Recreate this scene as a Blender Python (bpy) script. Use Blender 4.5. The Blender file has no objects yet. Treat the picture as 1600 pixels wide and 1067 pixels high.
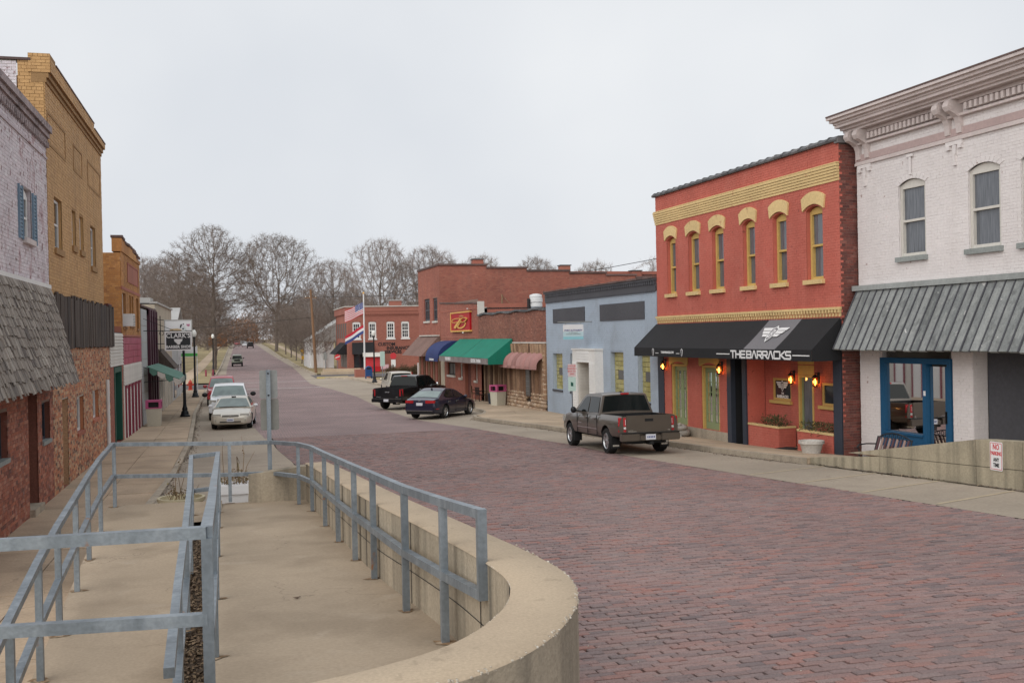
import bpy, bmesh, math, random
import numpy as np
from mathutils import Vector, Matrix
random.seed(7)
rng = np.random.default_rng(7)
SC = bpy.context.scene
COL = SC.collection
R = math.radians

# ------------------------------------------------------------------ camera
EYE = Vector((0.0, 0.0, 3.6))
YAW, PITCH, ROLL, LENS = 0.26131, 0.00629, 0.02, 36.0
cr, sr = math.cos(ROLL), math.sin(ROLL)
right_w = Vector((math.cos(YAW), -math.sin(YAW), 0))
fwd_w = Vector((math.sin(YAW) * math.cos(PITCH), math.cos(YAW) * math.cos(PITCH), -math.sin(PITCH)))
up_w = right_w.cross(fwd_w)
cam_x = cr * right_w - sr * up_w
cam_y = sr * right_w + cr * up_w
cam_z = -fwd_w
cam_data = bpy.data.cameras.new('street_camera')
cam_data.lens, cam_data.sensor_width = LENS, 36.0
cam_data.clip_start, cam_data.clip_end = 0.1, 4000.0
cam = bpy.data.objects.new('street_camera', cam_data)
cam.matrix_world = Matrix(((cam_x.x, cam_y.x, cam_z.x, EYE.x), (cam_x.y, cam_y.y, cam_z.y, EYE.y),
                           (cam_x.z, cam_y.z, cam_z.z, EYE.z), (0, 0, 0, 1)))
COL.objects.link(cam)
SC.camera = cam

# ------------------------------------------------------------------ overcast sky and soft sun
SUN_ELEV, SUN_AZ = R(30), R(226)          # azimuth measured clockwise from +Y
world = bpy.data.worlds.new('World')
SC.world = world
world.use_nodes = True
wt = world.node_tree
wt.nodes.clear()
w_out = wt.nodes.new('ShaderNodeOutputWorld')
w_bg = wt.nodes.new('ShaderNodeBackground')
w_sky = wt.nodes.new('ShaderNodeTexSky')
w_sky.sky_type = 'NISHITA'
w_sky.sun_disc = False
w_sky.sun_elevation, w_sky.sun_rotation = SUN_ELEV, SUN_AZ
w_sky.dust_density = 4.0
w_hsv = wt.nodes.new('ShaderNodeHueSaturation')
w_hsv.inputs['Saturation'].default_value = 0.25
w_tc = wt.nodes.new('ShaderNodeTexCoord')
w_noise = wt.nodes.new('ShaderNodeTexNoise')
w_noise.inputs['Scale'].default_value = 2.2
w_noise.inputs['Detail'].default_value = 4.0
w_ramp = wt.nodes.new('ShaderNodeValToRGB')
w_ramp.color_ramp.elements[0].position, w_ramp.color_ramp.elements[0].color = 0.36, (6.95, 7.25, 7.7, 1)
w_ramp.color_ramp.elements[1].position, w_ramp.color_ramp.elements[1].color = 0.64, (8.05, 8.25, 8.5, 1)
w_mix = wt.nodes.new('ShaderNodeMixRGB')
w_mix.inputs['Fac'].default_value = 0.93
w_bg.inputs['Strength'].default_value = 0.0795
wt.links.new(w_sky.outputs[0], w_hsv.inputs['Color'])
wt.links.new(w_tc.outputs['Generated'], w_noise.inputs['Vector'])
wt.links.new(w_noise.outputs['Fac'], w_ramp.inputs[0])
wt.links.new(w_hsv.outputs[0], w_mix.inputs[1])
wt.links.new(w_ramp.outputs[0], w_mix.inputs[2])
wt.links.new(w_mix.outputs[0], w_bg.inputs['Color'])
wt.links.new(w_bg.outputs[0], w_out.inputs[0])
sun_data = bpy.data.lights.new('sun', 'SUN')
sun_data.energy, sun_data.angle, sun_data.color = 1.5, R(85), (1.0, 0.97, 0.92)
sun = bpy.data.objects.new('sun', sun_data)
sun_dir = Vector((math.sin(SUN_AZ) * math.cos(SUN_ELEV), math.cos(SUN_AZ) * math.cos(SUN_ELEV), math.sin(SUN_ELEV)))
sun.rotation_euler = sun_dir.to_track_quat('Z', 'Y').to_euler()
sun.location = (0, -10, 40)
COL.objects.link(sun)
SC.view_settings.view_transform = 'Standard'
SC.view_settings.look = 'None'
SC.view_settings.exposure = 0.45
SC.view_settings.gamma = 1.0
SC.view_settings.use_curve_mapping = False
SC.cycles.max_bounces = 6
SC.cycles.transparent_max_bounces = 8
SC.cycles.use_denoising = True
SC.cycles.sample_clamp_indirect = 4.0

# ------------------------------------------------------------------ helpers
def sight(p):
    """Distance along the view axis and whether a world point is inside the frame."""
    d = Vector(p) - EYE
    z = d.dot(fwd_w)
    if z < 0.2:
        return z, False
    u, v = d.dot(cam_x) / z, d.dot(cam_y) / z
    return z, abs(u) < 0.5 and abs(v) < 0.3335


ORG = {}          # thing name -> origin its world-built parts are measured from (None: parts are local)


def thing(name, label, cat, loc=(0, 0, 0), rotz=0.0, group=None, local=False):
    o = bpy.data.objects.new(name, None)
    o.empty_display_size = 0.3
    COL.objects.link(o)
    o.location = loc
    o.rotation_euler = (0, 0, rotz)
    o['label'], o['category'] = label, cat
    if group:
        o['group'] = group
    ORG[o.name] = None if local else Vector(loc)
    return o


def tag(o, label, cat, group=None):
    o['label'], o['category'] = label, cat
    if group:
        o['group'] = group
    return o


def kindof(o, k):
    o['kind'] = k
    return o


class M:
    """Collects polygons, then links them as one mesh object."""
    def __init__(s):
        s.v, s.f, s.m = [], [], []

    def add(s, verts, faces, mat=0):
        b = len(s.v)
        s.v.extend([tuple(p) for p in verts])
        s.f.extend([tuple(i + b for i in f) for f in faces])
        s.m.extend([mat] * len(faces))

    def hexa(s, p, mat=0, back=True):
        """p: 8 points, bottom ring 0-3 then top ring 4-7."""
        f = [(0, 1, 2, 3), (7, 6, 5, 4), (0, 4, 5, 1), (1, 5, 6, 2), (2, 6, 7, 3), (3, 7, 4, 0)]
        s.add(p, f if back else f[1:], mat)

    def box(s, x0, x1, y0, y1, z0, z1, mat=0, T=None):
        p = [(x0, y0, z0), (x1, y0, z0), (x1, y1, z0), (x0, y1, z0), (x0, y0, z1), (x1, y0, z1), (x1, y1, z1), (x0, y1, z1)]
        s.hexa([T(*q) for q in p] if T else p, mat)

    def quad(s, a, b, c, d, mat=0):
        s.add([a, b, c, d], [(0, 1, 2, 3)], mat)

    def prism(s, pts, d0, d1, T, mat=0):
        """pts: 2-D outline (a, b); T(a, depth, b) -> world."""
        n = len(pts)
        v = [T(a, d0, b) for a, b in pts] + [T(a, d1, b) for a, b in pts]
        f = [tuple(range(n)), tuple(range(2 * n - 1, n - 1, -1))]
        f += [(i, (i + 1) % n, n + (i + 1) % n, n + i) for i in range(n)]
        s.add(v, f, mat)

    def tube(s, pts, r, n=8, mat=0, caps=True, phase=0.0):
        pts = [Vector(p) for p in pts]
        if not hasattr(r, '__len__'):
            r = [r] * len(pts)
        rings = []
        ref = None
        for i, p in enumerate(pts):
            a = pts[max(0, i - 1)]
            b = pts[min(len(pts) - 1, i + 1)]
            t = (b - a).normalized()
            if ref is None:
                ref = Vector((0, 0, 1)) if abs(t.z) < 0.9 else Vector((1, 0, 0))
            x = t.cross(ref).normalized()
            y = x.cross(t)
            k = 1.0
            if 0 < i < len(pts) - 1:
                c = (pts[i] - pts[i - 1]).normalized().dot((pts[i + 1] - pts[i]).normalized())
                k = min(1.6, 1.0 / max(0.5, math.sqrt((1 + c) / 2)))
            rings.append([p + (x * math.cos(2 * math.pi * j / n + phase) + y * math.sin(2 * math.pi * j / n + phase)) * r[i] * k for j in range(n)])
        v = [q for g in rings for q in g]
        f = []
        for i in range(len(pts) - 1):
            for j in range(n):
                f.append((i * n + j, i * n + (j + 1) % n, (i + 1) * n + (j + 1) % n, (i + 1) * n + j))
        if caps:
            f.append(tuple(range(n - 1, -1, -1)))
            f.append(tuple(range((len(pts) - 1) * n, len(pts) * n)))
        s.add(v, f, mat)

    def beam(s, a, b, w, h, mat=0, up=(0, 0, 1)):
        """Square bar from a to b, w wide and h high, centred on the line."""
        a, b = Vector(a), Vector(b)
        t = (b - a).normalized()
        u = Vector(up)
        if abs(t.dot(u)) > 0.95:
            u = Vector((0, 1, 0))
        x = t.cross(u).normalized() * (w / 2)
        y = x.cross(t).normalized() * (h / 2)
        s.hexa([a - x - y, a + x - y, a + x + y, a - x + y, b - x - y, b + x - y, b + x + y, b - x + y], mat)

    def lathe(s, prof, n=16, c=(0, 0, 0), mat=0, T=None, caps=True):
        v = []
        for r, z in prof:
            for j in range(n):
                t = 2 * math.pi * j / n
                q = (c[0] + r * math.cos(t), c[1] + r * math.sin(t), c[2] + z)
                v.append(T(*q) if T else q)
        f = []
        for i in range(len(prof) - 1):
            for j in range(n):
                f.append((i * n + j, i * n + (j + 1) % n, (i + 1) * n + (j + 1) % n, (i + 1) * n + j))
        if caps:
            f.append(tuple(range(n - 1, -1, -1)))
            f.append(tuple(range((len(prof) - 1) * n, len(prof) * n)))
        s.add(v, f, mat)

    def grid(s, rows, mat=0, close_u=False):
        nu = len(rows[0])
        v = [q for r in rows for q in r]
        f = []
        for i in range(len(rows) - 1):
            for j in range(nu if close_u else nu - 1):
                f.append((i * nu + j, i * nu + (j + 1) % nu, (i + 1) * nu + (j + 1) % nu, (i + 1) * nu + j))
        s.add(v, f, mat)

    def blob(s, c, r, n=8, mat=0, jit=0.0):
        rows = []
        for i in range(n // 2 + 1):
            th = math.pi * i / (n // 2)
            rows.append([(c[0] + r[0] * math.sin(th) * math.cos(2 * math.pi * j / n) * (1 + jit * (random.random() - .5)),
                          c[1] + r[1] * math.sin(th) * math.sin(2 * math.pi * j / n) * (1 + jit * (random.random() - .5)),
                          c[2] + r[2] * math.cos(th) * (1 + jit * (random.random() - .5))) for j in range(n)])
        s.grid(rows, mat, True)

    def data(s, name, mats, org=None, smooth=None, fix=False):
        me = bpy.data.meshes.new(name)
        v = np.array(s.v, dtype=np.float32).reshape(-1, 3)
        if org is not None:
            v = v - np.array(org, dtype=np.float32)
        n = len(s.f)
        tot = np.fromiter((len(f) for f in s.f), dtype=np.int32, count=n)
        idx = np.fromiter((i for f in s.f for i in f), dtype=np.int32, count=int(tot.sum()))
        start = np.concatenate(([0], np.cumsum(tot)[:-1])).astype(np.int32)
        me.vertices.add(len(v))
        me.vertices.foreach_set('co', v.ravel())
        me.loops.add(len(idx))
        me.loops.foreach_set('vertex_index', idx)
        me.polygons.add(n)
        me.polygons.foreach_set('loop_start', start)
        me.polygons.foreach_set('loop_total', tot)
        me.polygons.foreach_set('material_index', np.array(s.m, dtype=np.int32))
        for m in (mats if isinstance(mats, (list, tuple)) else [mats]):
            me.materials.append(m)
        me.update(calc_edges=True)
        me.validate()
        if fix:
            bm = bmesh.new()
            bm.from_mesh(me)
            bmesh.ops.recalc_face_normals(bm, faces=bm.faces)
            bm.to_mesh(me)
            bm.free()
        if smooth is None:
            me.polygons.foreach_set('use_smooth', np.zeros(n, dtype=bool))
        else:
            me.polygons.foreach_set('use_smooth', np.ones(n, dtype=bool))
            if smooth < 180:
                me.set_sharp_from_angle(angle=R(smooth))
        return me

    def build(s, name, mats, parent=None, smooth=None, fix=False, kind=None, label=None):
        root = parent
        while root is not None and root.parent is not None:
            root = root.parent
        org = ORG.get(root.name) if root is not None else None
        o = bpy.data.objects.new(name, s.data(name, mats, org, smooth, fix))
        COL.objects.link(o)
        if parent is not None:
            o.parent = parent
        if kind:
            o['kind'] = kind
        if label:
            o['label'] = label
        return o


def dup(root, loc=None, rotz=None, label=None, group=None):
    r = root.copy()
    COL.objects.link(r)
    ORG[r.name] = ORG.get(root.name)
    if loc is not None:
        r.location = loc
    if rotz is not None:
        r.rotation_euler = (0, 0, rotz)
    if label:
        r['label'] = label
    if group:
        r['group'] = group
    for ch in list(root.children):
        c = ch.copy()
        COL.objects.link(c)
        c.parent = r
        for g in list(ch.children):
            d = g.copy()
            COL.objects.link(d)
            d.parent = c
    return r


def text_mesh(txt, size, T, depth=0.01, align='CENTER', bold=0.0, sx=1.0, shear=0.0):
    """Lettering as an M: T(a, depth, b) places the flat letters."""
    cu = bpy.data.curves.new('lettering', 'FONT')
    cu.body, cu.size, cu.align_x, cu.align_y = txt, size, align, 'CENTER'
    cu.extrude, cu.offset, cu.shear = depth / 2, bold, shear
    cu.resolution_u = 2
    o = bpy.data.objects.new('lettering', cu)
    COL.objects.link(o)
    dg = bpy.context.evaluated_depsgraph_get()
    me = o.evaluated_get(dg).to_mesh()
    m = M()
    m.add([T(v.co.x * sx, v.co.z, v.co.y) for v in me.vertices], [tuple(p.vertices) for p in me.polygons])
    o.evaluated_get(dg).to_mesh_clear()
    bpy.data.objects.remove(o)
    bpy.data.curves.remove(cu)
    return m


def strokes(m, lines, T, w, d=0.012, mat=0):
    """Flat strokes of width w along 2-D polylines, T(a, depth, b)."""
    for ln in lines:
        for (a0, b0), (a1, b1) in zip(ln[:-1], ln[1:]):
            L = math.hypot(a1 - a0, b1 - b0) or 1e-6
            ux, uy = (a1 - a0) / L, (b1 - b0) / L
            e = w * 0.45
            px, py = -uy * w / 2, ux * w / 2
            q = [(a0 - ux * e + px, b0 - uy * e + py), (a0 - ux * e - px, b0 - uy * e - py),
                 (a1 + ux * e - px, b1 + uy * e - py), (a1 + ux * e + px, b1 + uy * e + py)]
            m.prism(q, 0, d + random.random() * 0.002, T, mat)


# facade frames: (s along the street = Y, o outward into the street, z)
LX = -4.4
KR = math.tan(R(2.42))
CR, SR = math.cos(R(2.42)), math.sin(R(2.42))


def FL(s, o, z):
    return (LX + o, s, z)


def right_frame(x0=17.2):
    return lambda s, o, z: (x0 - KR * s - o * CR, s - o * SR, z)


FR = right_frame(17.2)
FW = right_frame(17.7)


def plane_frame(origin, along, out):
    o, a, n = Vector(origin), Vector(along).normalized(), Vector(out).normalized()
    return lambda s, d, z: tuple(o + a * s + n * d + Vector((0, 0, z)))


def lerp(tab, y):
    return float(np.interp(y, [t[0] for t in tab], [t[1] for t in tab]))


_YS = np.array([-60, -10, 7, 18, 29, 38, 48, 59, 75, 110, 166, 310, 500, 900.])
_ZS = np.array([2.6, 1.8, 1.0, .47, -.05, -.27, -.41, -.56, -.62, -.62, -.49, 1.5, 3.0, 4.0])
_yy = np.arange(-60, 900, 1.0)
_zz = np.interp(_yy, _YS, _ZS)
_zz = np.convolve(np.pad(_zz, 3, mode='edge'), np.ones(7) / 7, mode='valid')


def zr(y):
    """Height of the street surface."""
    return float(np.interp(y, _yy, _zz))


def split_wall(m, F, s0, s1, z0, z1, ops, o=0.0, mat=0):
    """A flat wall with rectangular holes, cut into a grid of quads."""
    ss = sorted({s0, s1, *[min(max(a, s0), s1) for q in ops for a in q[:2]]})
    zs = sorted({z0, z1, *[min(max(a, z0), z1) for q in ops for a in q[2:4]]})
    for i in range(len(ss) - 1):
        for j in range(len(zs) - 1):
            cs, cz = (ss[i] + ss[i + 1]) / 2, (zs[j] + zs[j + 1]) / 2
            if any(q[0] < cs < q[1] and q[2] < cz < q[3] for q in ops):
                continue
            m.quad(F(ss[i], o, zs[j]), F(ss[i + 1], o, zs[j]), F(ss[i + 1], o, zs[j + 1]), F(ss[i], o, zs[j + 1]), mat)


def reveals(m, F, ops, depth, o=0.0, mat=0):
    for q in ops:
        a, b, c, d = q[:4]
        m.quad(F(a, o, c), F(a, o, d), F(a, -depth, d), F(a, -depth, c), mat)
        m.quad(F(b, o, c), F(b, o, d), F(b, -depth, d), F(b, -depth, c), mat)
        m.quad(F(a, o, d), F(b, o, d), F(b, -depth, d), F(a, -depth, d), mat)
        m.quad(F(a, o, c), F(b, o, c), F(b, -depth, c), F(a, -depth, c), mat)


_brick_unit = {}


def brick_unit(mat):
    if mat.name not in _brick_unit:
        m = M()
        m.box(-.5, .5, -.5, .5, -.5, .5)
        _brick_unit[mat.name] = m.data('brick', mat)
    return _brick_unit[mat.name]


def brick_wall(th, F, s0, s1, z0, z1, ops, bmat, mmat, n_ind=0, bl=0.205, pitch=0.0762, proud=0.008, depth=0.2,
               top=None, name='wall', base=None, rev=None):
    """Mortar wall with openings plus every brick as geometry; the n_ind bricks seen largest are parts of their own."""
    w = M()
    split_wall(w, F, s0, s1, z0, z1, ops, 0.0, 0)
    reveals(w, F, ops, depth, 0.0, 1)
    wall = w.build(name, [mmat, rev or bmat], th)
    cells = []
    nrow = int((z1 - z0) / pitch + 0.999)
    for r in range(nrow):
        b0, b1 = z0 + r * pitch + 0.004, min(z1, z0 + (r + 1) * pitch - 0.005)
        if b1 - b0 < 0.02:
            continue
        mid = (b0 + b1) / 2
        header = r % 6 == 5
        step = (bl / 2 if header else bl) + 0.009
        off = (r % 2) * step * 0.5 + random.random() * 0.01
        s = s0 - off
        blocks = sorted([(q[0], q[1]) for q in ops if q[2] - 0.03 < mid < q[3] + 0.03])
        while s < s1:
            a, b = max(s, s0) + 0.0045, min(s + step, s1) - 0.0045
            s += step
            segs = [(a, b)]
            for q0, q1 in blocks:
                nx = []
                for (c, d) in segs:
                    if q1 <= c or q0 >= d:
                        nx.append((c, d))
                    else:
                        if q0 - c > 0.02:
                            nx.append((c, q0))
                        if d - q1 > 0.02:
                            nx.append((q1, d))
                segs = nx
            for c, d in segs:
                if d - c < 0.025:
                    continue
                if base is not None and mid < base((c + d) / 2):
                    continue
                if top is not None and b1 > top((c + d) / 2):
                    continue
                cells.append((c, d, b0, b1, proud + random.uniform(-.003, .003)))
    ind = set()
    if n_ind:
        seen = []
        for i, (c, d, b0, b1, o) in enumerate(cells):
            dist, vis = sight(F((c + d) / 2, o, (b0 + b1) / 2))
            if vis and d - c > bl * 0.8:
                seen.append((dist, i))
        seen.sort()
        ind = {i for _, i in seen[:n_ind]}
    m = M()
    for i, (c, d, b0, b1, o) in enumerate(cells):
        if i in ind:
            continue
        p = [F(c, -.015, b0), F(d, -.015, b0), F(d, o, b0), F(c, o, b0), F(c, -.015, b1), F(d, -.015, b1), F(d, o, b1), F(c, o, b1)]
        b = len(m.v)
        m.v.extend(p)
        m.f.extend([(b + 3, b + 2, b + 6, b + 7), (b, b + 3, b + 7, b + 4), (b + 1, b + 5, b + 6, b + 2), (b + 4, b + 7, b + 6, b + 5), (b, b + 1, b + 2, b + 3)])
        m.m.extend([0] * 5)
    if m.f:
        m.build('brickwork', bmat, wall, kind='stuff')
    if ind:
        org = ORG.get(th.name) or Vector((0, 0, 0))
        a0, a1 = Vector(F(0, 0, 0)), Vector(F(1, 0, 0))
        ang = math.atan2(a1.y - a0.y, a1.x - a0.x)
        unit = brick_unit(bmat)
        for i in sorted(ind):
            c, d, b0, b1, o = cells[i]
            ob = bpy.data.objects.new('brick', unit)
            ctr = Vector(F((c + d) / 2, (o - .03) / 2, (b0 + b1) / 2)) - org
            ob.location = ctr
            ob.rotation_euler = (0, 0, ang)
            ob.scale = (d - c, o + .03, b1 - b0)
            ob.parent = wall
            COL.objects.link(ob)
    return wall


def arc_pts(sc, half, z, rise, n=8):
    """Points of a segmental arch from left to right: centre sc, spring line z."""
    if rise < 1e-4:
        return [(sc - half, z), (sc + half, z)]
    r = (half * half + rise * rise) / (2 * rise)
    a = math.asin(min(1, half / r))
    return [(sc + r * math.sin(-a + 2 * a * i / n), z + rise - r + r * math.cos(-a + 2 * a * i / n)) for i in range(n + 1)]


def window(th, F, s0, s1, z0, z1, back=0.1, fw=0.06, fmat=None, gmat=None, smat=None, sill=None, nx=1, nz=1, meet=True,
           rise=0.0, fd=0.05, label=None, blind=None, sillh=0.1, silldepth=0.07, bar=0.025):
    """Sash window set back in its opening: frame with its panes and its sill as sub-parts."""
    m = M()
    o0, o1 = -back - fd, -back
    m.box(s0, s0 + fw, o0, o1, z0, z1, 0, F)
    m.box(s1 - fw, s1, o0, o1, z0, z1, 0, F)
    m.box(s0 + fw, s1 - fw, o0, o1, z0, z0 + fw, 0, F)
    m.box(s0 + fw, s1 - fw, o0, o1, z1 - fw, z1, 0, F)
    zm = (z0 + z1) / 2
    if meet:
        m.box(s0 + fw, s1 - fw, o0, o1 - 0.005, zm - fw * .35, zm + fw * .35, 0, F)
    if rise:
        a = arc_pts((s0 + s1) / 2, (s1 - s0) / 2, z1, rise)
        m.prism(a, o0, o1 - .003, F, 0)
    for i in range(1, nx):
        x = s0 + fw + (s1 - s0 - 2 * fw) * i / nx
        m.box(x - bar / 2, x + bar / 2, o0 + .01, o1 - .008, z0 + fw, z1 - fw, 0, F)
    for i in range(1, nz):
        z = z0 + fw + (z1 - z0 - 2 * fw) * i / nz
        if meet and abs(z - zm) < 0.05:
            continue
        m.box(s0 + fw, s1 - fw, o0 + .012, o1 - .01, z - bar / 2, z + bar / 2, 0, F)
    win = m.build('window', fmat, th, label=label)
    halves = [(z0 + fw, zm), (zm, z1 - fw)] if meet else [(z0 + fw, z1 - fw)]
    for k, (a, b) in enumerate(halves):
        p = M()
        dd = -back - fd * (0.75 if k == 0 else 0.5)
        p.box(s0 + fw * .8, s1 - fw * .8, dd - .006, dd, a, b, 0, F)
        p.build('pane', gmat, win)
    if blind:
        b = M()
        zb = z1 - fw - (z1 - z0) * blind[0]
        b.box(s0 + fw, s1 - fw, -back - fd - .03, -back - fd - .01, zb, z1 - fw, 0, F)
        b.build('blind', blind[1], win)
    if smat:
        q = M()
        q.box(s0 - .08, s1 + .08, -back, silldepth, z0 - sillh, z0 - .003, 0, F)
        q.build('sill', smat, win)
    return win
# ------------------------------------------------------------------ materials
def srgb(r, g, b):
    f = lambda c: (c / 255 / 12.92) if c <= 10 else ((c / 255 + 0.055) / 1.055) ** 2.4
    return (f(r), f(g), f(b))


def mat(name, cols, rough=0.85, metal=0.0, big=(0.6, 0.25), fine=(25, 0.2), streak=None, bump=None, patch=None, patch2=None,
        spec=0.35, coat=0.0, rnd=0.0, stretch=None, crack=None):
    m = bpy.data.materials.new(name)
    m.use_nodes = True
    t = m.node_tree
    N, L = t.nodes, t.links
    b = N['Principled BSDF']
    b.inputs['Roughness'].default_value = rough
    b.inputs['Metallic'].default_value = metal
    b.inputs['Specular IOR Level'].default_value = spec
    if coat:
        b.inputs['Coat Weight'].default_value = coat
        b.inputs['Coat Roughness'].default_value = 0.06
    geo = N.new('ShaderNodeNewGeometry')
    pos = geo.outputs['Position']
    if stretch:
        mp = N.new('ShaderNodeMapping')
        mp.inputs['Scale'].default_value = stretch
        L.new(pos, mp.inputs['Vector'])
        pos = mp.outputs[0]

    def noise(scale, detail=4, vec=None, dist=0.0):
        n = N.new('ShaderNodeTexNoise')
        n.inputs['Scale'].default_value = scale
        n.inputs['Detail'].default_value = detail
        n.inputs['Distortion'].default_value = dist
        L.new(vec or pos, n.inputs['Vector'])
        return n.outputs['Fac']

    def rng_map(fac, lo, hi, a=0.25, c=0.75):
        r = N.new('ShaderNodeMapRange')
        r.inputs['From Min'].default_value, r.inputs['From Max'].default_value = a, c
        r.inputs['To Min'].default_value, r.inputs['To Max'].default_value = lo, hi
        L.new(fac, r.inputs['Value'])
        return r.outputs[0]

    def rand():
        oi = N.new('ShaderNodeObjectInfo')
        ad = N.new('ShaderNodeMath')
        ad.operation = 'ADD'
        L.new(oi.outputs['Random'], ad.inputs[0])
        L.new(geo.outputs['Random Per Island'], ad.inputs[1])
        fr = N.new('ShaderNodeMath')
        fr.operation = 'FRACT'
        L.new(ad.outputs[0], fr.inputs[0])
        return fr.outputs[0]

    if isinstance(cols, list):
        rp = N.new('ShaderNodeValToRGB')
        e = rp.color_ramp.elements
        while len(e) < len(cols):
            e.new(0.5)
        for i, c in enumerate(cols):
            e[i].position = i / (len(cols) - 1)
            e[i].color = (*c, 1)
        L.new(rand(), rp.inputs[0])
        col = rp.outputs[0]
    else:
        rgb = N.new('ShaderNodeRGB')
        rgb.outputs[0].default_value = (*cols, 1)
        col = rgb.outputs[0]

    def mixc(fac, a, c, mode='MIX'):
        x = N.new('ShaderNodeMixRGB')
        x.blend_type = mode
        if isinstance(fac, float):
            x.inputs[0].default_value = fac
        else:
            L.new(fac, x.inputs[0])
        L.new(a, x.inputs[1])
        if isinstance(c, tuple):
            x.inputs[2].default_value = (*c, 1)
        else:
            L.new(c, x.inputs[2])
        return x.outputs[0]

    def scale_by(col, fac):
        v = N.new('ShaderNodeVectorMath')
        v.operation = 'SCALE'
        L.new(col, v.inputs[0])
        L.new(fac, v.inputs['Scale'])
        return v.outputs[0]

    if rnd:
        col = scale_by(col, rng_map(rand(), 1 - rnd, 1 + rnd, 0, 1))
    for p in (patch, patch2):
        if p:                                    # (scale, colour, threshold, softness, strength)
            f = rng_map(noise(p[0], 6, None, 0.4), 0, p[4], p[2], p[2] + p[3])
            col = mixc(f, col, p[1])
    if crack:                                    # (scale, width)
        vo = N.new('ShaderNodeTexVoronoi')
        vo.feature = 'DISTANCE_TO_EDGE'
        vo.inputs['Scale'].default_value = crack[0]
        nv = N.new('ShaderNodeTexNoise')
        nv.inputs['Scale'].default_value, nv.inputs['Detail'].default_value = 1.3, 6
        L.new(pos, nv.inputs['Vector'])
        va = N.new('ShaderNodeVectorMath')
        va.operation = 'MULTIPLY_ADD'
        va.inputs[1].default_value = (1.6, 1.6, 1.6)
        L.new(nv.outputs['Color'], va.inputs[0])
        L.new(pos, va.inputs[2])
        L.new(va.outputs[0], vo.inputs['Vector'])
        f = rng_map(vo.outputs['Distance'], .5, 0, 0, crack[1])
        gate = N.new('ShaderNodeMath')
        gate.operation = 'MULTIPLY'
        L.new(f, gate.inputs[0])
        L.new(rng_map(noise(.5, 2), 0, 1, .5, .56), gate.inputs[1])
        col = mixc(gate.outputs[0], col, (.10, .08, .06))
    if streak:                                   # (amount, colour, horizontal scale)
        mp2 = N.new('ShaderNodeMapping')
        mp2.inputs['Scale'].default_value = (streak[2], streak[2], streak[2] * 0.06)
        L.new(geo.outputs['Position'], mp2.inputs['Vector'])
        f = rng_map(noise(1.0, 5, mp2.outputs[0]), 0, streak[0], 0.45, 0.75)
        col = mixc(f, col, streak[1])
    if big:
        col = scale_by(col, rng_map(noise(big[0], 5), 1 - big[1], 1 + big[1]))
    if fine:
        col = scale_by(col, rng_map(noise(fine[0], 3), 1 - fine[1], 1 + fine[1]))
    L.new(col, b.inputs['Base Color'])
    if bump:
        bp = N.new('ShaderNodeBump')
        bp.inputs['Strength'].default_value = bump[1]
        bp.inputs['Distance'].default_value = 0.02
        L.new(noise(bump[0], 5), bp.inputs['Height'])
        L.new(bp.outputs[0], b.inputs['Normal'])
    return m


def glass(name, tint=(0.02, 0.025, 0.03), rough=0.03, spec=0.6):
    m = mat(name, tint, rough, 0, big=None, fine=None, spec=spec, bump=(1.6, .12))
    return m


def clear_glass(name, tint=(0.85, 0.9, 0.9), refl=0.12):
    m = bpy.data.materials.new(name)
    m.use_nodes = True
    t = m.node_tree
    N, L = t.nodes, t.links
    N.clear()
    out = N.new('ShaderNodeOutputMaterial')
    mix = N.new('ShaderNodeMixShader')
    tr = N.new('ShaderNodeBsdfTransparent')
    tr.inputs[0].default_value = (*tint, 1)
    gl = N.new('ShaderNodeBsdfGlossy')
    gl.inputs['Roughness'].default_value = 0.02
    fr = N.new('ShaderNodeFresnel')
    fr.inputs['IOR'].default_value = 1.45
    ad = N.new('ShaderNodeMath')
    ad.operation = 'ADD'
    ad.inputs[1].default_value = refl
    L.new(fr.outputs[0], ad.inputs[0])
    L.new(ad.outputs[0], mix.inputs[0])
    L.new(tr.outputs[0], mix.inputs[1])
    L.new(gl.outputs[0], mix.inputs[2])
    L.new(mix.outputs[0], out.inputs[0])
    return m


def lamp_mat(name, col, power):
    m = bpy.data.materials.new(name)
    m.use_nodes = True
    b = m.node_tree.nodes['Principled BSDF']
    b.inputs['Base Color'].default_value = (*col, 1)
    b.inputs['Emission Color'].default_value = (*col, 1)
    b.inputs['Emission Strength'].default_value = power
    return m


MAT = {}
MAT['paver'] = mat('brick_paver', [(.155, .12, .12), (.24, .152, .138), (.27, .176, .163), (.21, .15, .145), (.285, .145, .122), (.25, .18, .167), (.175, .13, .128), (.245, .16, .147)],
                   0.7, big=(0.3, 0.13), fine=(60, 0.25), bump=(45, 0.35), patch=(0.45, (.25, .2, .185), 0.52, 0.25, 0.4))
MAT['paver_joint'] = mat('paver_joint_soil', (.055, .045, .04), 0.95, big=(1, .3), fine=(40, .4))
MAT['lane'] = mat('worn_concrete_lane', (.34, .285, .225), 0.9, big=(0.25, 0.18), fine=(18, 0.12), bump=(60, .15),
                  patch=(0.7, (.25, .205, .165), 0.52, 0.2, 0.6), patch2=(3.0, (.42, .36, .29), 0.58, 0.2, 0.4), crack=(.3, .006))
MAT['walk'] = mat('pavement_concrete', (.45, .345, .245), 0.9, big=(0.5, 0.16), fine=(22, 0.12), bump=(50, .15),
                  patch=(0.9, (.29, .225, .165), 0.5, 0.2, 0.55), patch2=(5.0, (.5, .41, .32), 0.6, 0.15, 0.4), rnd=0.08, crack=(.35, .006))
MAT['kerb'] = mat('kerb_concrete', (.40, .34, .265), 0.9, big=(0.8, 0.25), fine=(25, 0.2), bump=(40, .3), streak=(0.5, (.16, .14, .12), 3.0))
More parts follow.
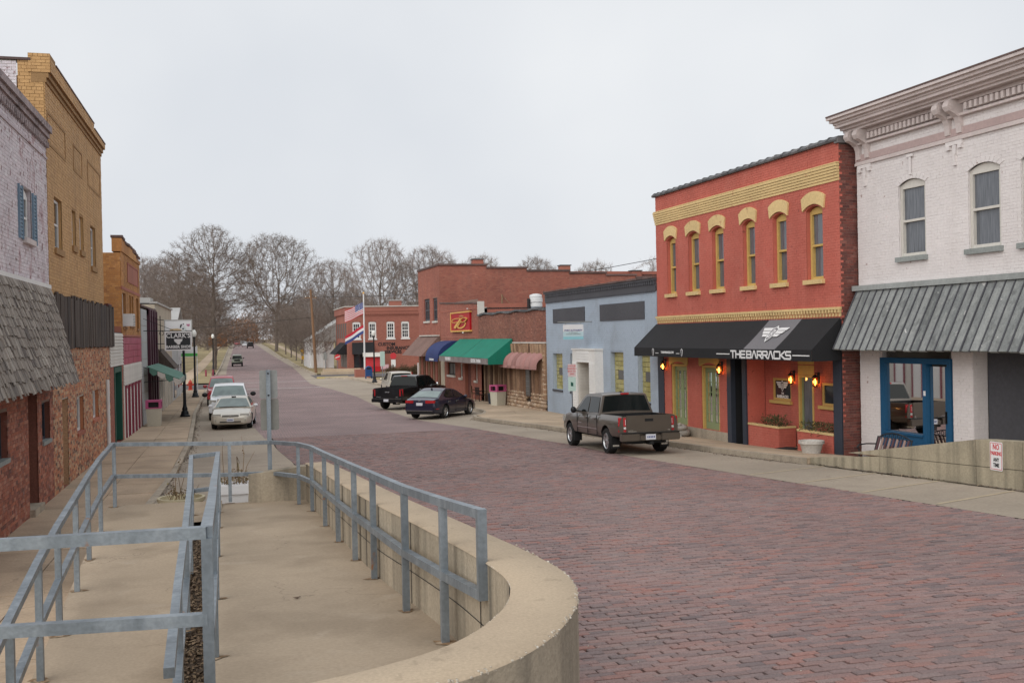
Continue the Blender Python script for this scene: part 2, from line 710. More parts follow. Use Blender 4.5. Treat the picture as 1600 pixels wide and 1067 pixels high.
MAT['ramp'] = mat('ramp_concrete', (.40, .315, .228), 0.88, big=(0.45, 0.14), fine=(35, 0.1), bump=(120, .18),
                  patch=(1.1, (.265, .205, .145), 0.48, 0.22, 0.65), patch2=(1.9, (.45, .37, .285), 0.6, 0.12, 0.5), crack=(.4, .004))
MAT['cap'] = mat('wall_cap_concrete', (.47, .37, .262), 0.88, big=(0.7, 0.12), fine=(60, 0.12), bump=(140, .2),
                 patch=(9.0, (.33, .26, .18), 0.62, 0.06, 0.5), patch2=(1.5, (.40, .31, .22), 0.5, 0.2, 0.5))
MAT['cast'] = mat('stained_wall_concrete', (.40, .335, .25), 0.9, big=(0.6, 0.22), fine=(30, 0.14), bump=(45, .35),
                  streak=(0.85, (.13, .115, .09), 5.0), patch=(0.8, (.26, .215, .155), 0.5, 0.2, 0.65))
MAT['cast_grey'] = mat('grey_wall_concrete', (.40, .345, .25), 0.9, big=(0.6, 0.25), fine=(30, 0.15), bump=(45, .35),
                       streak=(0.8, (.13, .115, .085), 4.0), patch=(0.9, (.27, .24, .175), 0.5, 0.2, 0.65))
MAT['chip'] = mat('chipped_aggregate', [(.52, .47, .39), (.42, .36, .29), (.60, .56, .49)], 0.9, big=None, fine=(80, .3))
MAT['steel'] = mat('galvanised_steel', (.20, .23, .258), 0.45, 0.45, big=(2.5, 0.22), fine=(30, 0.15), bump=(60, .08),
                   streak=(0.4, (.42, .46, .5), 9.0), patch=(3.2, (.33, .155, .07), 0.685, 0.04, 0.9), spec=.45)
MAT['rust'] = mat('rust_stain', (.23, .145, .08), 0.95, big=(6, .3), fine=(40, .3), patch=(14, (.36, .28, .2), .5, .1, .8))
MAT['mulch'] = mat('dead_leaf_mulch', [(.11, .075, .05), (.2, .14, .09), (.07, .05, .04), (.26, .19, .12)], 0.95, big=(2, .2), fine=(60, .3))
MAT['soil'] = mat('bare_soil', (.10, .075, .055), 0.95, big=(1.5, .3), fine=(40, .4), bump=(30, .6))
MAT['grass'] = mat('winter_lawn', (.30, .235, .125), 0.95, big=(0.12, 0.25), fine=(6, 0.35), bump=(20, .5),
                   patch=(0.15, (.20, .18, .085), 0.5, 0.2, 0.6), patch2=(0.6, (.27, .21, .12), 0.55, 0.2, 0.5))
MAT['asphalt'] = mat('side_street_asphalt', (.12, .105, .10), 0.9, big=(0.2, 0.2), fine=(20, 0.2))
MAT['white_line'] = mat('worn_white_paint', (.52, .50, .47), 0.8, big=(1.2, .15), fine=(20, .25), patch=(5, (.22, .15, .145), 0.55, 0.12, 0.8))
MAT['yellow_kerb'] = mat('yellow_kerb_paint', (.55, .45, .2), 0.8, big=(1.2, .2), fine=(20, .2))
# walls
MAT['mortar'] = mat('pale_mortar', (.40, .36, .30), 0.95, big=(.8, .15), fine=(40, .2))
MAT['mortar_dark'] = mat('dark_mortar', (.23, .16, .13), 0.95, big=(.8, .15), fine=(40, .2))
MAT['pink_brick'] = mat('flaking_white_painted_brick', [(.64, .575, .60), (.70, .63, .66), (.60, .54, .57), (.72, .68, .70)], 0.85, big=(.7, .1), fine=(18, .12),
                        patch=(2.2, (.42, .25, .26), 0.55, 0.10, 0.6), patch2=(7.0, (.24, .13, .13), 0.60, 0.05, 0.85), bump=(30, .3))
MAT['pink_mortar'] = mat('painted_mortar', (.50, .43, .45), 0.9, big=(.7, .1), fine=(18, .1), patch=(1.4, (.25, .13, .12), 0.59, 0.05, 0.8))
MAT['tan_brick'] = mat('ochre_glazed_brick', [(.50, .29, .12), (.56, .335, .145), (.52, .305, .13), (.46, .265, .11)], 0.7, big=(.4, .1), fine=(25, .12), streak=(0.3, (.22, .13, .06), 2.5))
MAT['tan_mortar'] = mat('ochre_mortar', (.33, .195, .09), 0.9, big=(.5, .15), fine=(30, .2))
MAT['red_brick'] = mat('old_red_brick', [(.32, .11, .068), (.41, .145, .09), (.23, .08, .06), (.46, .22, .15), (.34, .115, .072), (.15, .07, .058)], 0.85, big=(.5, .18), fine=(30, .2), bump=(35, .3), patch=(2.5, (.4, .26, .22), 0.6, 0.1, 0.5))
MAT['mixed_brick'] = mat('salvaged_mixed_brick', [(.45, .18, .09), (.54, .245, .13), (.30, .115, .075), (.56, .33, .19), (.52, .36, .24), (.13, .075, .058), (.49, .19, .1)], 0.85, big=(.5, .12), fine=(30, .2), bump=(35, .3))
MAT['orange_brick'] = mat('orange_tan_brick', [(.50, .235, .075), (.42, .19, .065), (.55, .28, .10), (.34, .15, .06)], 0.8, big=(.5, .15), fine=(25, .15), streak=(0.35, (.18, .09, .05), 2.0))
MAT['orange_mortar'] = mat('orange_mortar', (.30, .17, .09), 0.9, big=(.5, .15), fine=(30, .2))
MAT['coral_brick'] = mat('coral_painted_brick', [(.49, .125, .09), (.515, .138, .1), (.50, .13, .095)], 0.75, big=(.5, .08), fine=(15, .08), streak=(0.35, (.33, .085, .06), 2.0), patch=(6, (.22, .06, .05), 0.67, 0.03, 0.7), patch2=(1.3, (.56, .19, .145), 0.5, 0.25, 0.5), bump=(25, .25))
MAT['coral_mortar'] = mat('coral_painted_joint', (.42, .105, .08), 0.85, big=(.5, .08), fine=(15, .1))
MAT['dark_brick'] = mat('dark_flank_brick', [(.15, .05, .04), (.21, .07, .055), (.11, .045, .04), (.25, .10, .08)], 0.85, big=(1, .2), fine=(25, .2))
MAT['white_brick'] = mat('cream_white_painted_brick', [(.72, .675, .66), (.74, .695, .685), (.71, .665, .655)], 0.8, big=(.6, .05), fine=(20, .05), streak=(.22, (.5, .44, .41), 2.0), patch=(6, (.32, .20, .17), 0.70, 0.02, 0.8), bump=(25, .3))
MAT['white_mortar'] = mat('white_painted_joint', (.68, .63, .62), 0.85, big=(.6, .06), fine=(20, .08))
MAT['blue_brick'] = mat('powder_blue_painted_brick', [(.375, .44, .52), (.395, .46, .54), (.385, .45, .53)], 0.8, big=(.4, .08), fine=(15, .06), patch=(1.2, (.32, .36, .41), 0.5, 0.2, 0.6), bump=(25, .25))
MAT['blue_mortar'] = mat('blue_painted_joint', (.32, .375, .45), 0.85, big=(.4, .08), fine=(15, .08))
MAT['tavern_brick'] = mat('tavern_red_brick', [(.33, .115, .08), (.38, .135, .095), (.29, .10, .075), (.40, .16, .11)], 0.85, big=(.4, .14), fine=(20, .15), streak=(.3, (.22, .11, .09), 1.5))
MAT['brown_brick'] = mat('brown_red_brick', [(.25, .10, .07), (.31, .13, .09), (.2, .08, .06), (.36, .17, .12)], 0.85, big=(.4, .16), fine=(20, .2), streak=(.3, (.13, .08, .07), 1.5))
MAT['far_brick'] = mat('office_red_brick', [(.31, .115, .085), (.345, .135, .1), (.285, .105, .08)], 0.85, big=(.3, .1), fine=(8, .1))
MAT['far_mortar'] = mat('office_mortar', (.36, .16, .12), 0.9, big=(.3, .1), fine=(8, .1))
MAT['charcoal'] = mat('charcoal_paint', (.075, .075, .085), 0.75, big=(.6, .12), fine=(12, .12))
MAT['navy_paint'] = mat('slate_navy_paint', (.035, .042, .06), 0.6, big=(.8, .15), fine=(12, .1))
MAT['cream_paint'] = mat('mustard_cream_paint', (.67, .49, .235), 0.7, big=(.8, .1), fine=(14, .12), patch=(4, (.42, .2, .11), 0.64, 0.06, 0.6))
MAT['mustard'] = mat('mustard_trim_paint', (.55, .37, .12), 0.65, big=(.8, .1), fine=(14, .08))
MAT['sage'] = mat('sage_green_paint', (.24, .29, .15), 0.6, big=(.8, .1), fine=(14, .08))
MAT['white_paint'] = mat('white_trim_paint', (.72, .71, .69), 0.6, big=(.8, .06), fine=(14, .06))
MAT['pinkgrey_paint'] = mat('cornice_mauve_paint', (.60, .525, .505), 0.7, big=(.6, .08), fine=(14, .08), streak=(.25, (.38, .3, .28), 3.0))
MAT['mauve_band'] = mat('mauve_band_paint', (.46, .345, .33), 0.7, big=(.6, .08), fine=(14, .08))
MAT['grey_stone'] = mat('grey_sill_stone', (.28, .30, .29), 0.85, big=(.8, .15), fine=(18, .15))
MAT['blue_shutter'] = mat('faded_blue_shutter', (.17, .25, .33), 0.7, big=(.8, .12), fine=(14, .1))
MAT['shop_blue'] = mat('bright_blue_shop_paint', (.01, .08, .175), 0.5, big=(.8, .1), fine=(14, .08))
MAT['shake'] = mat('weathered_cedar_shake', [(.20, .17, .145), (.30, .26, .222), (.14, .12, .108), (.39, .35, .305), (.245, .21, .182)], 0.9, big=(1.2, .2), fine=(30, .25), bump=(40, .4), stretch=(1, 4, 1))
MAT['dark_board'] = mat('dark_weathered_board', [(.055, .042, .036), (.085, .064, .052), (.042, .034, .032), (.11, .085, .07)], 0.9, big=(1.2, .2), fine=(25, .25), streak=(.5, (.14, .115, .10), 9.0))
MAT['grey_board'] = mat('weathered_grey_green_board', [(.205, .215, .21), (.175, .185, .185), (.25, .26, .255), (.145, .155, .155)], 0.85, big=(1.0, .18), fine=(25, .18), streak=(.55, (.36, .37, .35), 7.0), patch=(3.5, (.10, .105, .105), 0.55, 0.12, 0.6), patch2=(5.0, (.55, .54, .52), 0.69, 0.03, 0.8))
MAT['galv_flash'] = mat('zinc_flashing', (.36, .38, .37), 0.6, .2, big=(.8, .15), fine=(14, .12), streak=(.4, (.22, .24, .23), 4.0))
MAT['black_awning'] = mat('black_awning_canvas', (.017, .017, .019), 0.85, big=(.6, .2), fine=(50, .25), patch=(8, (.05, .05, .05), 0.72, 0.03, 0.6))
MAT['grey_awning'] = mat('grey_awning_canvas', (.17, .165, .175), 0.85, big=(.6, .12), fine=(50, .15))
MAT['green_awning'] = mat('green_awning_canvas', (.005, .19, .125), 0.75, big=(.8, .12), fine=(30, .1), streak=(.3, (.02, .13, .09), 4.0))
MAT['blue_awning'] = mat('navy_blue_awning_canvas', (.02, .035, .13), 0.75, big=(.8, .12), fine=(30, .1))
MAT['brown_awning'] = mat('brown_shingle_hood', (.20, .125, .105), 0.9, big=(.6, .15), fine=(12, .3))
MAT['pink_awning'] = mat('faded_pink_scallop', [(.34, .17, .155), (.42, .23, .21), (.27, .14, .125)], 0.8, big=(.8, .15), fine=(20, .12))
MAT['letter_white'] = mat('white_lettering', (.72, .72, .72), 0.6, big=None, fine=None)
MAT['letter_black'] = mat('black_lettering', (.02, .018, .02), 0.6, big=None, fine=None)
MAT['letter_red'] = mat('red_lettering', (.55, .04, .05), 0.6, big=None, fine=None)
MAT['sign_white'] = mat('white_sign_face', (.74, .73, .73), 0.5, big=(1.5, .06), fine=None)
MAT['sign_black'] = mat('black_sign_face', (.028, .03, .034), 0.5, big=None, fine=None)
MAT['sign_red'] = mat('red_sign_face', (.42, .005, .012), 0.4, big=None, fine=None)
MAT['gold'] = mat('gold_sign_stroke', (.72, .42, .11), 0.45, big=None, fine=None)
MAT['sign_back'] = mat('weathered_aluminium_sign_back', (.27, .275, .265), 0.5, .25, big=(3, .12), fine=(20, .08))
MAT['sign_back_dim'] = mat('dull_olive_sign_back', (.21, .205, .185), 0.55, .2, big=(3, .12), fine=(20, .08))
MAT['aqua'] = mat('aqua_sign_face', (.28, .55, .62), 0.5, big=None, fine=None)
MAT['sea'] = mat('pale_sea_green_sign', (.45, .60, .55), 0.5, big=None, fine=None)
MAT['black_iron'] = mat('black_painted_iron', (.014, .015, .018), 0.45, big=None, fine=(20, .2))
MAT['globe'] = mat('frosted_lamp_globe', (.72, .72, .68), 0.35, big=None, fine=None)
MAT['bin_body'] = mat('pebbled_cream_bin', (.52, .49, .40), 0.9, big=(1, .08), fine=(60, .2))
MAT['bin_top'] = mat('faded_magenta_bin_hood', (.50, .10, .23), 0.6, big=(1.5, .12), fine=(20, .06))
MAT['interior'] = mat('dim_interior', (.07, .062, .056), 0.9, big=(.8, .3), fine=None)
MAT['shop_room'] = mat('beige_shop_room', (.34, .30, .26), .9, big=(.8, .2), fine=None)
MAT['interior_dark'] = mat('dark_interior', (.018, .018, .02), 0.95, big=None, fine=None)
MAT['doormat'] = mat('black_rubber_mat', (.02, .02, .02), 0.9, big=None, fine=(30, .3))
MAT['pot'] = mat('pale_stone_pot', (.50, .47, .43), 0.9, big=(2, .15), fine=(20, .15))
MAT['stone'] = mat('carved_grey_stone', (.33, .31, .28), 0.9, big=(3, .2), fine=(25, .2))
MAT['dry_plant'] = mat('dry_plant_stem', [(.20, .13, .075), (.30, .21, .12), (.14, .10, .06), (.24, .2, .09)], 0.9, big=None, fine=None)
MAT['green_plant'] = mat('planter_greenery', [(.05, .075, .03), (.09, .10, .045), (.14, .11, .05), (.035, .05, .025)], 0.85, big=None, fine=None)
MAT['roof_dark'] = mat('roof_felt', (.06, .06, .062), 0.9, big=(.5, .2), fine=(6, .2))
MAT['coping'] = mat('clay_coping_tile', [(.10, .10, .105), (.15, .15, .155), (.08, .08, .085), (.19, .18, .18)], 0.7, big=(1, .2), fine=(14, .2))
MAT['coping_brown'] = mat('brown_coping_tile', [(.12, .075, .065), (.16, .10, .09), (.09, .06, .055)], 0.75, big=(1, .2), fine=(14, .2))
MAT['maroon_tile'] = mat('magenta_enamel_tile', [(.36, .05, .10), (.40, .065, .12), (.33, .05, .095)], 0.45, big=(1, .1), fine=(14, .06))
MAT['siding'] = mat('off_white_siding', [(.60, .57, .52), (.64, .61, .56), (.56, .53, .48)], 0.75, big=(.6, .08), fine=(14, .06), streak=(.25, (.42, .38, .33), 3.0))
MAT['grey_siding'] = mat('grey_tin_panel', [(.40, .41, .41), (.44, .45, .45)], 0.7, big=(.6, .1), fine=(14, .06), streak=(.3, (.28, .28, .28), 3.0))
MAT['beige_wall'] = mat('beige_shopfront', (.45, .39, .30), 0.85, big=(.5, .12), fine=(10, .1), streak=(.3, (.3, .25, .2), 2.0))
MAT['plum'] = mat('plum_painted_metal', (.065, .018, .034), 0.55, big=(1, .2), fine=(14, .1))
MAT['green_trim'] = mat('dark_green_trim', (.012, .085, .06), 0.55, big=(1, .15), fine=None)
MAT['burgundy'] = mat('burgundy_trim', (.22, .03, .055), 0.6, big=(1, .15), fine=None)
MAT['awning_stripe_green'] = mat('faded_green_canvas', (.10, .21, .165), 0.8, big=(1, .15), fine=None)
MAT['log'] = mat('split_log', [(.16, .085, .05), (.24, .14, .085), (.11, .06, .04), (.32, .2, .13)], 0.9, big=(1.5, .2), fine=(25, .25), streak=(.5, (.07, .045, .03), 8.0))
MAT['bark_slab'] = mat('bark_edged_slab', [(.38, .25, .16), (.30, .18, .11), (.45, .31, .2), (.2, .12, .075)], 0.9, big=(1.5, .2), fine=(25, .25), streak=(.5, (.14, .08, .05), 6.0))
MAT['fieldstone'] = mat('tan_fieldstone', [(.38, .26, .17), (.48, .36, .25), (.28, .18, .12), (.55, .44, .33), (.34, .2, .13)], 0.9, big=(2, .2), fine=(25, .2), bump=(20, .4))
MAT['glassblock'] = mat('yellowed_glass_block', [(.40, .36, .13), (.46, .42, .19), (.34, .30, .105), (.42, .37, .17)], 0.2, big=(2, .15), fine=(30, .15), spec=.5)
MAT['wood_pole'] = mat('creosoted_pole', (.22, .125, .07), 0.9, big=(1, .2), fine=(10, .2), stretch=(4, 4, .3))
MAT['bark'] = mat('grey_brown_bark', (.155, .125, .105), 0.95, big=(.6, .2), fine=(12, .25))
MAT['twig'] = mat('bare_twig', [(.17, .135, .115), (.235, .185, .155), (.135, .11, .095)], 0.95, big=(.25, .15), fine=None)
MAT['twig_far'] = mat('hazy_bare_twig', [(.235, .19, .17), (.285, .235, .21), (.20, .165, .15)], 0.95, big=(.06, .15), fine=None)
MAT['orange_leaf'] = mat('rusty_winter_leaf', [(.28, .13, .06), (.34, .17, .085), (.22, .11, .06)], 0.9, big=None, fine=None)
MAT['hedge'] = mat('bare_brown_shrub', [(.12, .085, .05), (.17, .12, .07), (.085, .065, .04)], 0.9, big=None, fine=None)
MAT['red_paint'] = mat('red_enamel', (.48, .012, .02), 0.4, big=(2, .1), fine=None)
MAT['mail_blue'] = mat('postbox_blue', (.015, .06, .19), 0.45, big=None, fine=None)
MAT['flag_red'] = mat('flag_red', (.50, .03, .05), 0.8, big=None, fine=None)
MAT['flag_white'] = mat('flag_white', (.72, .70, .70), 0.8, big=None, fine=None)
MAT['flag_blue'] = mat('flag_blue', (.05, .075, .24), 0.8, big=None, fine=None)
MAT['white_metal'] = mat('white_painted_metal', (.70, .70, .70), 0.45, big=(2, .06), fine=None)
MAT['hydrant_red'] = mat('hydrant_red', (.55, .06, .035), 0.5, big=None, fine=None)
MAT['yellow_sign'] = mat('yellow_sign_face', (.60, .33, .03), 0.5, big=None, fine=None)
MAT['green_sign'] = mat('green_sign_face', (.10, .45, .10), 0.5, big=None, fine=None)
MAT['tin_roof'] = mat('pale_tin_roof', (.42, .41, .39), 0.5, .3, big=(.6, .12), fine=None)
# glass
MAT['glass'] = glass('window_glass', (.03, .034, .04))
MAT['glass_curtain'] = mat('curtained_window_glass', (.12, .128, .145), 0.06, big=(6, .35), fine=None, spec=.7, stretch=(5, 5, .4), bump=(.5, .12))
MAT['glass_screen'] = mat('insect_screen_pane', (.12, .115, .11), 0.4, big=(2, .15), fine=None, spec=.4)
MAT['clear'] = clear_glass('shop_glass', (.95, .97, .97), .0)
MAT['clear_dim'] = clear_glass('grimy_shop_glass', (.6, .63, .62), .10)
# vehicles
MAT['tyre'] = mat('tyre_rubber', (.018, .018, .018), 0.85, big=None, fine=(30, .2))
MAT['rim'] = mat('alloy_rim', (.52, .53, .54), 0.3, .8, big=None, fine=None)
MAT['rim_dark'] = mat('shadowed_rim', (.06, .06, .065), 0.5, .5, big=None, fine=None)
MAT['car_black'] = mat('black_car_trim', (.012, .012, .013), 0.5, big=None, fine=None)
MAT['car_glass'] = mat('tinted_car_glass', (.008, .011, .011), 0.05, big=None, fine=None, spec=.2)
MAT['car_glass_sky_sheen'] = mat('painted_sky_sheen_glass', (.16, .21, .20), 0.05, big=(1.5, .35), fine=None, spec=.9)  # sky reflection on car glass painted in as a pale teal base colour
MAT['head_lens'] = mat('headlamp_lens', (.55, .55, .5), 0.08, .3, big=None, fine=None, spec=.8)
MAT['tail_lens'] = mat('tail_lamp_lens', (.42, .015, .02), 0.15, big=None, fine=None, spec=.8)
MAT['tail_white'] = mat('reversing_lamp_lens', (.65, .6, .58), 0.15, big=None, fine=None, spec=.8)
MAT['plate'] = mat('licence_plate', (.62, .63, .68), 0.5, big=None, fine=None)
MAT['chrome'] = mat('chrome', (.62, .63, .64), 0.15, .9, big=None, fine=None)


def paint(name, col, metal=0.3, rough=0.28):
    return mat(name, col, rough, metal, big=(2.0, .05), fine=None, coat=0.6, spec=.5)


MAT['paint_bronze'] = paint('bronze_grey_car_paint', (.105, .085, .068))
MAT['paint_navy'] = paint('midnight_navy_car_paint', (.016, .017, .042))
MAT['paint_black'] = paint('black_car_paint', (.008, .008, .01), .1)
MAT['paint_cream'] = paint('champagne_car_paint', (.56, .52, .44), .2)
MAT['paint_white'] = paint('white_car_paint', (.72, .73, .75), 0)
MAT['paint_red'] = paint('red_car_paint', (.40, .035, .05), .1)
MAT['paint_olive'] = paint('olive_car_paint', (.13, .14, .095), .1)
MAT['paint_silver'] = paint('silver_car_paint', (.42, .43, .44), .3)
# ------------------------------------------------------------------ ground, road, pavements
BRICK_L = [(-20, 1.2), (31, 1.55), (39, 1.1), (47, .7), (60, .2), (90, -.9), (110, -1.4), (166, -1.7), (310, -1.4), (900, -1.4)]
BRICK_R = [(-20, 11.3), (13, 11.2), (25, 11.0), (33, 10.85), (43, 9.57), (49, 8.3), (59, 8.05), (74, 8.2), (86, 7.5), (98, 6.5), (130, 7.2), (160, 7.8), (250, 6.6), (310, 6.2), (900, 6)]
KERB_R = [(-20, 13.75), (22.6, 13.5), (30, 13.4), (40, 12.2), (46.5, 10.9), (48.6, 10.75), (49.2, 11.5), (52, 12.35), (60, 12.6), (80, 12.5), (89, 12.05), (106, 11.2), (111, 8.3)]
KERB_L = [(-20, -1.75), (40, -1.75), (52, -2.1), (60, -2.35), (90, -2.6)]
FACE_Z = [(-20, 1.0), (15, .55), (20, .3), (25, .1), (30, -.13), (37, -.22), (50, -.29), (60, -.42), (80, -.47), (130, -.47)]


def zsl(y):
    """Left pavement: runs level below the street until the street comes down to it."""
    return min(zr(y) + .15, -.10)


def sheet(name, xl, xr, y0, y1, z, m, step=2.0, nx=2, parent=None, kind='structure'):
    mm = M()
    ys = list(np.arange(y0, y1, step)) + [y1]
    rows = []
    for y in ys:
        a, b = (xl(y) if callable(xl) else xl), (xr(y) if callable(xr) else xr)
        rows.append([(a + (b - a) * i / (nx - 1), y, z(y) if callable(z) else z) for i in range(nx)])
    mm.grid(rows)
    return mm.build(name, m, parent, kind=kind)


def terrain_z(y):
    return lerp([(-60, -.5), (60, -.95), (85, -.9), (108, -.72), (118, zr(118) - .06)], y) if y < 118 else zr(y) - .06


sheet('ground', -700, 700, -60, 1500, terrain_z, MAT['grass'], step=6.0)

# far brick road: the pavers become a texture where they are too small to pick apart
mf = bpy.data.materials.new('distant_brick_paving')
mf.use_nodes = True
_t = mf.node_tree
_b = _t.nodes['Principled BSDF']
_b.inputs['Roughness'].default_value = 0.75
_g = _t.nodes.new('ShaderNodeNewGeometry')
_bt = _t.nodes.new('ShaderNodeTexBrick')
_bt.inputs['Scale'].default_value = 1.0
_bt.inputs['Brick Width'].default_value, _bt.inputs['Row Height'].default_value = 0.234, 0.088
_bt.inputs['Mortar Size'].default_value = 0.008
_bt.inputs['Color1'].default_value, _bt.inputs['Color2'].default_value = (.29, .19, .18, 1), (.24, .168, .162, 1)
_bt.inputs['Mortar'].default_value = (.08, .065, .06, 1)
_n = _t.nodes.new('ShaderNodeTexNoise')
_n.inputs['Scale'].default_value, _n.inputs['Detail'].default_value = 0.35, 6
_r = _t.nodes.new('ShaderNodeMapRange')
for k, v in (('From Min', .3), ('From Max', .7), ('To Min', .82), ('To Max', 1.22)):
    _r.inputs[k].default_value = v
_s = _t.nodes.new('ShaderNodeVectorMath')
_s.operation = 'SCALE'
_t.links.new(_g.outputs['Position'], _bt.inputs['Vector'])
_t.links.new(_g.outputs['Position'], _n.inputs['Vector'])
_t.links.new(_n.outputs['Fac'], _r.inputs['Value'])
_t.links.new(_bt.outputs['Color'], _s.inputs[0])
_t.links.new(_r.outputs[0], _s.inputs['Scale'])
_t.links.new(_s.outputs[0], _b.inputs['Base Color'])

NEAR_END = 42.0
road = M()
rows = []
for y in list(np.arange(-20, NEAR_END, 1.5)) + [NEAR_END]:
    a, b = max(1.2, lerp(BRICK_L, y)), lerp(BRICK_R, y)
    rows.append([(a + (b - a) * i / 3, y, zr(y) - .034) for i in range(4)])
road.grid(rows, 0)
rows = []
for y in list(np.arange(NEAR_END, 180, 2.0)) + list(np.arange(180, 900, 10.0)):
    a, b = lerp(BRICK_L, y), lerp(BRICK_R, y)
    rows.append([(a + (b - a) * i / 3, y, zr(y)) for i in range(4)])
road.grid(rows, 1)
road_ob = road.build('brick_road', [MAT['paver_joint'], mf], kind='structure')

PITCH_Y, LEN_X = 0.088, 0.234
cells = []
y = 3.2
row = 0
while y < NEAR_END:
    xl, xr = max(1.25, lerp(BRICK_L, y)), lerp(BRICK_R, y)
    x = xl - (row % 2) * LEN_X * .5 - random.random() * .05
    while x < xr:
        a, b = max(x, xl) + .004, min(x + LEN_X + random.uniform(-.012, .012), xr) - .004
        x += LEN_X
        if b - a > .04:
            cells.append((a, b, y + .006 + random.uniform(-.002, .002), y + PITCH_Y - .0065 + random.uniform(-.002, .002), random.uniform(-.006, .006) + .006 * math.sin(a * 1.9 + y * .7) + .005 * math.sin(a * .8 - y * 1.6 + 2), random.uniform(-.005, .005)))
    y += PITCH_Y
    row += 1
seen = []
for i, c in enumerate(cells):
    if c[2] < 11:
        dist, vis = sight(((c[0] + c[1]) / 2, c[2], zr(c[2])))
        if vis and not ((c[0] < 2.15 and c[2] < 7.4) or c[0] < 2.0):
            seen.append((dist, i))
seen.sort()
ind = {i for _, i in seen[:300]}
m = M()
for i, (a, b, c, d, dz, tl) in enumerate(cells):
    if i in ind:
        continue
    z0, z1 = zr(c) + dz, zr(d) + dz
    k, e = .012, .006
    v = [(a, c, z0 - .03), (b, c, z0 - .03), (b, d, z1 - .03), (a, d, z1 - .03),
         (a, c, z0 - e), (b, c, z0 - e), (b, d, z1 - e), (a, d, z1 - e),
         (a + k, c + k * .7, z0 - tl * .3), (b - k, c + k * .7, z0 + tl * .3), (b - k, d - k * .7, z1 + tl * .3), (a + k, d - k * .7, z1 - tl * .3)]
    o = len(m.v)
    m.v.extend(v)
    f = [(o + 8, o + 9, o + 10, o + 11)] + [(o + 4 + j, o + 4 + (j + 1) % 4, o + 8 + (j + 1) % 4, o + 8 + j) for j in range(4)]
    if c < 24:
        f += [(o + j, o + (j + 1) % 4, o + 4 + (j + 1) % 4, o + 4 + j) for j in range(4)]
    m.f.extend(f)
    m.m.extend([0] * len(f))
m.build('brickwork', MAT['paver'], road_ob, kind='stuff')
u = M()
hx, hy, k = .5, .5, .06
u.add([(-.5, -.5, -.5), (.5, -.5, -.5), (.5, .5, -.5), (-.5, .5, -.5), (-.5, -.5, .3), (.5, -.5, .3), (.5, .5, .3), (-.5, .5, .3),
       (-.45, -.39, .5), (.45, -.39, .5), (.45, .39, .5), (-.45, .39, .5)],
      [(8, 9, 10, 11)] + [(4 + j, 4 + (j + 1) % 4, 8 + (j + 1) % 4, 8 + j) for j in range(4)] + [(j, (j + 1) % 4, 4 + (j + 1) % 4, 4 + j) for j in range(4)])
unit = u.data('brick', MAT['paver'])
for i in sorted(ind):
    a, b, c, d, dz, tl = cells[i]
    ob = bpy.data.objects.new('brick', unit)
    ob.location = ((a + b) / 2, (c + d) / 2, zr((c + d) / 2) + dz - .0155)
    ob.scale = (b - a, d - c, .031)
    ob.rotation_euler = (math.atan2(zr(d) - zr(c), d - c), tl * .9, random.uniform(-.008, .008))
    ob.parent = road_ob
    COL.objects.link(ob)

# concrete parking lanes and gutters either side of the bricks
sheet('parking_lane', lambda y: lerp(KERB_L, y), lambda y: max(1.2, lerp(BRICK_L, y)), 17.9, 92, lambda y: zr(y) - .002, MAT['lane'])
sheet('parking_lane', lambda y: lerp(BRICK_R, y), lambda y: lerp(KERB_R, y) + .05, -20, 111.5, lambda y: zr(y) - .002, MAT['lane'], step=1.0)
sheet('gutter', -2.6, lambda y: lerp(BRICK_L, y), 104, 900, lambda y: zr(y) - .003, MAT['lane'], step=5)
sheet('gutter', lambda y: lerp(BRICK_R, y), lambda y: 8.6 if y < 200 else 8.0, 111.5, 900, lambda y: zr(y) - .003, MAT['lane'], step=5)
sheet('side_street', -90, -1.0, 92, 104, lambda y: -.617, MAT['asphalt'])
sheet('side_street', 8.0, 90, 111.5, 121, lambda y: zr(y) + .004, MAT['asphalt'])
# crossing lines
for yc in (91.0, 105.0):
    sheet('crossing_line', lambda y: -1.9, lambda y: 7.0, yc - .22, yc + .22, lambda y: zr(y) + .005, MAT['white_line'], step=.3)
# faded parking stripes on the right-hand lane
for yc in (12.6, 14.7, 16.8, 18.9, 21.0):
    mm = M()
    xa, xb = lerp(BRICK_R, yc) + .1, 13.6
    mm.quad((xa, yc, zr(yc) + .003), (xb, yc + .9, zr(yc + .9) + .003), (xb, yc + 1.0, zr(yc + 1.0) + .003), (xa, yc + .1, zr(yc + .1) + .003))
    mm.build('parking_line', mat('faded_stripe_%d' % int(yc * 10), (.44, .36, .25), .9, big=(2, .12), fine=(20, .15)), kind='structure')


def slab_walk(name, xl, xr, ncol, y0, y1, zl, zrt, dy, m, thick=.16):
    root = M()
    ys = list(np.arange(y0, y1 - .1, dy))
    rows = [[(xl(q) + .02, q, zl(q) - .035), (xr(q) - .02, q, zrt(q) - .035)] for q in ys + [y1]]
    root.grid(rows)
    ob = root.build(name, MAT['soil'], kind='structure')
    for y in ys:
        for c in range(ncol):
            g = .009
            def P(t, yy):
                a, b = xl(yy), xr(yy)
                return a + (b - a) * t
            def Z(t, yy):
                return zl(yy) + (zrt(yy) - zl(yy)) * t
            t0, t1 = c / ncol, (c + 1) / ncol
            ya, yb = y + g, min(y + dy, y1) - g
            dz = random.uniform(-.006, .006)
            top = [(P(t0, ya) + g, ya, Z(t0, ya) + dz), (P(t1, ya) - g, ya, Z(t1, ya) + dz), (P(t1, yb) - g, yb, Z(t1, yb) + dz), (P(t0, yb) + g, yb, Z(t0, yb) + dz)]
            bot = [(p[0], p[1], p[2] - thick) for p in top]
            s = M()
            s.hexa(bot + top)
            s.build('slab', m, ob)
    return ob


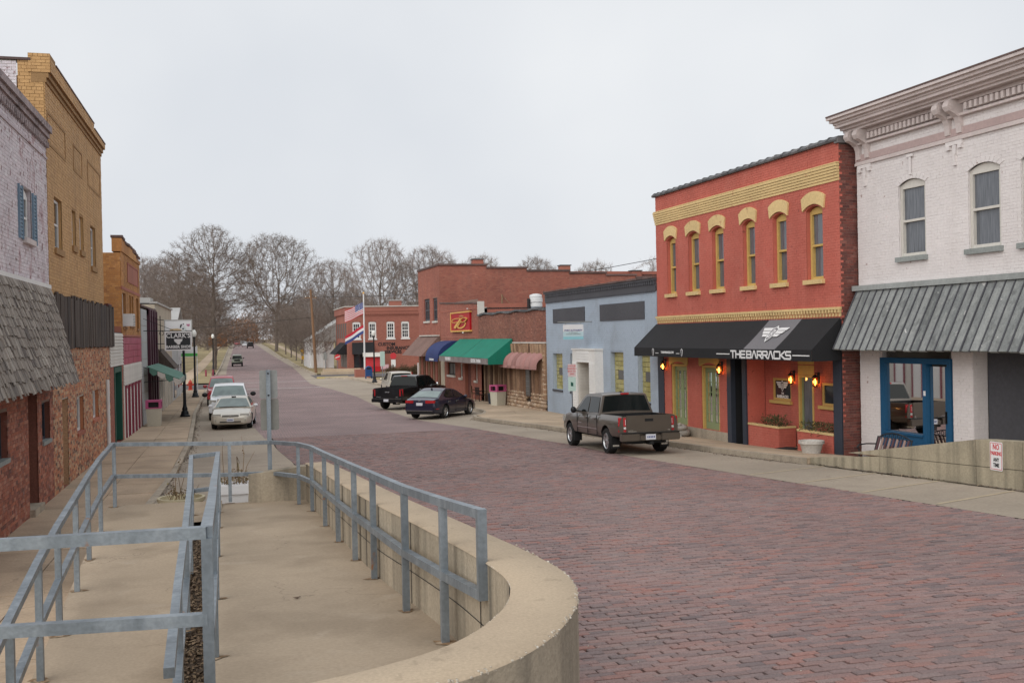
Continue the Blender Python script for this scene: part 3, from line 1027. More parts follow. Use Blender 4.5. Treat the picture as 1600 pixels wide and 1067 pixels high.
slab_walk('left_pavement', lambda y: -4.4, lambda y: lerp(KERB_L, y) - .17, 2, 8, 90.5, zsl, zsl, 1.7, MAT['walk'])
slab_walk('right_pavement', lambda y: lerp(KERB_R, y) + .17, lambda y: max(17.2 - KR * y, lerp(KERB_R, y) + 1.2), 2, 22.8, 110.0,
          lambda y: zr(y) + .15, lambda y: lerp(FACE_Z, y), 2.0, MAT['walk'])


def kerb(name, line, y0, y1, ztop, zbot, side, m, step=1.5, w=.165):
    mm = M()
    y = y0
    while y < y1 - .05:
        e = min(y + step, y1)
        p = []
        for (yy) in (y + .004, e - .004):
            x = line(yy)
            xs = (x, x + w * side)
            p.append([(xs[0], yy, zbot(yy)), (xs[1], yy, zbot(yy)), (xs[1], yy, ztop(yy)), (xs[0], yy, ztop(yy))])
        a, b = p
        mm.hexa([a[0], a[1], b[1], b[0], a[3], a[2], b[2], b[3]])
        y = e
    return mm.build(name, m, kind='structure', fix=True)


kerb('left_kerb', lambda y: lerp(KERB_L, y), 17.9, 90.5, lambda y: max(zr(y) + .02, zsl(y) + .004), lambda y: zr(y) - .9, -1, MAT['kerb'])
kerb('right_kerb', lambda y: lerp(KERB_R, y), 22.8, 110.9, lambda y: zr(y) + .153, lambda y: zr(y) - .2, 1, MAT['kerb'], step=1.0)
# painted corner kerb at the far end of the right pavement
yk = M()
yk.hexa([(8.0, 110.2, -.8), (11.3, 110.0, -.8), (11.3, 110.9, -.8), (8.0, 110.7, -.8), (8.0, 110.2, -.45), (11.3, 110.0, -.45), (11.3, 110.9, -.45), (8.0, 110.7, -.45)])
yk.build('painted_kerb', MAT['yellow_kerb'], kind='structure')
# far pavements and verges
sheet('far_pavement', -6.6, -4.9, 104.5, 500, lambda y: zr(y) + .06, MAT['walk'], step=5)
sheet('far_pavement', 11.2, 12.7, 121.5, 500, lambda y: zr(y) + .06, MAT['walk'], step=5)
kerb('far_kerb', lambda y: -2.6, 104.5, 480, lambda y: zr(y) + .12, lambda y: zr(y) - .2, -1, MAT['kerb'], step=12, w=.2)
kerb('far_kerb', lambda y: 8.6 if y < 200 else 8.0, 121.5, 480, lambda y: zr(y) + .12, lambda y: zr(y) - .2, 1, MAT['kerb'], step=12, w=.2)
sheet('verge', -4.85, -2.85, 105, 480, lambda y: zr(y) + .09, MAT['grass'], step=5)
sheet('verge', lambda y: 8.85, 11.15, 122, 480, lambda y: zr(y) + .09, MAT['grass'], step=5)
sheet('office_forecourt', 16.4, 60, 60.0, 111.4, lambda y: zr(y) + .05, MAT['lane'], step=4)
# ------------------------------------------------------------------ left row of shops
def shell(th, F, s0, s1, z0, z1, depth, side_mat, roof_mat=None, sides=(True, True), name='side_wall', inset=0.03):
    """Flank walls, back and roof behind a facade."""
    m = M()
    a, b = s0 + .012, s1 - .012
    o0 = -inset
    if sides[0]:
        m.quad(F(a, o0, z0), F(a, -depth, z0), F(a, -depth, z1), F(a, o0, z1))
    if sides[1]:
        m.quad(F(b, o0, z0), F(b, -depth, z0), F(b, -depth, z1), F(b, o0, z1))
    m.quad(F(a, -depth, z0), F(b, -depth, z0), F(b, -depth, z1), F(a, -depth, z1))
    m.build(name, side_mat, th)
    r = M()
    r.box(a, b, -depth, o0, z1 - .35, z1 - .25, 0, F)
    r.build('roof', roof_mat or MAT['roof_dark'], th)


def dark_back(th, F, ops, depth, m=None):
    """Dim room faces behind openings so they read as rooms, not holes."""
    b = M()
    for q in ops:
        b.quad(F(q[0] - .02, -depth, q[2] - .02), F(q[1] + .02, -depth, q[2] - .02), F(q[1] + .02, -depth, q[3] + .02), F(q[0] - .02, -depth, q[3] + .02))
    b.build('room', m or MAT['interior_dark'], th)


# ---- 1: flaking white painted brick over a cedar shake hood and old red brick
th = thing('white_brick_shop', 'old shop with flaking white painted brick above a shaggy cedar shake hood', 'shop building', FL(22, 0, -.1))
op = [(23.78, 24.86, 5.86, 7.02)]
brick_wall(th, FL, 15.5, 26.86, 4.97, 8.5, op, MAT['pink_brick'], MAT['pink_mortar'], depth=.16)
low = [(20.15, 21.9, 1.36, 2.31), (23.95, 24.98, -.12, 2.55), (25.52, 26.56, 1.32, 2.25)]
brick_wall(th, FL, 15.5, 27.0, -.14, 2.9, low, MAT['red_brick'], MAT['mortar_dark'], depth=.32, rev=MAT['red_brick'])
m = M()
for k, (z0, z1, o) in enumerate([(8.45, 8.56, .05), (8.56, 8.68, .10), (8.68, 8.84, .16)]):
    m.box(15.5, 26.84, -.1, o, z0, z1, 0, FL)
s = 15.5
while s < 26.7:
    m.box(s, s + .1, .02, .09, 8.33, 8.455, 0, FL)
    s += .2
m.build('cornice', mat('grey_flaked_cornice', (.34, .28, .28), .9, big=(1.5, .25), fine=(12, .3), patch=(6, (.12, .09, .09), .55, .08, .8)), th)
m = M()
m.box(15.5, 26.85, -.02, .035, 8.06, 8.11, 0, FL)
m.build('string_course', MAT['pink_mortar'], th)
w = window(th, FL, 23.86, 24.78, 5.90, 6.86, .07, .07, MAT['white_paint'], MAT['glass'], MAT['pinkgrey_paint'], rise=.15, sillh=.12, silldepth=.1)
for a, b in ((23.36, 23.76), (24.88, 25.28)):
    m = M()
    m.box(a, a + .05, .006, .05, 5.84, 6.98, 0, FL)
    m.box(b - .05, b, .006, .05, 5.84, 6.98, 0, FL)
    for i in range(14):
        z = 5.86 + i * .08
        m.box(a + .05, b - .05, .012, .036, z, z + .055, 0, FL)
    m.build('shutter', MAT['blue_shutter'], th)
m = M()
m.box(15.5, 26.85, -.02, .06, 4.93, 5.03, 0, FL)
m.build('fascia_board', MAT['white_paint'], th)
# cedar shakes
hood = M()
zt, zb, ot, ob_ = 4.94, 2.74, .05, .62
hood.prism([(15.5, 0), (26.76, 0)], 0, 0, lambda a, d, b: FL(a, ot - .04, zt)) if False else None
hood.hexa([FL(15.5, 0.0, zb), FL(26.74, 0.0, zb), FL(26.74, ob_ - .04, zb), FL(15.5, ob_ - .04, zb), FL(15.5, 0, zt), FL(26.74, 0, zt), FL(26.74, ot - .03, zt), FL(15.5, ot - .03, zt)])
hood_ob = hood.build('shake_hood', MAT['dark_board'], th)
L = math.hypot(zt - zb, ob_ - ot)
ux, uz = (ob_ - ot) / L, (zb - zt) / L            # down the slope
nx, nz = -uz, ux                                   # outward normal
pieces = []
rows_n = 11
for r in range(rows_n):
    d1 = L * (r + 1) / rows_n + (.05 if r == rows_n - 1 else 0)
    s = 15.5 - random.random() * .1
    while s < 26.74:
        wd = random.uniform(.08, .19)
        ln = random.uniform(.28, .40)
        e = d1 + random.uniform(-.035, .06)
        pieces.append((max(s, 15.5), min(s + wd - .008, 26.76), e - ln, e, random.uniform(.0, .022)))
        s += wd
rank = []
for i, (a, b, d0, d1, l) in enumerate(pieces):
    dist, vis = sight(FL(a, ot + ux * d1, zt + uz * d1))
    if vis:
        rank.append((dist, i))
rank.sort()
ind = {i for _, i in rank[:300]}
rest = M()
for i, (a, b, d0, d1, l) in enumerate(pieces):
    if b - a < .03:
        continue
    t0, t1 = .004, .03 + l
    d0 = max(d0, .0)
    def Q(s_, d, t):
        return FL(s_, ot + ux * d + nx * t, zt + uz * d + nz * t)
    p = [Q(a, d0, -.004), Q(b, d0, -.004), Q(b, d1, t1 - .018), Q(a, d1, t1 - .018), Q(a, d0, t0 + .006), Q(b, d0, t0 + .006), Q(b, d1, t1), Q(a, d1, t1)]
    if i in ind:
        q = M()
        q.hexa(p)
        q.build('shake', MAT['shake'], hood_ob)
    else:
        rest.hexa(p)
rest.build('shakes', MAT['shake'], hood_ob, kind='stuff')
for a, b in ((20.25, 21.84), (25.58, 26.5)):
    window(th, FL, a, b, (1.40 if a < 22 else 1.36), 2.24, .1, .06, MAT['navy_paint'], MAT['glass'], MAT['grey_stone'], meet=False, sillh=.09, silldepth=.05, nx=2)
m = M()
m.box(24.05, 24.9, -.30, -.26, .06, 2.5, 0, FL)
dr = m.build('door', MAT['dark_board'], th)
m = M()
m.box(24.12, 24.15, -.255, -.235, .95, 1.05, 0, FL)
m.build('handle', MAT['chrome'], dr)
m = M()
m.box(23.9, 25.04, -.3, .12, -.13, .05, 0, FL)
m.build('doorstep', MAT['kerb'], th)
shell(th, FL, 15.5, 26.84, -.14, 8.45, 14, MAT['pink_brick'])

# ---- 2: ochre brick block with a weathered board hoarding over salvaged brick
th = thing('tan_brick_building', 'tall ochre brick building with white sash windows and dark boards over patchwork brick', 'building', FL(32, 0, -.1))
w4 = [(27.80, 28.98, 6.0, 7.32), (30.66, 31.34, 6.3, 7.34), (32.09, 32.85, 6.3, 7.34), (34.36, 35.5, 6.0, 7.30)]
brick_wall(th, FL, 26.9, 37.35, 4.6, 9.95, w4, MAT['tan_brick'], MAT['tan_mortar'], depth=.2, pitch=.085)
low = [(28.35, 29.25, -.12, 2.17), (30.8, 32.1, 1.07, 2.09), (34.05, 35.42, 1.2, 2.12)]
brick_wall(th, FL, 27.02, 38.6, -.16, 3.55, low, MAT['mixed_brick'], MAT['mortar'], depth=.3)
for a, b, c, d in w4:
    window(th, FL, a + .02, b - .02, c + .03, d - .02, .08, .07, MAT['white_paint'], MAT['glass_curtain'] if b - a < 1 else MAT['glass'], MAT['tan_mortar'], meet=(b - a > 1), sillh=.16, silldepth=.06)
dark_back(th, FL, w4, .19)
for a, b, c, d in ((27.12, 29.7, 8.56, 9.24), (31.22, 32.76, 8.56, 9.2), (34.05, 36.85, 8.55, 9.22)):
    m = M()
    m.box(a, b, 0, .022, d, d + .07, 0, FL)
    m.box(a, b, 0, .022, c - .07, c, 0, FL)
    m.box(a - .07, a, 0, .022, c - .07, d + .07, 0, FL)
    m.box(b, b + .07, 0, .022, c - .07, d + .07, 0, FL)
    m.build('panel_frame', MAT['tan_mortar'], th)
m = M()
for z0, z1, o in ((9.95, 10.06, .04), (10.06, 10.18, .09), (10.18, 10.36, .14)):
    m.box(26.9, 37.36, -.3, o, z0, z1, 0, FL)
m.box(26.9, 34.7, -.3, .12, 10.36, 10.52, 0, FL)
m.box(26.9, 27.7, -.35, .13, 10.52, 10.64, 0, FL)
m.build('parapet', MAT['tan_mortar'], th)
brick_wall(th, lambda s, o, z: FL(s, o + .145, z), 26.9, 37.36, 10.185, 10.36, [], MAT['tan_brick'], MAT['tan_mortar'], name='parapet_face', pitch=.085)
brick_wall(th, lambda s, o, z: FL(s, o + .135, z), 26.9, 34.7, 10.365, 10.52, [], MAT['tan_brick'], MAT['tan_mortar'], name='parapet_face', pitch=.077)
brick_wall(th, plane_frame((LX + .14, 26.89, 0), (-1, 0, 0), (0, -1, 0)), 0, .5, 10.18, 10.64, [], MAT['tan_brick'], MAT['tan_mortar'], name='parapet_end', pitch=.076)
m = M()
m.box(27.7, 34.72, -.34, .16, 10.525, 10.565, 0, FL)
m.box(34.72, 37.4, -.34, .17, 10.365, 10.405, 0, FL)
m.build('coping', MAT['coping_brown'], th)
# near flank above the white shop: pale painted brick with an ochre quoin
FS = plane_frame((LX, 26.92, 0), (-1, 0, 0), (0, -1, 0))
brick_wall(th, FS, .62, 9, 8.3, 10.45, [], MAT['pink_brick'], MAT['mortar'], name='flank_wall')
brick_wall(th, FS, 0.02, .6, 8.3, 10.5, [], MAT['tan_brick'], MAT['tan_mortar'], name='quoin_wall', pitch=.085, proud=.012)
m = M()
m.box(.3, 9, -.3, .05, 10.46, 10.52, 0, FS)
m.build('flank_coping', MAT['coping_brown'], th)
shell(th, FL, 26.95, 37.35, -.16, 10.1, 14, MAT['red_brick'])
# hoarding boards, each one a part
s = 27.25
while s < 39.4:
    wd = random.uniform(.24, .32)
    q = M()
    zt = 4.86 + random.uniform(-.07, .06) + (.03 if s > 36 else 0)
    zb = 3.48 + random.uniform(-.03, .03)
    q.box(s, s + wd - .015, .03, .06 + random.random() * .025, zb, zt, 0, FL)
    q.build('board', MAT['dark_board'], th)
    s += wd
for a, b, c, d in low[1:]:
    window(th, FL, a + .03, b - .03, c + .03, d - .02, .1, .07, MAT['white_paint'], MAT['glass_curtain'], MAT['red_brick'], meet=False, sillh=.1, silldepth=.05)
m = M()
m.box(28.4, 29.2, -.29, -.25, -.06, 2.12, 0, FL)
m.build('door', MAT['dark_board'], th)
m = M()
m.tube([FL(37.4, .06, -.1), FL(37.4, .06, 2.35)], .06, 8)
m.build('downpipe', MAT['white_metal'], th)

# ---- 3: low infill with off-white siding and a green door
th = thing('siding_fronted_shop', 'narrow low shopfront with off-white lap siding above a dark green door', 'shop building', FL(40.6, 0, -.1))
low = [(39.75, 42.25, -.16, 2.72)]
brick_wall(th, FL, 38.62, 42.88, -.18, 2.78, low, MAT['tavern_brick'], MAT['mortar_dark'], depth=.3)
for i in range(10):
    q = M()
    z = 2.75 + i * .122
    q.hexa([FL(38.63, .0, z), FL(42.86, .0, z), FL(42.86, .045, z), FL(38.63, .045, z), FL(38.63, 0, z + .118), FL(42.86, 0, z + .118), FL(42.86, .015, z + .118), FL(38.63, .015, z + .118)])
    q.build('siding_board', MAT['siding'], th)
m = M()
for a, b in ((39.78, 40.0), (42.0, 42.22)):
    m.box(a, b, -.2, .03, -.12, 2.7, 0, FL)
m.box(40.0, 42.0, -.2, .02, 2.5, 2.7, 0, FL)
m.build('door_frame', MAT['green_trim'], th)
m = M()
m.box(40.0, 42.0, -.28, -.24, -.1, 2.5, 0, FL)
dr = m.build('door', MAT['green_trim'], th)
m = M()
m.box(40.25, 41.75, -.24, -.23, .6, 2.3, 0, FL)
m.build('pane', MAT['glass_curtain'], dr)
m = M()
m.box(38.62, 39.6, -.9, -.02, 3.98, 4.95, 0, FL)
m.box(38.6, 39.62, -.92, 0, 4.95, 5.0, 0, FL)
m.build('brick_stack', MAT['dark_brick'], th)
shell(th, FL, 38.62, 42.88, -.18, 4.25, 12, MAT['red_brick'])

# ---- 4: orange-tan brick over magenta tiles
th = thing('orange_brick_building', 'orange tan brick building with a broken stepped parapet above magenta enamel tiles', 'building', FL(46.8, 0, -.2))
w4 = [(43.12, 44.4, 4.2, 5.6), (45.9, 46.55, 4.3, 5.6), (46.85, 47.5, 4.3, 5.6), (48.9, 49.95, 4.2, 5.6)]
brick_wall(th, FL, 42.92, 50.7, 3.84, 7.2, w4, MAT['orange_brick'], MAT['orange_mortar'], depth=.2)
FS = plane_frame((LX, 42.93, 0), (-1, 0, 0), (0, -1, 0))
brick_wall(th, FS, .02, 4.0, 3.9, 7.15, [], MAT['orange_brick'], MAT['orange_mortar'], name='flank_wall')
for a, b, c, d in w4:
    window(th, FL, a + .02, b - .02, c + .03, d - .02, .1, .08, MAT['white_paint'] if a < 44 else MAT['dark_board'], MAT['glass'], MAT['orange_mortar'], sillh=.1, meet=True)
m = M()
m.box(42.9, 50.7, -.02, .03, 5.72, 5.84, 0, FL)
m.box(42.9, 50.7, -.02, .035, 3.84, 3.92, 0, FL)
m.build('string_course', MAT['tavern_brick'], th)
m = M()
for a, b, c, d in ((45.3, 49.8, 6.86, 6.94), (45.3, 49.8, 6.12, 6.2), (45.22, 45.32, 6.12, 6.94), (49.78, 49.88, 6.12, 6.94)):
    m.box(a, b, 0, .03, c, d, 0, FL)
m.box(45.33, 49.77, .0, .012, 6.2, 6.86, 0, FL)
m.build('brick_panel', MAT['tavern_brick'], th)
m = M()
for a, b, z in ((42.9, 44.2, 7.72), (44.2, 45.6, 7.58), (45.6, 47.2, 7.62), (47.2, 48.9, 7.5), (48.9, 50.72, 7.38)):
    m.box(a, b - .004, -.32, .05, 7.2, z, 0, FL)
m.build('parapet', MAT['orange_brick'], th)
m = M()
s = 42.9
while s < 50.5:
    m.box(s, s + .3, -.36, .09, lerp([(42.9, 7.72), (44.2, 7.6), (47.2, 7.6), (50.7, 7.38)], s) + .004 + random.random() * .03, lerp([(42.9, 7.72), (44.2, 7.6), (47.2, 7.6), (50.7, 7.38)], s) + .09 + random.random() * .06, 0, FL)
    s += random.uniform(.32, .55)
m.build('coping', MAT['coping_brown'], th)
for r in range(4):
    for c in range(12):
        q = M()
        a = 42.95 + c * .645
        q.box(a + .008, a + .637, .0, .03 + random.random() * .004, 2.72 + r * .275 + .008, 2.72 + (r + 1) * .275 - .004, 0, FL)
        q.build('tile', MAT['maroon_tile'], th)
for i in range(7):
    q = M()
    z = 1.92 + i * .115
    q.hexa([FL(42.95, .0, z), FL(50.7, .0, z), FL(50.7, .045, z), FL(42.95, .045, z), FL(42.95, 0, z + .112), FL(50.7, 0, z + .112), FL(50.7, .015, z + .112), FL(42.95, .015, z + .112)])
    q.build('siding_board', MAT['siding'], th)
m = M()
m.box(42.95, 50.7, -.1, .0, -.4, 1.92, 0, FL)
m.build('wall', MAT['siding'], th)
for a in (43.5, 44.9, 46.3, 47.7, 49.1):
    q = M()
    q.box(a, a + .1, .003, .06, -.25, 1.88, 0, FL)
    q.box(a + .75, a + .85, .003, .06, -.25, 1.88, 0, FL)
    q.box(a + .1, a + .75, .003, .055, 1.78, 1.88, 0, FL)
    f = q.build('door_frame', MAT['burgundy'], th)
    q = M()
    q.box(a + .1, a + .75, .004, .03, -.25, 1.78, 0, FL)
    q.build('panel', MAT['white_paint'], f)
shell(th, FL, 42.95, 50.7, -.3, 7.15, 12, MAT['orange_brick'])
ac = thing('air_conditioner', 'white window air conditioner under the sash of the orange brick building', 'air conditioner', FL(43.75, .2, 4.3))
m = M()
m.box(43.35, 44.15, -.05, .38, 4.26, 4.75, 0, FL)
m.build('casing', MAT['white_metal'], ac)
m = M()
for i in range(7):
    m.box(43.4, 44.1, .381, .39, 4.3 + i * .06, 4.33 + i * .06, 0, FL)
m.build('grille', MAT['sign_back'], ac)

# ---- 5: tin panelled and beige fronts with the plum portal
th = thing('plum_portal_shop', 'grey tin panelled shopfront with a tall plum painted portal', 'shop building', FL(55, 0, -.3))
m = M()
m.box(50.75, 60.0, -.3, 0, -.5, 5.2, 0, FL)
m.build('wall', MAT['beige_wall'], th)
for r in range(7):
    q = M()
    q.box(50.8, 53.9, .003, .03, -.4 + r * .8 + .01, -.4 + (r + 1) * .8 - .01, 0, FL)
    q.build('tin_panel', MAT['grey_siding'], th)
for a in (54.2, 55.6, 57.2, 58.8):
    q = M()
    q.box(a, a + .5, .003, .16, -.45, 5.25, 0, FL)
    q.build('pilaster', MAT['plum'], th)
m = M()
m.box(54.2, 59.3, .0, .1, 4.95, 5.3, 0, FL)
m.box(54.7, 58.8, .003, .05, -.4, 5.0, 0, FL)
m.build('plum_panel', MAT['plum'], th)
m = M()
m.box(50.75, 60.0, -.35, .06, 5.3, 5.38, 0, FL)
m.build('coping', MAT['coping_brown'], th)
shell(th, FL, 50.8, 60.0, -.5, 5.2, 12, MAT['grey_siding'])
aw = thing('canvas_awning', 'faded green scalloped canvas awning reaching over the left pavement', 'awning', FL(55, 0, 2.4))
m = M()
NS = 12
for i in range(NS):
    a, b = 51.5 + i * .6, 51.5 + (i + 1) * .6
    m.hexa([FL(a, .18, 2.42), FL(b, .18, 2.42), FL(b, 1.62, 1.80), FL(a, 1.62, 1.80), FL(a, .18, 2.46), FL(b, .18, 2.46), FL(b, 1.62, 1.84), FL(a, 1.62, 1.84)], 0)
m.build('canvas', MAT['awning_stripe_green'], aw)
m = M()
for i in range(NS):
    a, b = 51.5 + i * .6, 51.5 + (i + 1) * .6
    m.prism([(a + .01, 1.82), (b - .01, 1.82), (b - .01, 1.62), ((a + b) / 2, 1.5), (a + .01, 1.62)], 1.62, 1.635, FL, i % 2)
for k in range(4):
    o0 = .3 + k * .36
    zz = 2.42 - (o0 - .18) * .43
    m.prism([(o0, zz), (o0 + .34, zz - .15), (o0 + .34, zz - .3), (o0 + .17, zz - .38), (o0, zz - .2)], 51.49, 51.5, lambda a, d, b: FL(d, a, b), k % 2)
m.build('valance', [MAT['awning_stripe_green'], MAT['siding']], aw)
m = M()
for s in (51.55, 58.65):
    m.tube([FL(s, .03, 1.7), FL(s, 1.6, 1.8)], .02, 6)
    m.tube([FL(s, .03, 2.42), FL(s, 1.6, 1.8)], .02, 6)
m.build('frame', MAT['black_iron'], aw)
hd = thing('shingle_hood', 'small dark shingled hood behind the green scalloped awning', 'roof hood', FL(61, 0, 2.4))
m = M()
m.hexa([FL(60.1, .01, 2.1), FL(64, .01, 2.1), FL(64, 1.0, 2.1), FL(60.1, 1.0, 2.1), FL(60.1, .01, 3.2), FL(64, .01, 3.2), FL(64, .12, 3.2), FL(60.1, .12, 3.2)])
m.build('shingles', MAT['dark_board'], hd)

th = thing('beige_shop', 'beige plastered shop row with small windows beyond the plum portal', 'shop building', FL(68, 0, -.4))
m = M()
op = [(61 + i * 2.0, 62.2 + i * 2.0, .3, 1.9) for i in range(6)]
split_wall(m, FL, 60.02, 74.0, -.6, 5.75, op)
reveals(m, FL, op, .2)
m.build('wall', MAT['beige_wall'], th)
for a, b, c, d in op:
    window(th, FL, a, b, c, d, .1, .06, MAT['siding'], MAT['glass_curtain'], None, meet=False)
m = M()
m.box(60.02, 74.0, -.3, .1, 5.75, 5.85, 0, FL)
m.box(62, 64.0, -1.6, -.4, 5.85, 6.15, 0, FL)
m.build('coping', MAT['tin_roof'], th)
for i in range(8):
    q = M()
    q.box(60.2 + i * 1.7, 60.35 + i * 1.7, .0, .08, -.5, 2.4, 0, FL)
    q.build('pilaster', MAT['siding'], th)
shell(th, FL, 60.05, 73.95, -.6, 5.7, 12, MAT['beige_wall'])
th = thing('gabled_store', 'white gabled store with a pale tin roof at the far end of the left row', 'shop building', FL(80, 0, -.4))
m = M()
m.box(74.05, 86, -14, 0, -.7, 4.4, 0, FL)
m.prism([(74.05, 4.4), (86, 4.4), (80, 6.0)], -14, 0, FL, 0)
m.build('wall', MAT['grey_siding'], th)
m = M()
for a, b in ((73.8, 80.0), (86.25, 80.0)):
    m.hexa([FL(a, -14, 4.36), FL(b, -14, 6.02), FL(b, .3, 6.02), FL(a, .3, 4.36), FL(a, -14, 4.46), FL(b, -14, 6.12), FL(b, .3, 6.12), FL(a, .3, 4.46)])
m.build('roof', MAT['tin_roof'], th)
m = M()
m.box(75.2, 78.4, .003, .05, -.3, 1.9, 0, FL)
m.box(80.2, 84.8, .003, .05, .2, 1.9, 0, FL)
m.build('window', MAT['glass_curtain'], th)

# ---- signs hung out over the left pavement
sg = thing('barber_shop_sign', 'black hanging barber sign with a white emblem and white frame over the left pavement', 'sign', (-2.8, 52, 3.2))
FB = plane_frame((-2.79, 51.97, 3.63), (1, 0, 0), (0, -1, 0))
m = M()
m.box(-.58, .58, -.04, .02, -.44, .44, 0, FB)
m.build('panel', MAT['sign_black'], sg)
m = M()
for a, b, c, d in ((-.62, .62, .40, .46), (-.62, .62, -.46, -.40), (-.62, -.56, -.4, .4), (.56, .62, -.4, .4)):
    m.box(a, b, -.05, .035, c, d, 0, FB)
m.build('frame', MAT['sign_white'], sg)
text_mesh("CLARK'S", .3, lambda a, d, b: FB(a, .03 + d, .25 + b), sx=1.0, bold=.006).build('lettering', MAT['letter_white'], sg)
text_mesh("BARBER SHOP", .185, lambda a, d, b: FB(a, .03 + d, -.28 + b), sx=.98, bold=.006).build('lettering', MAT['letter_white'], sg)
m = M()
m.prism([(-.2, .1), (.2, .1), (.17, -.0), (.1, -.06), (.08, -.15), (-.02, -.17), (-.1, -.08), (-.17, -.02)], .022, .032, FB)
m.build('emblem', MAT['letter_white'], sg)
m = M()
m.tube([(-4.4, 51.97, 4.15), (-2.15, 51.97, 4.12)], .02, 6)
m.tube([(-3.2, 51.97, 4.13), (-3.2, 51.97, 4.05)], .012, 5)
m.tube([(-2.4, 51.97, 4.13), (-2.4, 51.97, 4.05)], .012, 5)
m.tube([(-4.4, 51.97, 4.75), (-3.0, 51.97, 4.15)], .012, 5)
t = [(-3.55 + .1 * math.cos(k * math.pi / 6), 51.97, 4.02 + .1 * math.sin(k * math.pi / 6)) for k in range(13)]
m.tube(t, .014, 5)
m.build('bracket', MAT['black_iron'], sg)
sg = thing('shop_sign', 'large blank white projecting sign with a painted bird above the barber sign', 'sign', (-3.1, 58, 3.6))
FB = plane_frame((-3.1, 58, 4.15), (1, 0, 0), (0, -1, 0))
m = M()
m.box(-.68, .68, -.05, .02, -.58, .6, 0, FB)
m.build('panel', MAT['sign_white'], sg)
m = M()
for a, b, c, d in ((-.72, .72, .58, .64), (-.72, -.67, -.6, .58), (.67, .72, -.6, .58)):
    m.box(a, b, -.06, .03, c, d, 0, FB)
m.build('frame', MAT['tin_roof'], sg)
m = M()
m.prism([(-.45, .02), (.18, .02), (.2, .1), (-.05, .16), (-.42, .14)], .022, .028, FB, 0)
m.prism([(.18, .05), (.42, .05), (.38, .2), (.3, .3), (.22, .2)], .022, .03, FB, 1)
m.prism([(.08, .18), (.14, .2), (.2, .36), (.15, .4), (.1, .34)], .022, .03, FB, 2)
m.prism([(.24, .34), (.3, .4), (.27, .44), (.23, .4)], .022, .03, FB, 2)
m.prism([(.42, .34), (.5, .26), (.6, .3), (.58, .42), (.5, .38), (.44, .42)], .022, .03, FB, 3)
m.build('painted_scene', [mat('painted_sand', (.5, .36, .2), .6), mat('painted_snow', (.62, .66, .66), .6), MAT['letter_black'], mat('painted_script', (.5, .2, .3), .6)], sg)
m = M()
m.tube([(-4.02, 58, 3.1), (-4.02, 58, 5.0)], .025, 6)
m.tube([(-4.4, 58, 3.5), (-3.7, 58, 3.5)], .02, 6)
m.tube([(-4.4, 58, 4.85), (-3.7, 58, 4.75)], .02, 6)
m.build('bracket', MAT['black_iron'], sg)
sg = thing('store_sign', 'white post sign with a bright green band near the far corner', 'sign', (-3.7, 80, -.45))
m = M()
m.box(-4.3, -2.95, 79.97, 80.03, 2.45, 3.2)
m.build('panel', MAT['sign_white'], sg)
m = M()
m.box(-4.1, -2.95, 79.95, 79.968, 2.5, 2.72)
m.build('band', MAT['green_sign'], sg)
m = M()
m.tube([(-4.25, 80.05, -.5), (-4.25, 80.05, 3.3)], .04, 6)
m.tube([(-3.0, 80.05, -.5), (-3.0, 80.05, 3.3)], .04, 6)
m.build('post', MAT['white_metal'], sg)
# ------------------------------------------------------------------ right row
# ---- 1: cream white painted building with bracketed cornice and board awning
th = thing('white_corner_building', 'cream white painted brick building with bracketed cornice and a grey board awning', 'building', FW(20, 0, .3))
wins = [(22.18, 23.2), (19.68, 20.7), (18.1, 19.08), (15.6, 16.54), (13.1, 14.04)]
op = [(a, b, 5.40, 7.26) for a, b in wins]
brick_wall(th, FW, 10.0, 24.93, 4.72, 8.98, [(a, b, c, d + .14) for a, b, c, d in op], MAT['white_brick'], MAT['white_mortar'], n_ind=300, depth=.24, pitch=.0745, proud=.0055)
for a, b, c, d in op:
    m = M()
    pts = arc_pts((a + b) / 2, (b - a) / 2, d, .14, 10)
    m.prism([(a - .01, d + .15), (b + .01, d + .15)] + [(q[0], q[1]) for q in reversed(pts)], -.012, .006, FW)
    m.build('arch_infill', MAT['white_brick'], th)
    m = M()
    o = arc_pts((a + b) / 2, (b - a) / 2 + .13, d + .07, .2, 9)
    i_ = arc_pts((a + b) / 2, (b - a) / 2, d, .14, 9)
    for k in range(9):
        g = .012
        p = [i_[k], i_[k + 1], o[k + 1], o[k]]
        p = [(p[0][0] + g * .5, p[0][1]), (p[1][0] - g * .5, p[1][1]), (p[2][0] - g * .5, p[2][1]), (p[3][0] + g * .5, p[3][1])]
        m.prism(p, 0, .02, FW)
    m.build('arch_bricks', MAT['white_brick'], th)
    w = window(th, FW, a + .012, b - .012, c + .02, d - .005, .05, .085, MAT['siding'], MAT['glass_curtain'], MAT['grey_stone'], rise=.135, fd=.12, sillh=.13, silldepth=.1, meet=True)
dark_back(th, FW, op, .3)
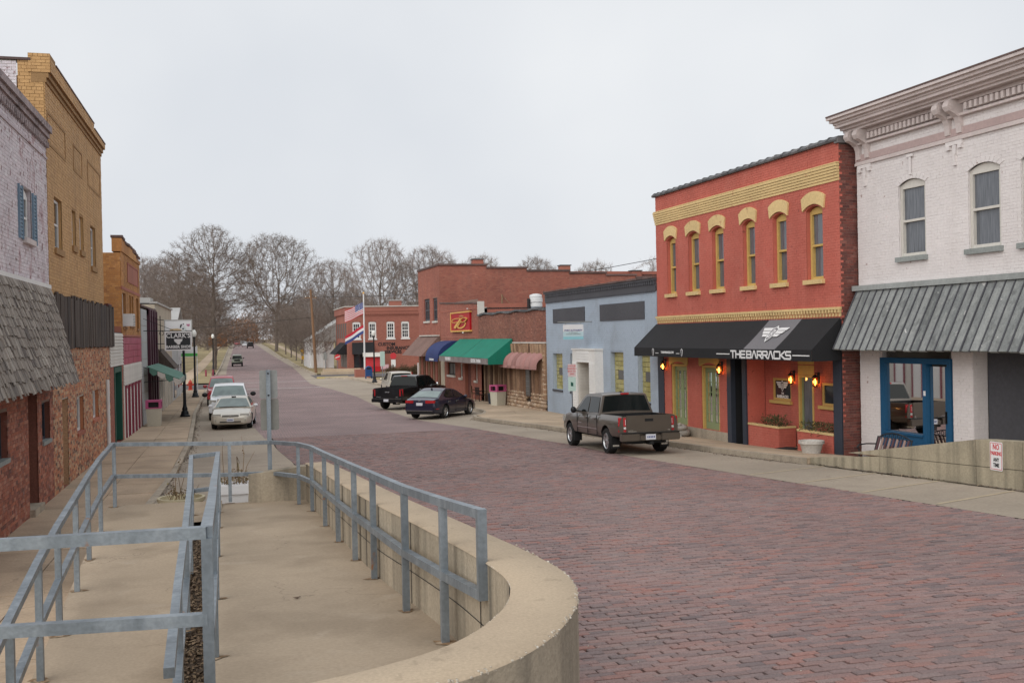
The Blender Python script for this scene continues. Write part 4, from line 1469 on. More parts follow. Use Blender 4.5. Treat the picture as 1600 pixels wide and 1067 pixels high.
# cornice built from stacked mouldings
m = M()
for z0, z1, o in ((8.06, 8.13, .07), (8.13, 8.16, .05), (8.985, 9.05, .34), (9.05, 9.12, .42), (9.12, 9.2, .56), (9.2, 9.26, .6), (9.26, 9.34, .7), (9.34, 9.41, .78)):
    m.box(10, 24.93 + (o * .35 if z0 > 8.9 else 0), -.1, o, z0, z1, 0, FW)
m.box(10, 24.935, -.05, .03, 8.9, 8.98, 0, FW)
m.box(10, 24.935, -.05, .14, 8.6, 8.66, 0, FW)
m.box(10, 24.935, -.05, .12, 8.9, 8.983, 0, FW)
m.build('cornice', MAT['pinkgrey_paint'], th)
m = M()
m.box(10, 25.2, -.2, .8, 9.413, 9.45, 0, FW)
m.build('cornice_flashing', MAT['coping_brown'], th)
m = M()
m.box(10, 24.935, -.02, .04, 8.17, 8.35, 0, FW)
m.build('painted_band', MAT['mauve_band'], th)
pairs = [24.78, 24.40, 21.29, 20.90, 17.79, 17.4, 14.3, 13.9]
s = 10.1
while s < 24.9:
    if all(abs(s + .05 - p) > .2 for p in pairs):
        q = M()
        q.box(s, s + .085, .005, .2, 8.70, 8.86, 0, FW)
        q.build('dentil', MAT['pinkgrey_paint'], th)
    s += .165
for p in pairs:
    q = M()
    prof = [(0, 8.2), (.07, 8.22), (.09, 8.45), (.14, 8.58), (.26, 8.66), (.40, 8.72), (.46, 8.82), (.44, 8.92), (.38, 8.98), (0, 8.98)]
    q.prism([(o, z) for o, z in prof], p - .085, p + .085, lambda a, d, b: FW(d, a + .004, b))
    br = q.build('bracket', MAT['pinkgrey_paint'], th, fix=True)
    q = M()
    q.tube([FW(p - .1, .36, 8.84), FW(p + .1, .36, 8.84)], .1, 12)
    q.tube([FW(p - .115, .36, 8.84), FW(p + .115, .36, 8.84)], .045, 10)
    q.build('scroll', MAT['pinkgrey_paint'], br)
for c in (24.55, 21.1, 17.6, 14.1):
    q = M()
    q.box(c - .28, c + .28, .004, .06, 7.96, 8.055, 0, FW)
    q.box(c - .26, c - .14, .005, .075, 7.86, 7.958, 0, FW)
    q.box(c + .14, c + .26, .005, .075, 7.86, 7.958, 0, FW)
    q.box(c - .06, c + .06, .005, .05, 7.74, 7.958, 0, FW)
    q.box(c - .035, c + .035, .006, .06, 7.55, 7.738, 0, FW)
    q.box(c - .055, c + .055, .007, .055, 7.47, 7.548, 0, FW)
    q.build('drop_ornament', MAT['white_brick'], th)
for a, b in wins[::2]:
    c = (a + b) / 2
    q = M()
    q.box(c - .12, c + .12, .03, .07, 7.95, 8.02, 0, FW)
    q.box(c - .035, c + .035, .025, .055, 7.5, 7.948, 0, FW)
    q.build('keystone', MAT['white_brick'], th)
# board awning
aw = thing('board_awning', 'sloping awning of weathered grey green boards above the blue shopfront', 'awning', FW(20, .5, 3.0))
m = M()
m.hexa([FW(10, .0, 3.03), FW(24.9, .0, 3.03), FW(24.9, .84, 3.02), FW(10, .84, 3.02), FW(10, .0, 4.55), FW(24.9, .0, 4.55), FW(24.9, .08, 4.55), FW(10, .08, 4.55)])
m.build('deck', MAT['dark_board'], aw)
s = 10.0
while s < 24.8:
    wd = .285
    e = min(s + wd, 24.95)
    dz = random.uniform(-.012, .012)
    lo = random.uniform(-.02, .015)
    q = M()
    q.hexa([FW(s + .006, .90, 3.0 + lo), FW(e - .02, .90, 3.0 + lo), FW(e - .02, .935 + dz, 3.03 + lo), FW(s + .006, .935 + dz, 3.03 + lo),
            FW(s + .006, .09, 4.6), FW(e - .02, .09, 4.6), FW(e - .02, .13 + dz, 4.615), FW(s + .006, .13 + dz, 4.615)])
    q.build('board', MAT['grey_board'], aw)
    s += wd
m = M()
s = 10.0
while s < 24.95:
    m.hexa([FW(s - .018, .92, 3.01), FW(s + .012, .92, 3.01), FW(s + .012, .965, 3.04), FW(s - .018, .965, 3.04), FW(s - .018, .1, 4.6), FW(s + .012, .1, 4.6), FW(s + .012, .16, 4.62), FW(s - .018, .16, 4.62)])
    s += .285
m.build('battens', MAT['charcoal'], aw)
m = M()
m.box(10, 24.98, .003, .2, 4.62, 4.76, 0, FW)
m.build('flashing', MAT['galv_flash'], aw)
# ground floor
m = M()
for a, b, o in ((24.08, 24.93, 0), (20.65, 21.33, 0)):
    pass
brick_wall(th, FW, 24.08, 24.93, .1, 3.3, [], MAT['white_brick'], MAT['white_mortar'], name='pier_wall')
brick_wall(th, FW, 20.65, 21.32, .2, 3.3, [], MAT['white_brick'], MAT['white_mortar'], name='pier_wall')
FP = plane_frame(FW(20.648, 0, 0), (CR, SR, 0), (SR, -CR, 0))
brick_wall(th, FP, 0, .42, .3, 3.3, [], MAT['white_brick'], MAT['white_mortar'], name='pier_return')
m = M()
m.box(24.0, 24.93, -.5, -.02, -.2, 3.3, 0, FW)
m.build('pier_core', MAT['white_mortar'], th)
m = M()
m.box(20.66, 21.4, -.42, -.03, -.2, 3.3, 0, FW)
m.build('pier_core', MAT['white_mortar'], th)
m = M()
m.box(10, 20.64, -.6, -.43, -.2, 3.4, 0, FW)
m.build('recess_wall', MAT['charcoal'], th)
m = M()
m.box(10, 24.9, -.4, -.02, 3.31, 4.7, 0, FW)
m.build('lintel_wall', MAT['white_mortar'], th)
m = M()
for a, b, c, d in ((19.28, 19.38, .3, 2.75), (18.2, 18.3, .3, 2.75), (18.3, 19.28, 2.65, 2.75)):
    m.box(a, b, -.425, -.36, c, d, 0, FW)
df = m.build('door_frame', MAT['white_paint'], th)
m = M()
m.box(18.31, 19.27, -.42, -.39, .3, 2.645, 0, FW)
dr = m.build('door', MAT['siding'], th)
m = M()
for z in (.9, 2.1):
    m.box(19.255, 19.285, -.39, -.355, z, z + .12, 0, FW)
m.build('hinge', MAT['rust'], dr)
# blue shopfront
m = M()
for a, b, c, d, o in ((23.88, 24.05, .45, 2.8, .03), (21.36, 21.5, .45, 2.8, .03), (21.5, 23.88, 2.66, 2.8, .03), (22.22, 22.36, .45, 2.66, .05), (22.36, 23.88, .45, .8, .03), (22.36, 23.88, .8, .86, .07)):
    m.box(a, b, -.14, o, c, d, 0, FW)
m.box(21.5, 22.2, -.12, .0, .45, .62, 0, FW)
m.box(21.5, 21.62, -.1, -.02, .62, 2.6, 0, FW)
sf = m.build('shopfront_frame', MAT['shop_blue'], th)
m = M()
m.box(22.37, 23.87, -.07, -.06, .87, 2.65, 0, FW)
m.build('shop_pane', MAT['clear'], sf)
m = M()
m.box(21.63, 22.2, -.07, -.06, .63, 2.6, 0, FW)
m.build('door_pane', MAT['clear_dim'], sf)
m = M()
m.box(21.555, 21.585, -.02, .03, 1.2, 1.5, 0, FW)
m.build('handle', MAT['car_black'], sf)
m = M()
m.box(22.24, 22.32, .052, .056, 1.86, 1.98, 0, FW)
m.build('sticker', MAT['sign_white'], sf)
# room behind the glass
m = M()
m.quad(FW(21.4, -2.2, .3), FW(24.0, -2.2, .3), FW(24.0, -2.2, 3), FW(21.4, -2.2, 3))
m.quad(FW(21.4, -.15, .55), FW(24.0, -.15, .55), FW(24.0, -2.2, .55), FW(21.4, -2.2, .55))
m.quad(FW(21.4, -.15, .3), FW(21.4, -2.2, .3), FW(21.4, -2.2, 3), FW(21.4, -.15, 3))
m.quad(FW(24.0, -.15, .3), FW(24.0, -2.2, .3), FW(24.0, -2.2, 3), FW(24.0, -.15, 3))
m.quad(FW(21.4, -.15, 3), FW(24.0, -.15, 3), FW(24.0, -2.2, 3), FW(21.4, -2.2, 3))
m.build('shop_room', MAT['shop_room'], th)
shell(th, FW, 10, 24.95, -.2, 9.0, 14, MAT['dark_brick'], inset=.45)
# things in the shop window
st = thing('window_ledge', 'low display ledge behind the blue shop window', 'ledge', FW(23.1, -.5, .55))
m = M()
m.box(22.36, 23.86, -1.0, -.12, .56, .84, 0, FW)
m.build('ledge', MAT['siding'], st)
bp = thing('barber_pole', 'striped barber pole standing on a post inside the blue shop window', 'barber pole', FW(23.5, -.4, .85))
m = M()
m.box(23.42, 23.58, -.48, -.32, .85, 1.5, 0, FW)
m.build('post', MAT['siding'], bp)
m = M()
PC = FW(23.5, -.4, 0)
for i in range(9):
    m.lathe([(.07, 1.52 + i * .07), (.07, 1.52 + (i + 1) * .07)], 12, (PC[0], PC[1], 0), i % 3)
m.build('striped_cylinder', [MAT['letter_white'], MAT['flag_red'], MAT['flag_blue']], bp)
m = M()
m.lathe([(.02, 2.3), (.07, 2.26), (.08, 2.2), (.07, 2.15)], 12, (PC[0], PC[1], 0))
m.build('cap', MAT['globe'], bp)
lv = thing('love_board', 'narrow upright board reading LOVE in red letters inside the blue shop window', 'sign board', FW(22.5, -.22, .85))
m = M()
m.box(22.4, 22.6, -.26, -.23, .86, 1.6, 0, FW)
m.build('board', MAT['siding'], lv)
for k, ch in enumerate('LOVE'):
    text_mesh(ch, .2, lambda a, d, b, k=k: FW(22.5 - a, -.228 + d, 1.5 - k * .185 + b), bold=.008).build('letter', MAT['letter_red'], lv)
cu = thing('red_cushion', 'plump red and yellow cushions heaped in the blue shop window', 'cushions', FW(22.9, -.4, .85))
m = M()
for c, r in (((22.95, -.45, 1.05), (.2, .16, .2)), ((22.72, -.42, 1.22), (.17, .14, .16))):
    p = FW(*c)
    m.blob(p, r, 12)
m.build('red_cushion', mat('red_plush', (.34, .02, .03), .95, big=(8, .2), fine=None), cu, smooth=60)
m = M()
for c, r in (((23.12, -.34, .92), (.17, .12, .08)), ((22.82, -.3, .91), (.17, .12, .08))):
    m.blob(FW(*c), r, 12)
m.build('yellow_cushion', mat('yellow_plush', (.55, .40, .02), .95, big=(8, .2), fine=None), cu, smooth=60)
bx = thing('display_stack', 'dark boxes stacked behind the blue shop door glass', 'boxes', FW(21.9, -.6, .6))
m = M()
for k in range(4):
    m.box(21.68, 22.15 - .05 * k, -.9, -.45, .6 + k * .14, .72 + k * .14, k % 2, FW)
m.build('box', [MAT['car_black'], MAT['rim_dark']], bx)

# ---- 2: coral painted bar
Z0 = -.3
th = thing('coral_brick_building', 'coral red painted brick bar with six tall mustard trimmed windows and black awning', 'building', FR(31, 0, -.1))
jb = [(35.06, 35.78), (33.24, 34.05), (31.49, 32.29), (29.48, 30.23), (27.67, 28.43), (25.82, 26.64)]
op = [(a, b, 5.0, 7.02) for a, b in jb]
brick_wall(th, FR, 25.02, 36.72, 3.86, 8.78, [(a, b, c, d + .12) for a, b, c, d in op], MAT['coral_brick'], MAT['coral_mortar'], n_ind=0, depth=.3, pitch=.076, proud=.005)
dark_back(th, FR, op, .45)
for a, b, c, d in op:
    m = M()
    pts = arc_pts((a + b) / 2, (b - a) / 2, d, .12, 8)
    m.prism([(a - .01, d + .125), (b + .01, d + .125)] + list(reversed(pts)), -.25, .004, FR)
    m.build('arch_infill', MAT['coral_brick'], th)
    m = M()
    hw = (b - a) / 2 + .15
    cc = (a + b) / 2
    lo = arc_pts(cc, hw - .04, d + .0, .17, 8)
    hi = arc_pts(cc, hw + .02, d + .36, .17, 8)
    for k in range(8):
        m.prism([lo[k], lo[k + 1], hi[k + 1], hi[k]], .006, .06, FR)
    m.build('window_hood', MAT['cream_paint'], th)
    window(th, FR, a + .01, b - .01, c + .02, d - .02, .13, .09, MAT['mustard'], MAT['glass_curtain'], MAT['cream_paint'], rise=.12, fd=.14, sillh=.13, silldepth=.11, meet=True)
# corbelled cream band
m = M()
for k in range(6):
    m.box(25.0, 36.74, .006, .03 + .018 * k, 7.70 + k * .08, 7.70 + k * .08 + .068, 0, FR)
m.box(25.0, 36.74, .003, .10, 8.182, 8.21, 0, FR)
m.build('corbelled_band', MAT['cream_paint'], th)
m = M()
m.box(25.0, 36.74, .003, .08, 4.13, 4.20, 0, FR)
m.build('dentil_ledge', MAT['cream_paint'], th)
s = 25.02
while s < 36.68:
    q = M()
    q.box(s, s + .075, .003, .075, 4.04, 4.127, 0, FR)
    q.build('dentil', MAT['cream_paint'], th)
    q = M()
    q.box(s + .002, s + .073, .003, .045, 3.935, 4.03, 0, FR)
    q.build('dentil', MAT['cream_paint'], th)
    s += .15
s = 24.98
while s < 36.75:
    q = M()
    e = min(s + .46, 36.78)
    q.prism([(.10, 8.78), (.12, 8.83), (.02, 8.92), (-.2, 8.94), (-.4, 8.86), (-.4, 8.78)], s + .006, e - .006, lambda a, d, b: FR(d, a, b))
    q.prism([(.12, 8.775), (.145, 8.84), (.03, 8.945), (-.22, 8.965), (-.42, 8.87), (-.42, 8.775)], e - .07, e - .002, lambda a, d, b: FR(d, a, b))
    q.build('coping_tile', MAT['coping'], th)
    s += .46
# dark flank facing the camera
FF = plane_frame(FR(25.02, 0, 0), (CR, SR, 0), (SR, -CR, 0))
brick_wall(th, FF, .0, 8.0, .0, 8.7, [], MAT['dark_brick'], MAT['mortar_dark'], name='flank_wall')
m = M()
for k in range(50):
    m.box(-.004, .035 + (k % 2) * .05, .012, .017, 1.0 + k * .1524, 1.066 + k * .1524, 0, FF)
m.build('painted_quoin', MAT['coral_brick'], th)
m = M()
m.box(-.08, 8, -.1, .09, 8.72, 8.86, 0, FF)
m.build('flank_coping', MAT['coping'], th)
# ground floor piers, doors and portal
d1, d2 = (34.32, 35.6, .17, 2.42), (31.96, 33.24, .17, 2.42)
brick_wall(th, FR, 31.36, 36.2, .14, 3.87, [d1, d2], MAT['coral_brick'], MAT['coral_mortar'], depth=.2, rev=MAT['coral_brick'])
m = M()
m.box(31.36, 36.2, -.1, .05, -.5, .16, 0, FR)
m.build('plinth', MAT['kerb'], th)
m = M()
m.box(36.2, 36.7, -.3, .03, -.6, 3.87, 0, FR)
m.build('column', MAT['navy_paint'], th)
m = M()
m.box(25.06, 25.45, -.4, .012, -.2, 3.87, 0, FR)
m.build('column', MAT['navy_paint'], th)
for a, b, c, d in (d1, d2):
    m = M()
    pts = arc_pts((a + b) / 2, (b - a) / 2 + .03, d - .06, .14, 8)
    m.prism([(a - .1, 2.95), (b + .1, 2.95), (b + .1, d)] + list(reversed(pts)) + [(a - .1, d)], .012, .05, FR)
    m.build('door_hood', MAT['mustard'], th)
    m = M()
    m.box(a, a + .09, -.22, -.02, c, d - .02, 0, FR)
    m.box(b - .09, b, -.22, -.02, c, d - .02, 0, FR)
    m.box(a + .09, b - .09, -.22, -.02, d - .1, d - .02, 0, FR)
    m.build('door_frame', MAT['mustard'], th)
    mid = (a + b) / 2
    for lo, hi in ((a + .095, mid - .004), (mid + .004, b - .095)):
        q = M()
        q.box(lo, lo + .09, -.16, -.11, c, d - .11, 0, FR)
        q.box(hi - .09, hi, -.16, -.11, c, d - .11, 0, FR)
        q.box(lo + .09, hi - .09, -.16, -.11, c, c + .24, 0, FR)
        q.box(lo + .09, hi - .09, -.16, -.11, d - .26, d - .11, 0, FR)
        zz = [c + .24 + (d - .26 - c - .24) * i / 5 for i in range(6)]
        for z in zz[1:-1]:
            q.box(lo + .09, hi - .09, -.15, -.115, z - .012, z + .012, 0, FR)
        q.box((lo + hi) / 2 - .012, (lo + hi) / 2 + .012, -.149, -.116, c + .24, d - .26, 0, FR)
        df = q.build('french_door', MAT['sage'], th)
        for i in range(5):
            for (x0, x1) in ((lo + .09, (lo + hi) / 2 - .012), ((lo + hi) / 2 + .012, hi - .09)):
                p = M()
                p.box(x0, x1, -.14, -.134, zz[i] + .012, zz[i + 1] - .012, 0, FR)
                p.build('pane', MAT['clear_dim'], df)
    q = M()
    q.box(a + .1, b - .1, -.5, -.48, c, d, 0, FR)
    for k in range(7):
        x = a + .12 + k * .15
        q.box(x, x + .07, -.44, -.4, c + .2, d - .15, 1, FR)
    q.build('curtain', [MAT['interior_dark'], mat('pale_curtain', (.30, .29, .27), .9, big=(5, .3), fine=None)], th)
# navy portal with a half seen sage door
m = M()
m.box(31.08, 31.35, -.4, .06, -.45, 3.0, 0, FR)
m.box(30.12, 30.36, -.4, .06, -.5, 3.0, 0, FR)
m.box(30.36, 31.08, -.4, .05, -.5, -.18, 0, FR)
m.box(30.12, 31.35, -.3, .02, 3.0, 3.87, 0, FR)
m.build('portal', MAT['navy_paint'], th)
m = M()
m.box(30.36, 31.08, -.9, -.85, -.2, 3.0, 0, FR)
m.quad(FR(31.07, -.1, -.2), FR(31.07, -.9, -.2), FR(31.07, -.9, 3), FR(31.07, -.1, 3))
m.build('portal_room', MAT['interior_dark'], th)
m = M()
m.box(30.62, 30.8, -.5, -.42, -.17, 2.35, 0, FR)
m.box(30.36, 30.82, -.5, -.38, 2.36, 2.6, 0, FR)
m.build('door_frame', MAT['mustard'], th)
m = M()
m.box(30.37, 30.6, -.5, -.46, .2, 2.35, 0, FR)
for z in (.5, .95, 1.4, 1.85):
    m.box(30.4, 30.58, -.458, -.44, z, z + .32, 0, FR)
m.build('door', MAT['sage'], th)
# recessed entrance
RD = .65
FRR = right_frame(17.2 + RD)
back_ops = [(28.62, 29.68, 1.36, 2.06), (27.38, 28.18, .15, 2.2), (26.2, 27.0, 1.33, 2.0)]
brick_wall(th, FRR, 25.46, 30.12, .0, 3.4, back_ops, MAT['coral_brick'], MAT['coral_mortar'], depth=.12, name='recess_wall')
for q in (30.118, 25.452):
    m = M()
    m.quad(FR(q, .0, -.4), FR(q, -RD, -.4), FR(q, -RD, 3.5), FR(q, 0, 3.5))
    m.build('recess_side', MAT['coral_brick'], th)
m = M()
m.box(25.45, 30.12, -RD, .0, 3.42, 3.86, 0, FR)
m.build('recess_ceiling', MAT['charcoal'], th)
m = M()
m.quad(FR(25.45, .0, -.02), FR(30.1, 0, -.12), FR(30.1, -RD - .2, -.05), FR(25.45, -RD - .2, .05))
m.build('recess_floor', MAT['walk'], th)
for a, b, c, d in (back_ops[0], back_ops[2]):
    window(th, FRR, a, b, c, d, .02, .07, MAT['mustard'], MAT['glass'], MAT['mustard'], meet=False, sillh=.1, silldepth=.09)
a, b, c, d = back_ops[1]
m = M()
m.box(a, a + .07, -.1, .03, c, d, 0, FRR)
m.box(b - .07, b, -.1, .03, c, d, 0, FRR)
m.box(a + .07, b - .07, -.1, .03, d - .07, d, 0, FRR)
m.box(a - .02, b + .02, -.02, .02, d + .01, d + .3, 0, FRR)
m.box(a - .02, b + .02, -.02, .02, d + .33, d + .66, 0, FRR)
m.build('door_frame', MAT['mustard'], th)
m = M()
m.box(a + .07, b - .07, -.09, -.05, c, c + .25, 0, FRR)
m.box(a + .07, a + .15, -.09, -.05, c + .25, d - .07, 0, FRR)
m.box(b - .15, b - .07, -.09, -.05, c + .25, d - .07, 0, FRR)
dr = m.build('door', MAT['sage'], th)
m = M()
m.box(a + .15, b - .15, -.08, -.07, c + .25, d - .07, 0, FRR)
m.build('pane', MAT['glass_curtain'], dr)
text_mesh('109', .2, lambda x, dd, y: FRR((a + b) / 2 - x, .022 + dd, 2.78 + y)).build('house_number', MAT['letter_black'], th)


def shield(m, T, c, sc, mat_i=0, mat_in=1):
    o = [(-.5, .62), (-.22, .70), (0, .92), (.22, .70), (.5, .62), (.46, .0), (.3, -.45), (0, -.85), (-.3, -.45), (-.46, 0)]
    i_ = [(-.38, .52), (-.15, .58), (0, .74), (.15, .58), (.38, .52), (.35, .0), (.22, -.38), (0, -.66), (-.22, -.38), (-.35, 0)]
    m.prism([(c[0] + x * sc, c[1] + y * sc) for x, y in o], .004, .010, T, mat_i)
    m.prism([(c[0] + x * sc, c[1] + y * sc) for x, y in i_], .0115, .0145, T, mat_in)


def winged(m, T, c, sc):
    for sgn in (-1, 1):
        for k, (ln, y) in enumerate(((1.75, .42), (1.5, .08), (1.2, -.26))):
            m.prism([(c[0] + sgn * sc * .45, c[1] + (y - .02) * sc), (c[0] + sgn * sc * (ln - .18), c[1] + (y - .02) * sc), (c[0] + sgn * sc * ln, c[1] + (y + .26) * sc), (c[0] + sgn * sc * .5, c[1] + (y + .26) * sc)], .003, .008, T, 0)
    shield(m, T, c, sc)
    m2 = [[(-.12, .4), (-.12, -.34)], [(-.12, .4), (.12, .38), (.16, .2), (.1, .04), (-.12, .03)], [(.1, .04), (.18, -.12), (.14, -.32), (-.12, -.34)]]
    strokes(m, [[(c[0] + (x + y * .18) * sc, c[1] + y * sc) for x, y in ln] for ln in m2], lambda a, d, b: T(a, d + .015, b), .1 * sc, .005)


a, b, c, d = back_ops[0]
m = M()
TW = lambda x, dd, y: FRR((a + b) / 2 - x, -.025 + dd, (c + d) / 2 + y)
winged(m, TW, (0, .1), .2)
m.build('window_emblem', [MAT['letter_white'], MAT['sign_black']], th)
text_mesh('THE', .08, lambda x, dd, y: TW(x, dd, y - .13)).build('window_lettering', MAT['letter_white'], th)
text_mesh('BARRACKS', .13, lambda x, dd, y: TW(x, dd, y - .235), sx=1.0, bold=.004).build('window_lettering', MAT['letter_white'], th)
shell(th, FR, 25.03, 36.7, -.4, 8.7, 14, MAT['dark_brick'], inset=1.2)

# planters built of coral brick
for a, b, zt in ((28.3, 30.08, .62), (25.5, 27.28, .64)):
    pl = thing('brick_planter', 'coral brick planter with clipped shrubs left of the bar doorway' if a > 28 else 'coral brick planter with trailing dry greenery right of the bar doorway', 'planter', FR((a + b) / 2, -.3, .0))
    brick_wall(pl, FR, a, b, -.25, zt - .06, [], MAT['coral_brick'], MAT['coral_mortar'])
    FE = plane_frame(FR(a, 0, 0), (CR, SR, 0), (SR, -CR, 0))
    brick_wall(pl, FE, 0, .6, -.25, zt - .06, [], MAT['coral_brick'], MAT['coral_mortar'], name='end_wall')
    m = M()
    m.box(a - .03, b, -.12, .03, zt - .06, zt, 0, FR)
    m.box(a - .03, a + .1, -.6, -.12, zt - .06, zt, 0, FR)
    m.build('ledge', MAT['cream_paint'], pl)
    m = M()
    m.quad(FR(a, -.1, zt - .08), FR(b, -.1, zt - .08), FR(b, -.62, zt - .08), FR(a, -.62, zt - .08))
    m.build('earth', MAT['soil'], pl)
    g = M()
    for k in range(420):
        if a > 28:
            cx = random.choice((a + .35, a + .85, a + .3))
            s = cx + random.gauss(0, .2)
            h = .3 * max(0, 1 - ((s - cx) / .45) ** 2) + .04
        else:
            s = random.uniform(a + .05, b - .1)
            h = .26
        s = min(max(s, a + .02), b - .02)
        o = random.uniform(-.45, .06)
        z = zt - .02 + random.random() * h - (max(0, o) * 3 if a < 28 else 0)
        p = Vector(FR(s, o, z))
        t = Vector((random.gauss(0, 1), random.gauss(0, 1), random.gauss(.4, .8))).normalized() * random.uniform(.05, .13)
        sd = t.cross(Vector((random.random(), random.random(), random.random()))).normalized() * .016
        g.add([p - sd, p + sd, p + t], [(0, 1, 2)])
    g.build('plants', MAT['green_plant'], pl, kind='stuff')

# black awning
aw = thing('black_awning', 'long black canvas awning with white lettering and a grey winged emblem panel', 'awning', FR(31, .5, 2.7))
A0, A1, OT, OB, ZT, ZB, ZV = 24.98, 36.72, .06, 1.0, 3.9, 3.03, 2.71
P0, P1 = 26.85, 28.62
m = M()
for a, b, mi in ((A0, P0, 0), (P0, P1, 1), (P1, A1, 0)):
    n = 4
    rows = []
    for k in range(n + 1):
        t = k / n
        sag = -.025 * math.sin(math.pi * t)
        rows.append([FR(a, OT + (OB - OT) * t, ZT + (ZB - ZT) * t + sag), FR(b, OT + (OB - OT) * t, ZT + (ZB - ZT) * t + sag)])
    m.grid(rows, mi)
    m.quad(FR(a, OB + .002, ZB), FR(b, OB + .002, ZB), FR(b, OB + .002, ZV), FR(a, OB + .002, ZV), 0)
for s in (A0, A1):
    m.add([FR(s, OT, ZT), FR(s, OB, ZB), FR(s, OB, ZV), FR(s, OT, ZV)], [(0, 1, 2, 3)], 0)
m.build('canvas', [MAT['black_awning'], MAT['grey_awning']], aw)
m = M()
for s in np.linspace(A0 + .1, A1 - .1, 6):
    m.tube([FR(s, .03, ZV + .02), FR(s, OB - .03, ZV + .02)], .018, 6)
    m.tube([FR(s, .08, ZT - .08), FR(s, OB - .03, ZB - .05)], .018, 6)
m.tube([FR(A0, OB - .02, ZV + .03), FR(A1, OB - .02, ZV + .03)], .018, 6)
m.build('frame', MAT['black_iron'], aw)
# squared lettering drawn as strokes
GL = {'T': [[(0, 1), (1, 1)], [(.5, 1), (.5, 0)]], 'H': [[(0, 1), (0, 0)], [(1, 1), (1, 0)], [(0, .5), (1, .5)]],
      'E': [[(1, 1), (.12, 1), (0, .88), (0, .12), (.12, 0), (1, 0)], [(0, .5), (.9, .5)]],
      'B': [[(0, 0), (0, 1), (.85, 1), (1, .88), (1, .62), (.85, .5), (0, .5)], [(.85, .5), (1, .38), (1, .12), (.85, 0), (0, 0)]],
      'A': [[(0, 0), (.42, 1), (.58, 1), (1, 0)]],
      'R': [[(0, 0), (0, 1), (.85, 1), (1, .88), (1, .58), (.85, .46), (.2, .46)], [(.5, .46), (1, 0)]],
      'C': [[(1, 1), (.12, 1), (0, .88), (0, .12), (.12, 0), (1, 0)]],
      'K': [[(0, 1), (0, 0)], [(1, 1), (.2, .5), (1, 0)]],
      'S': [[(1, 1), (.12, 1), (0, .88), (0, .6), (.12, .5), (.88, .5), (1, .4), (1, .12), (.88, 0), (0, 0)]]}
TX = lambda a, dd, b: FR(29.36 - a, OB + .006 + dd, 2.765 + b)
x = 0.0
m = M()
txt = 'THE BARRACKS'
wl, gap, ht = .245, .062, .2
for ch in txt:
    if ch == ' ':
        x += .04
        continue
    strokes(m, [[(x + p * wl, q * ht) for p, q in ln] for ln in GL[ch]], TX, .052, .006)
    x += wl + gap
strokes(m, [[(-.92, .1), (-.1, .1)], [(x + .05, .1), (x + .85, .1)]], TX, .03, .006)
m.build('lettering', MAT['letter_white'], aw)
m = M()
for s in (35.04, 32.74):
    shield(m, lambda a, dd, b, s=s: FR(s - a, OB + .004 + dd, 2.87 + b), (0, 0), .16)
m.build('shield_emblem', [MAT['letter_white'], MAT['grey_awning']], aw)
text_mesh('THEBARRACKS.COM', .11, lambda a, dd, b: FR(33.88 - a, OB + .006 + dd, 2.87 + b), bold=.002).build('lettering', MAT['letter_white'], aw)
m = M()
strokes(m, [[(-.95, -.02), (-.72, -.02)], [(.72, -.02), (.95, -.02)]], lambda a, dd, b: FR(33.88 - a, OB + .005 + dd, 2.86 + b), .02, .005)
m.build('lettering', MAT['letter_white'], aw)
SL = math.hypot(OB - OT, ZT - ZB)
EO, EZ = (ZT - ZB) / SL, (OB - OT) / SL
TE = lambda a, dd, b: FR(27.72 - a, (OT + OB) / 2 - b * (OB - OT) / SL + EO * (dd + .03), (ZT + ZB) / 2 + b * (ZT - ZB) / SL + EZ * (dd + .03) - .018)
m = M()
winged(m, TE, (0, 0), .4)
m.build('winged_emblem', [MAT['letter_white'], MAT['grey_awning']], aw)

# lanterns
FLAME = lamp_mat('lantern_bulb', (1.0, .55, .18), 9.0)
AMBER = clear_glass('amber_lantern_glass', (1.0, .62, .25), .05)
for (s, x0, z, lab) in ((36.05, 17.2, 2.3, 'lit wall lantern at the far corner of the coral front beside the navy column'),
                        (31.72, 17.2, 2.28, 'lit wall lantern between the second french door and the navy portal'),
                        (28.42, 17.85, 2.05, 'lit wall lantern left of the recessed bar door'),
                        (27.12, 17.85, 2.03, 'lit wall lantern right of the recessed bar door')):
    FX = right_frame(x0)
    ln = thing('wall_lantern', lab, 'lantern', FX(s, .12, z - .16), group='lanterns on the coral front')
    m = M()
    m.box(s - .05, s + .05, .001, .03, z - .05, z + .28, 0, FX)
    m.tube([FX(s, .03, z + .22), FX(s, .13, z + .26), FX(s, .14, z + .2)], .012, 6)
    c = FX(s, .14, 0)
    m.lathe([(.015, z + .22), (.05, z + .19), (.10, z + .14), (.10, z + .13)], 8, (c[0], c[1], 0))
    m.lathe([(.085, z - .14), (.085, z - .12), (.03, z - .16)], 8, (c[0], c[1], 0))
    for k in range(4):
        t = math.pi / 4 + k * math.pi / 2
        m.tube([(c[0] + .085 * math.cos(t), c[1] + .085 * math.sin(t), z - .13), (c[0] + .092 * math.cos(t), c[1] + .092 * math.sin(t), z + .14)], .008, 5)
    m.build('cage', MAT['black_iron'], ln)
    m = M()
    m.lathe([(.078, z - .118), (.086, z + .128)], 8, (c[0], c[1], 0), caps=False)
    m.build('glass', AMBER, ln)
    m = M()
    m.lathe([(.008, z - .11), (.03, z - .06), (.036, z), (.02, z + .06), (.005, z + .09)], 8, (c[0], c[1], 0))
    m.build('bulb', FLAME, ln)
    ld = bpy.data.lights.new('lantern_light', 'POINT')
    ld.energy, ld.color, ld.shadow_soft_size = 2.2, (1.0, .42, .10), .05
    lo = bpy.data.objects.new('lantern_light', ld)
    lo.location = Vector(FX(s, .26, z)) - ORG[ln.name]
    lo.parent = ln
    COL.objects.link(lo)

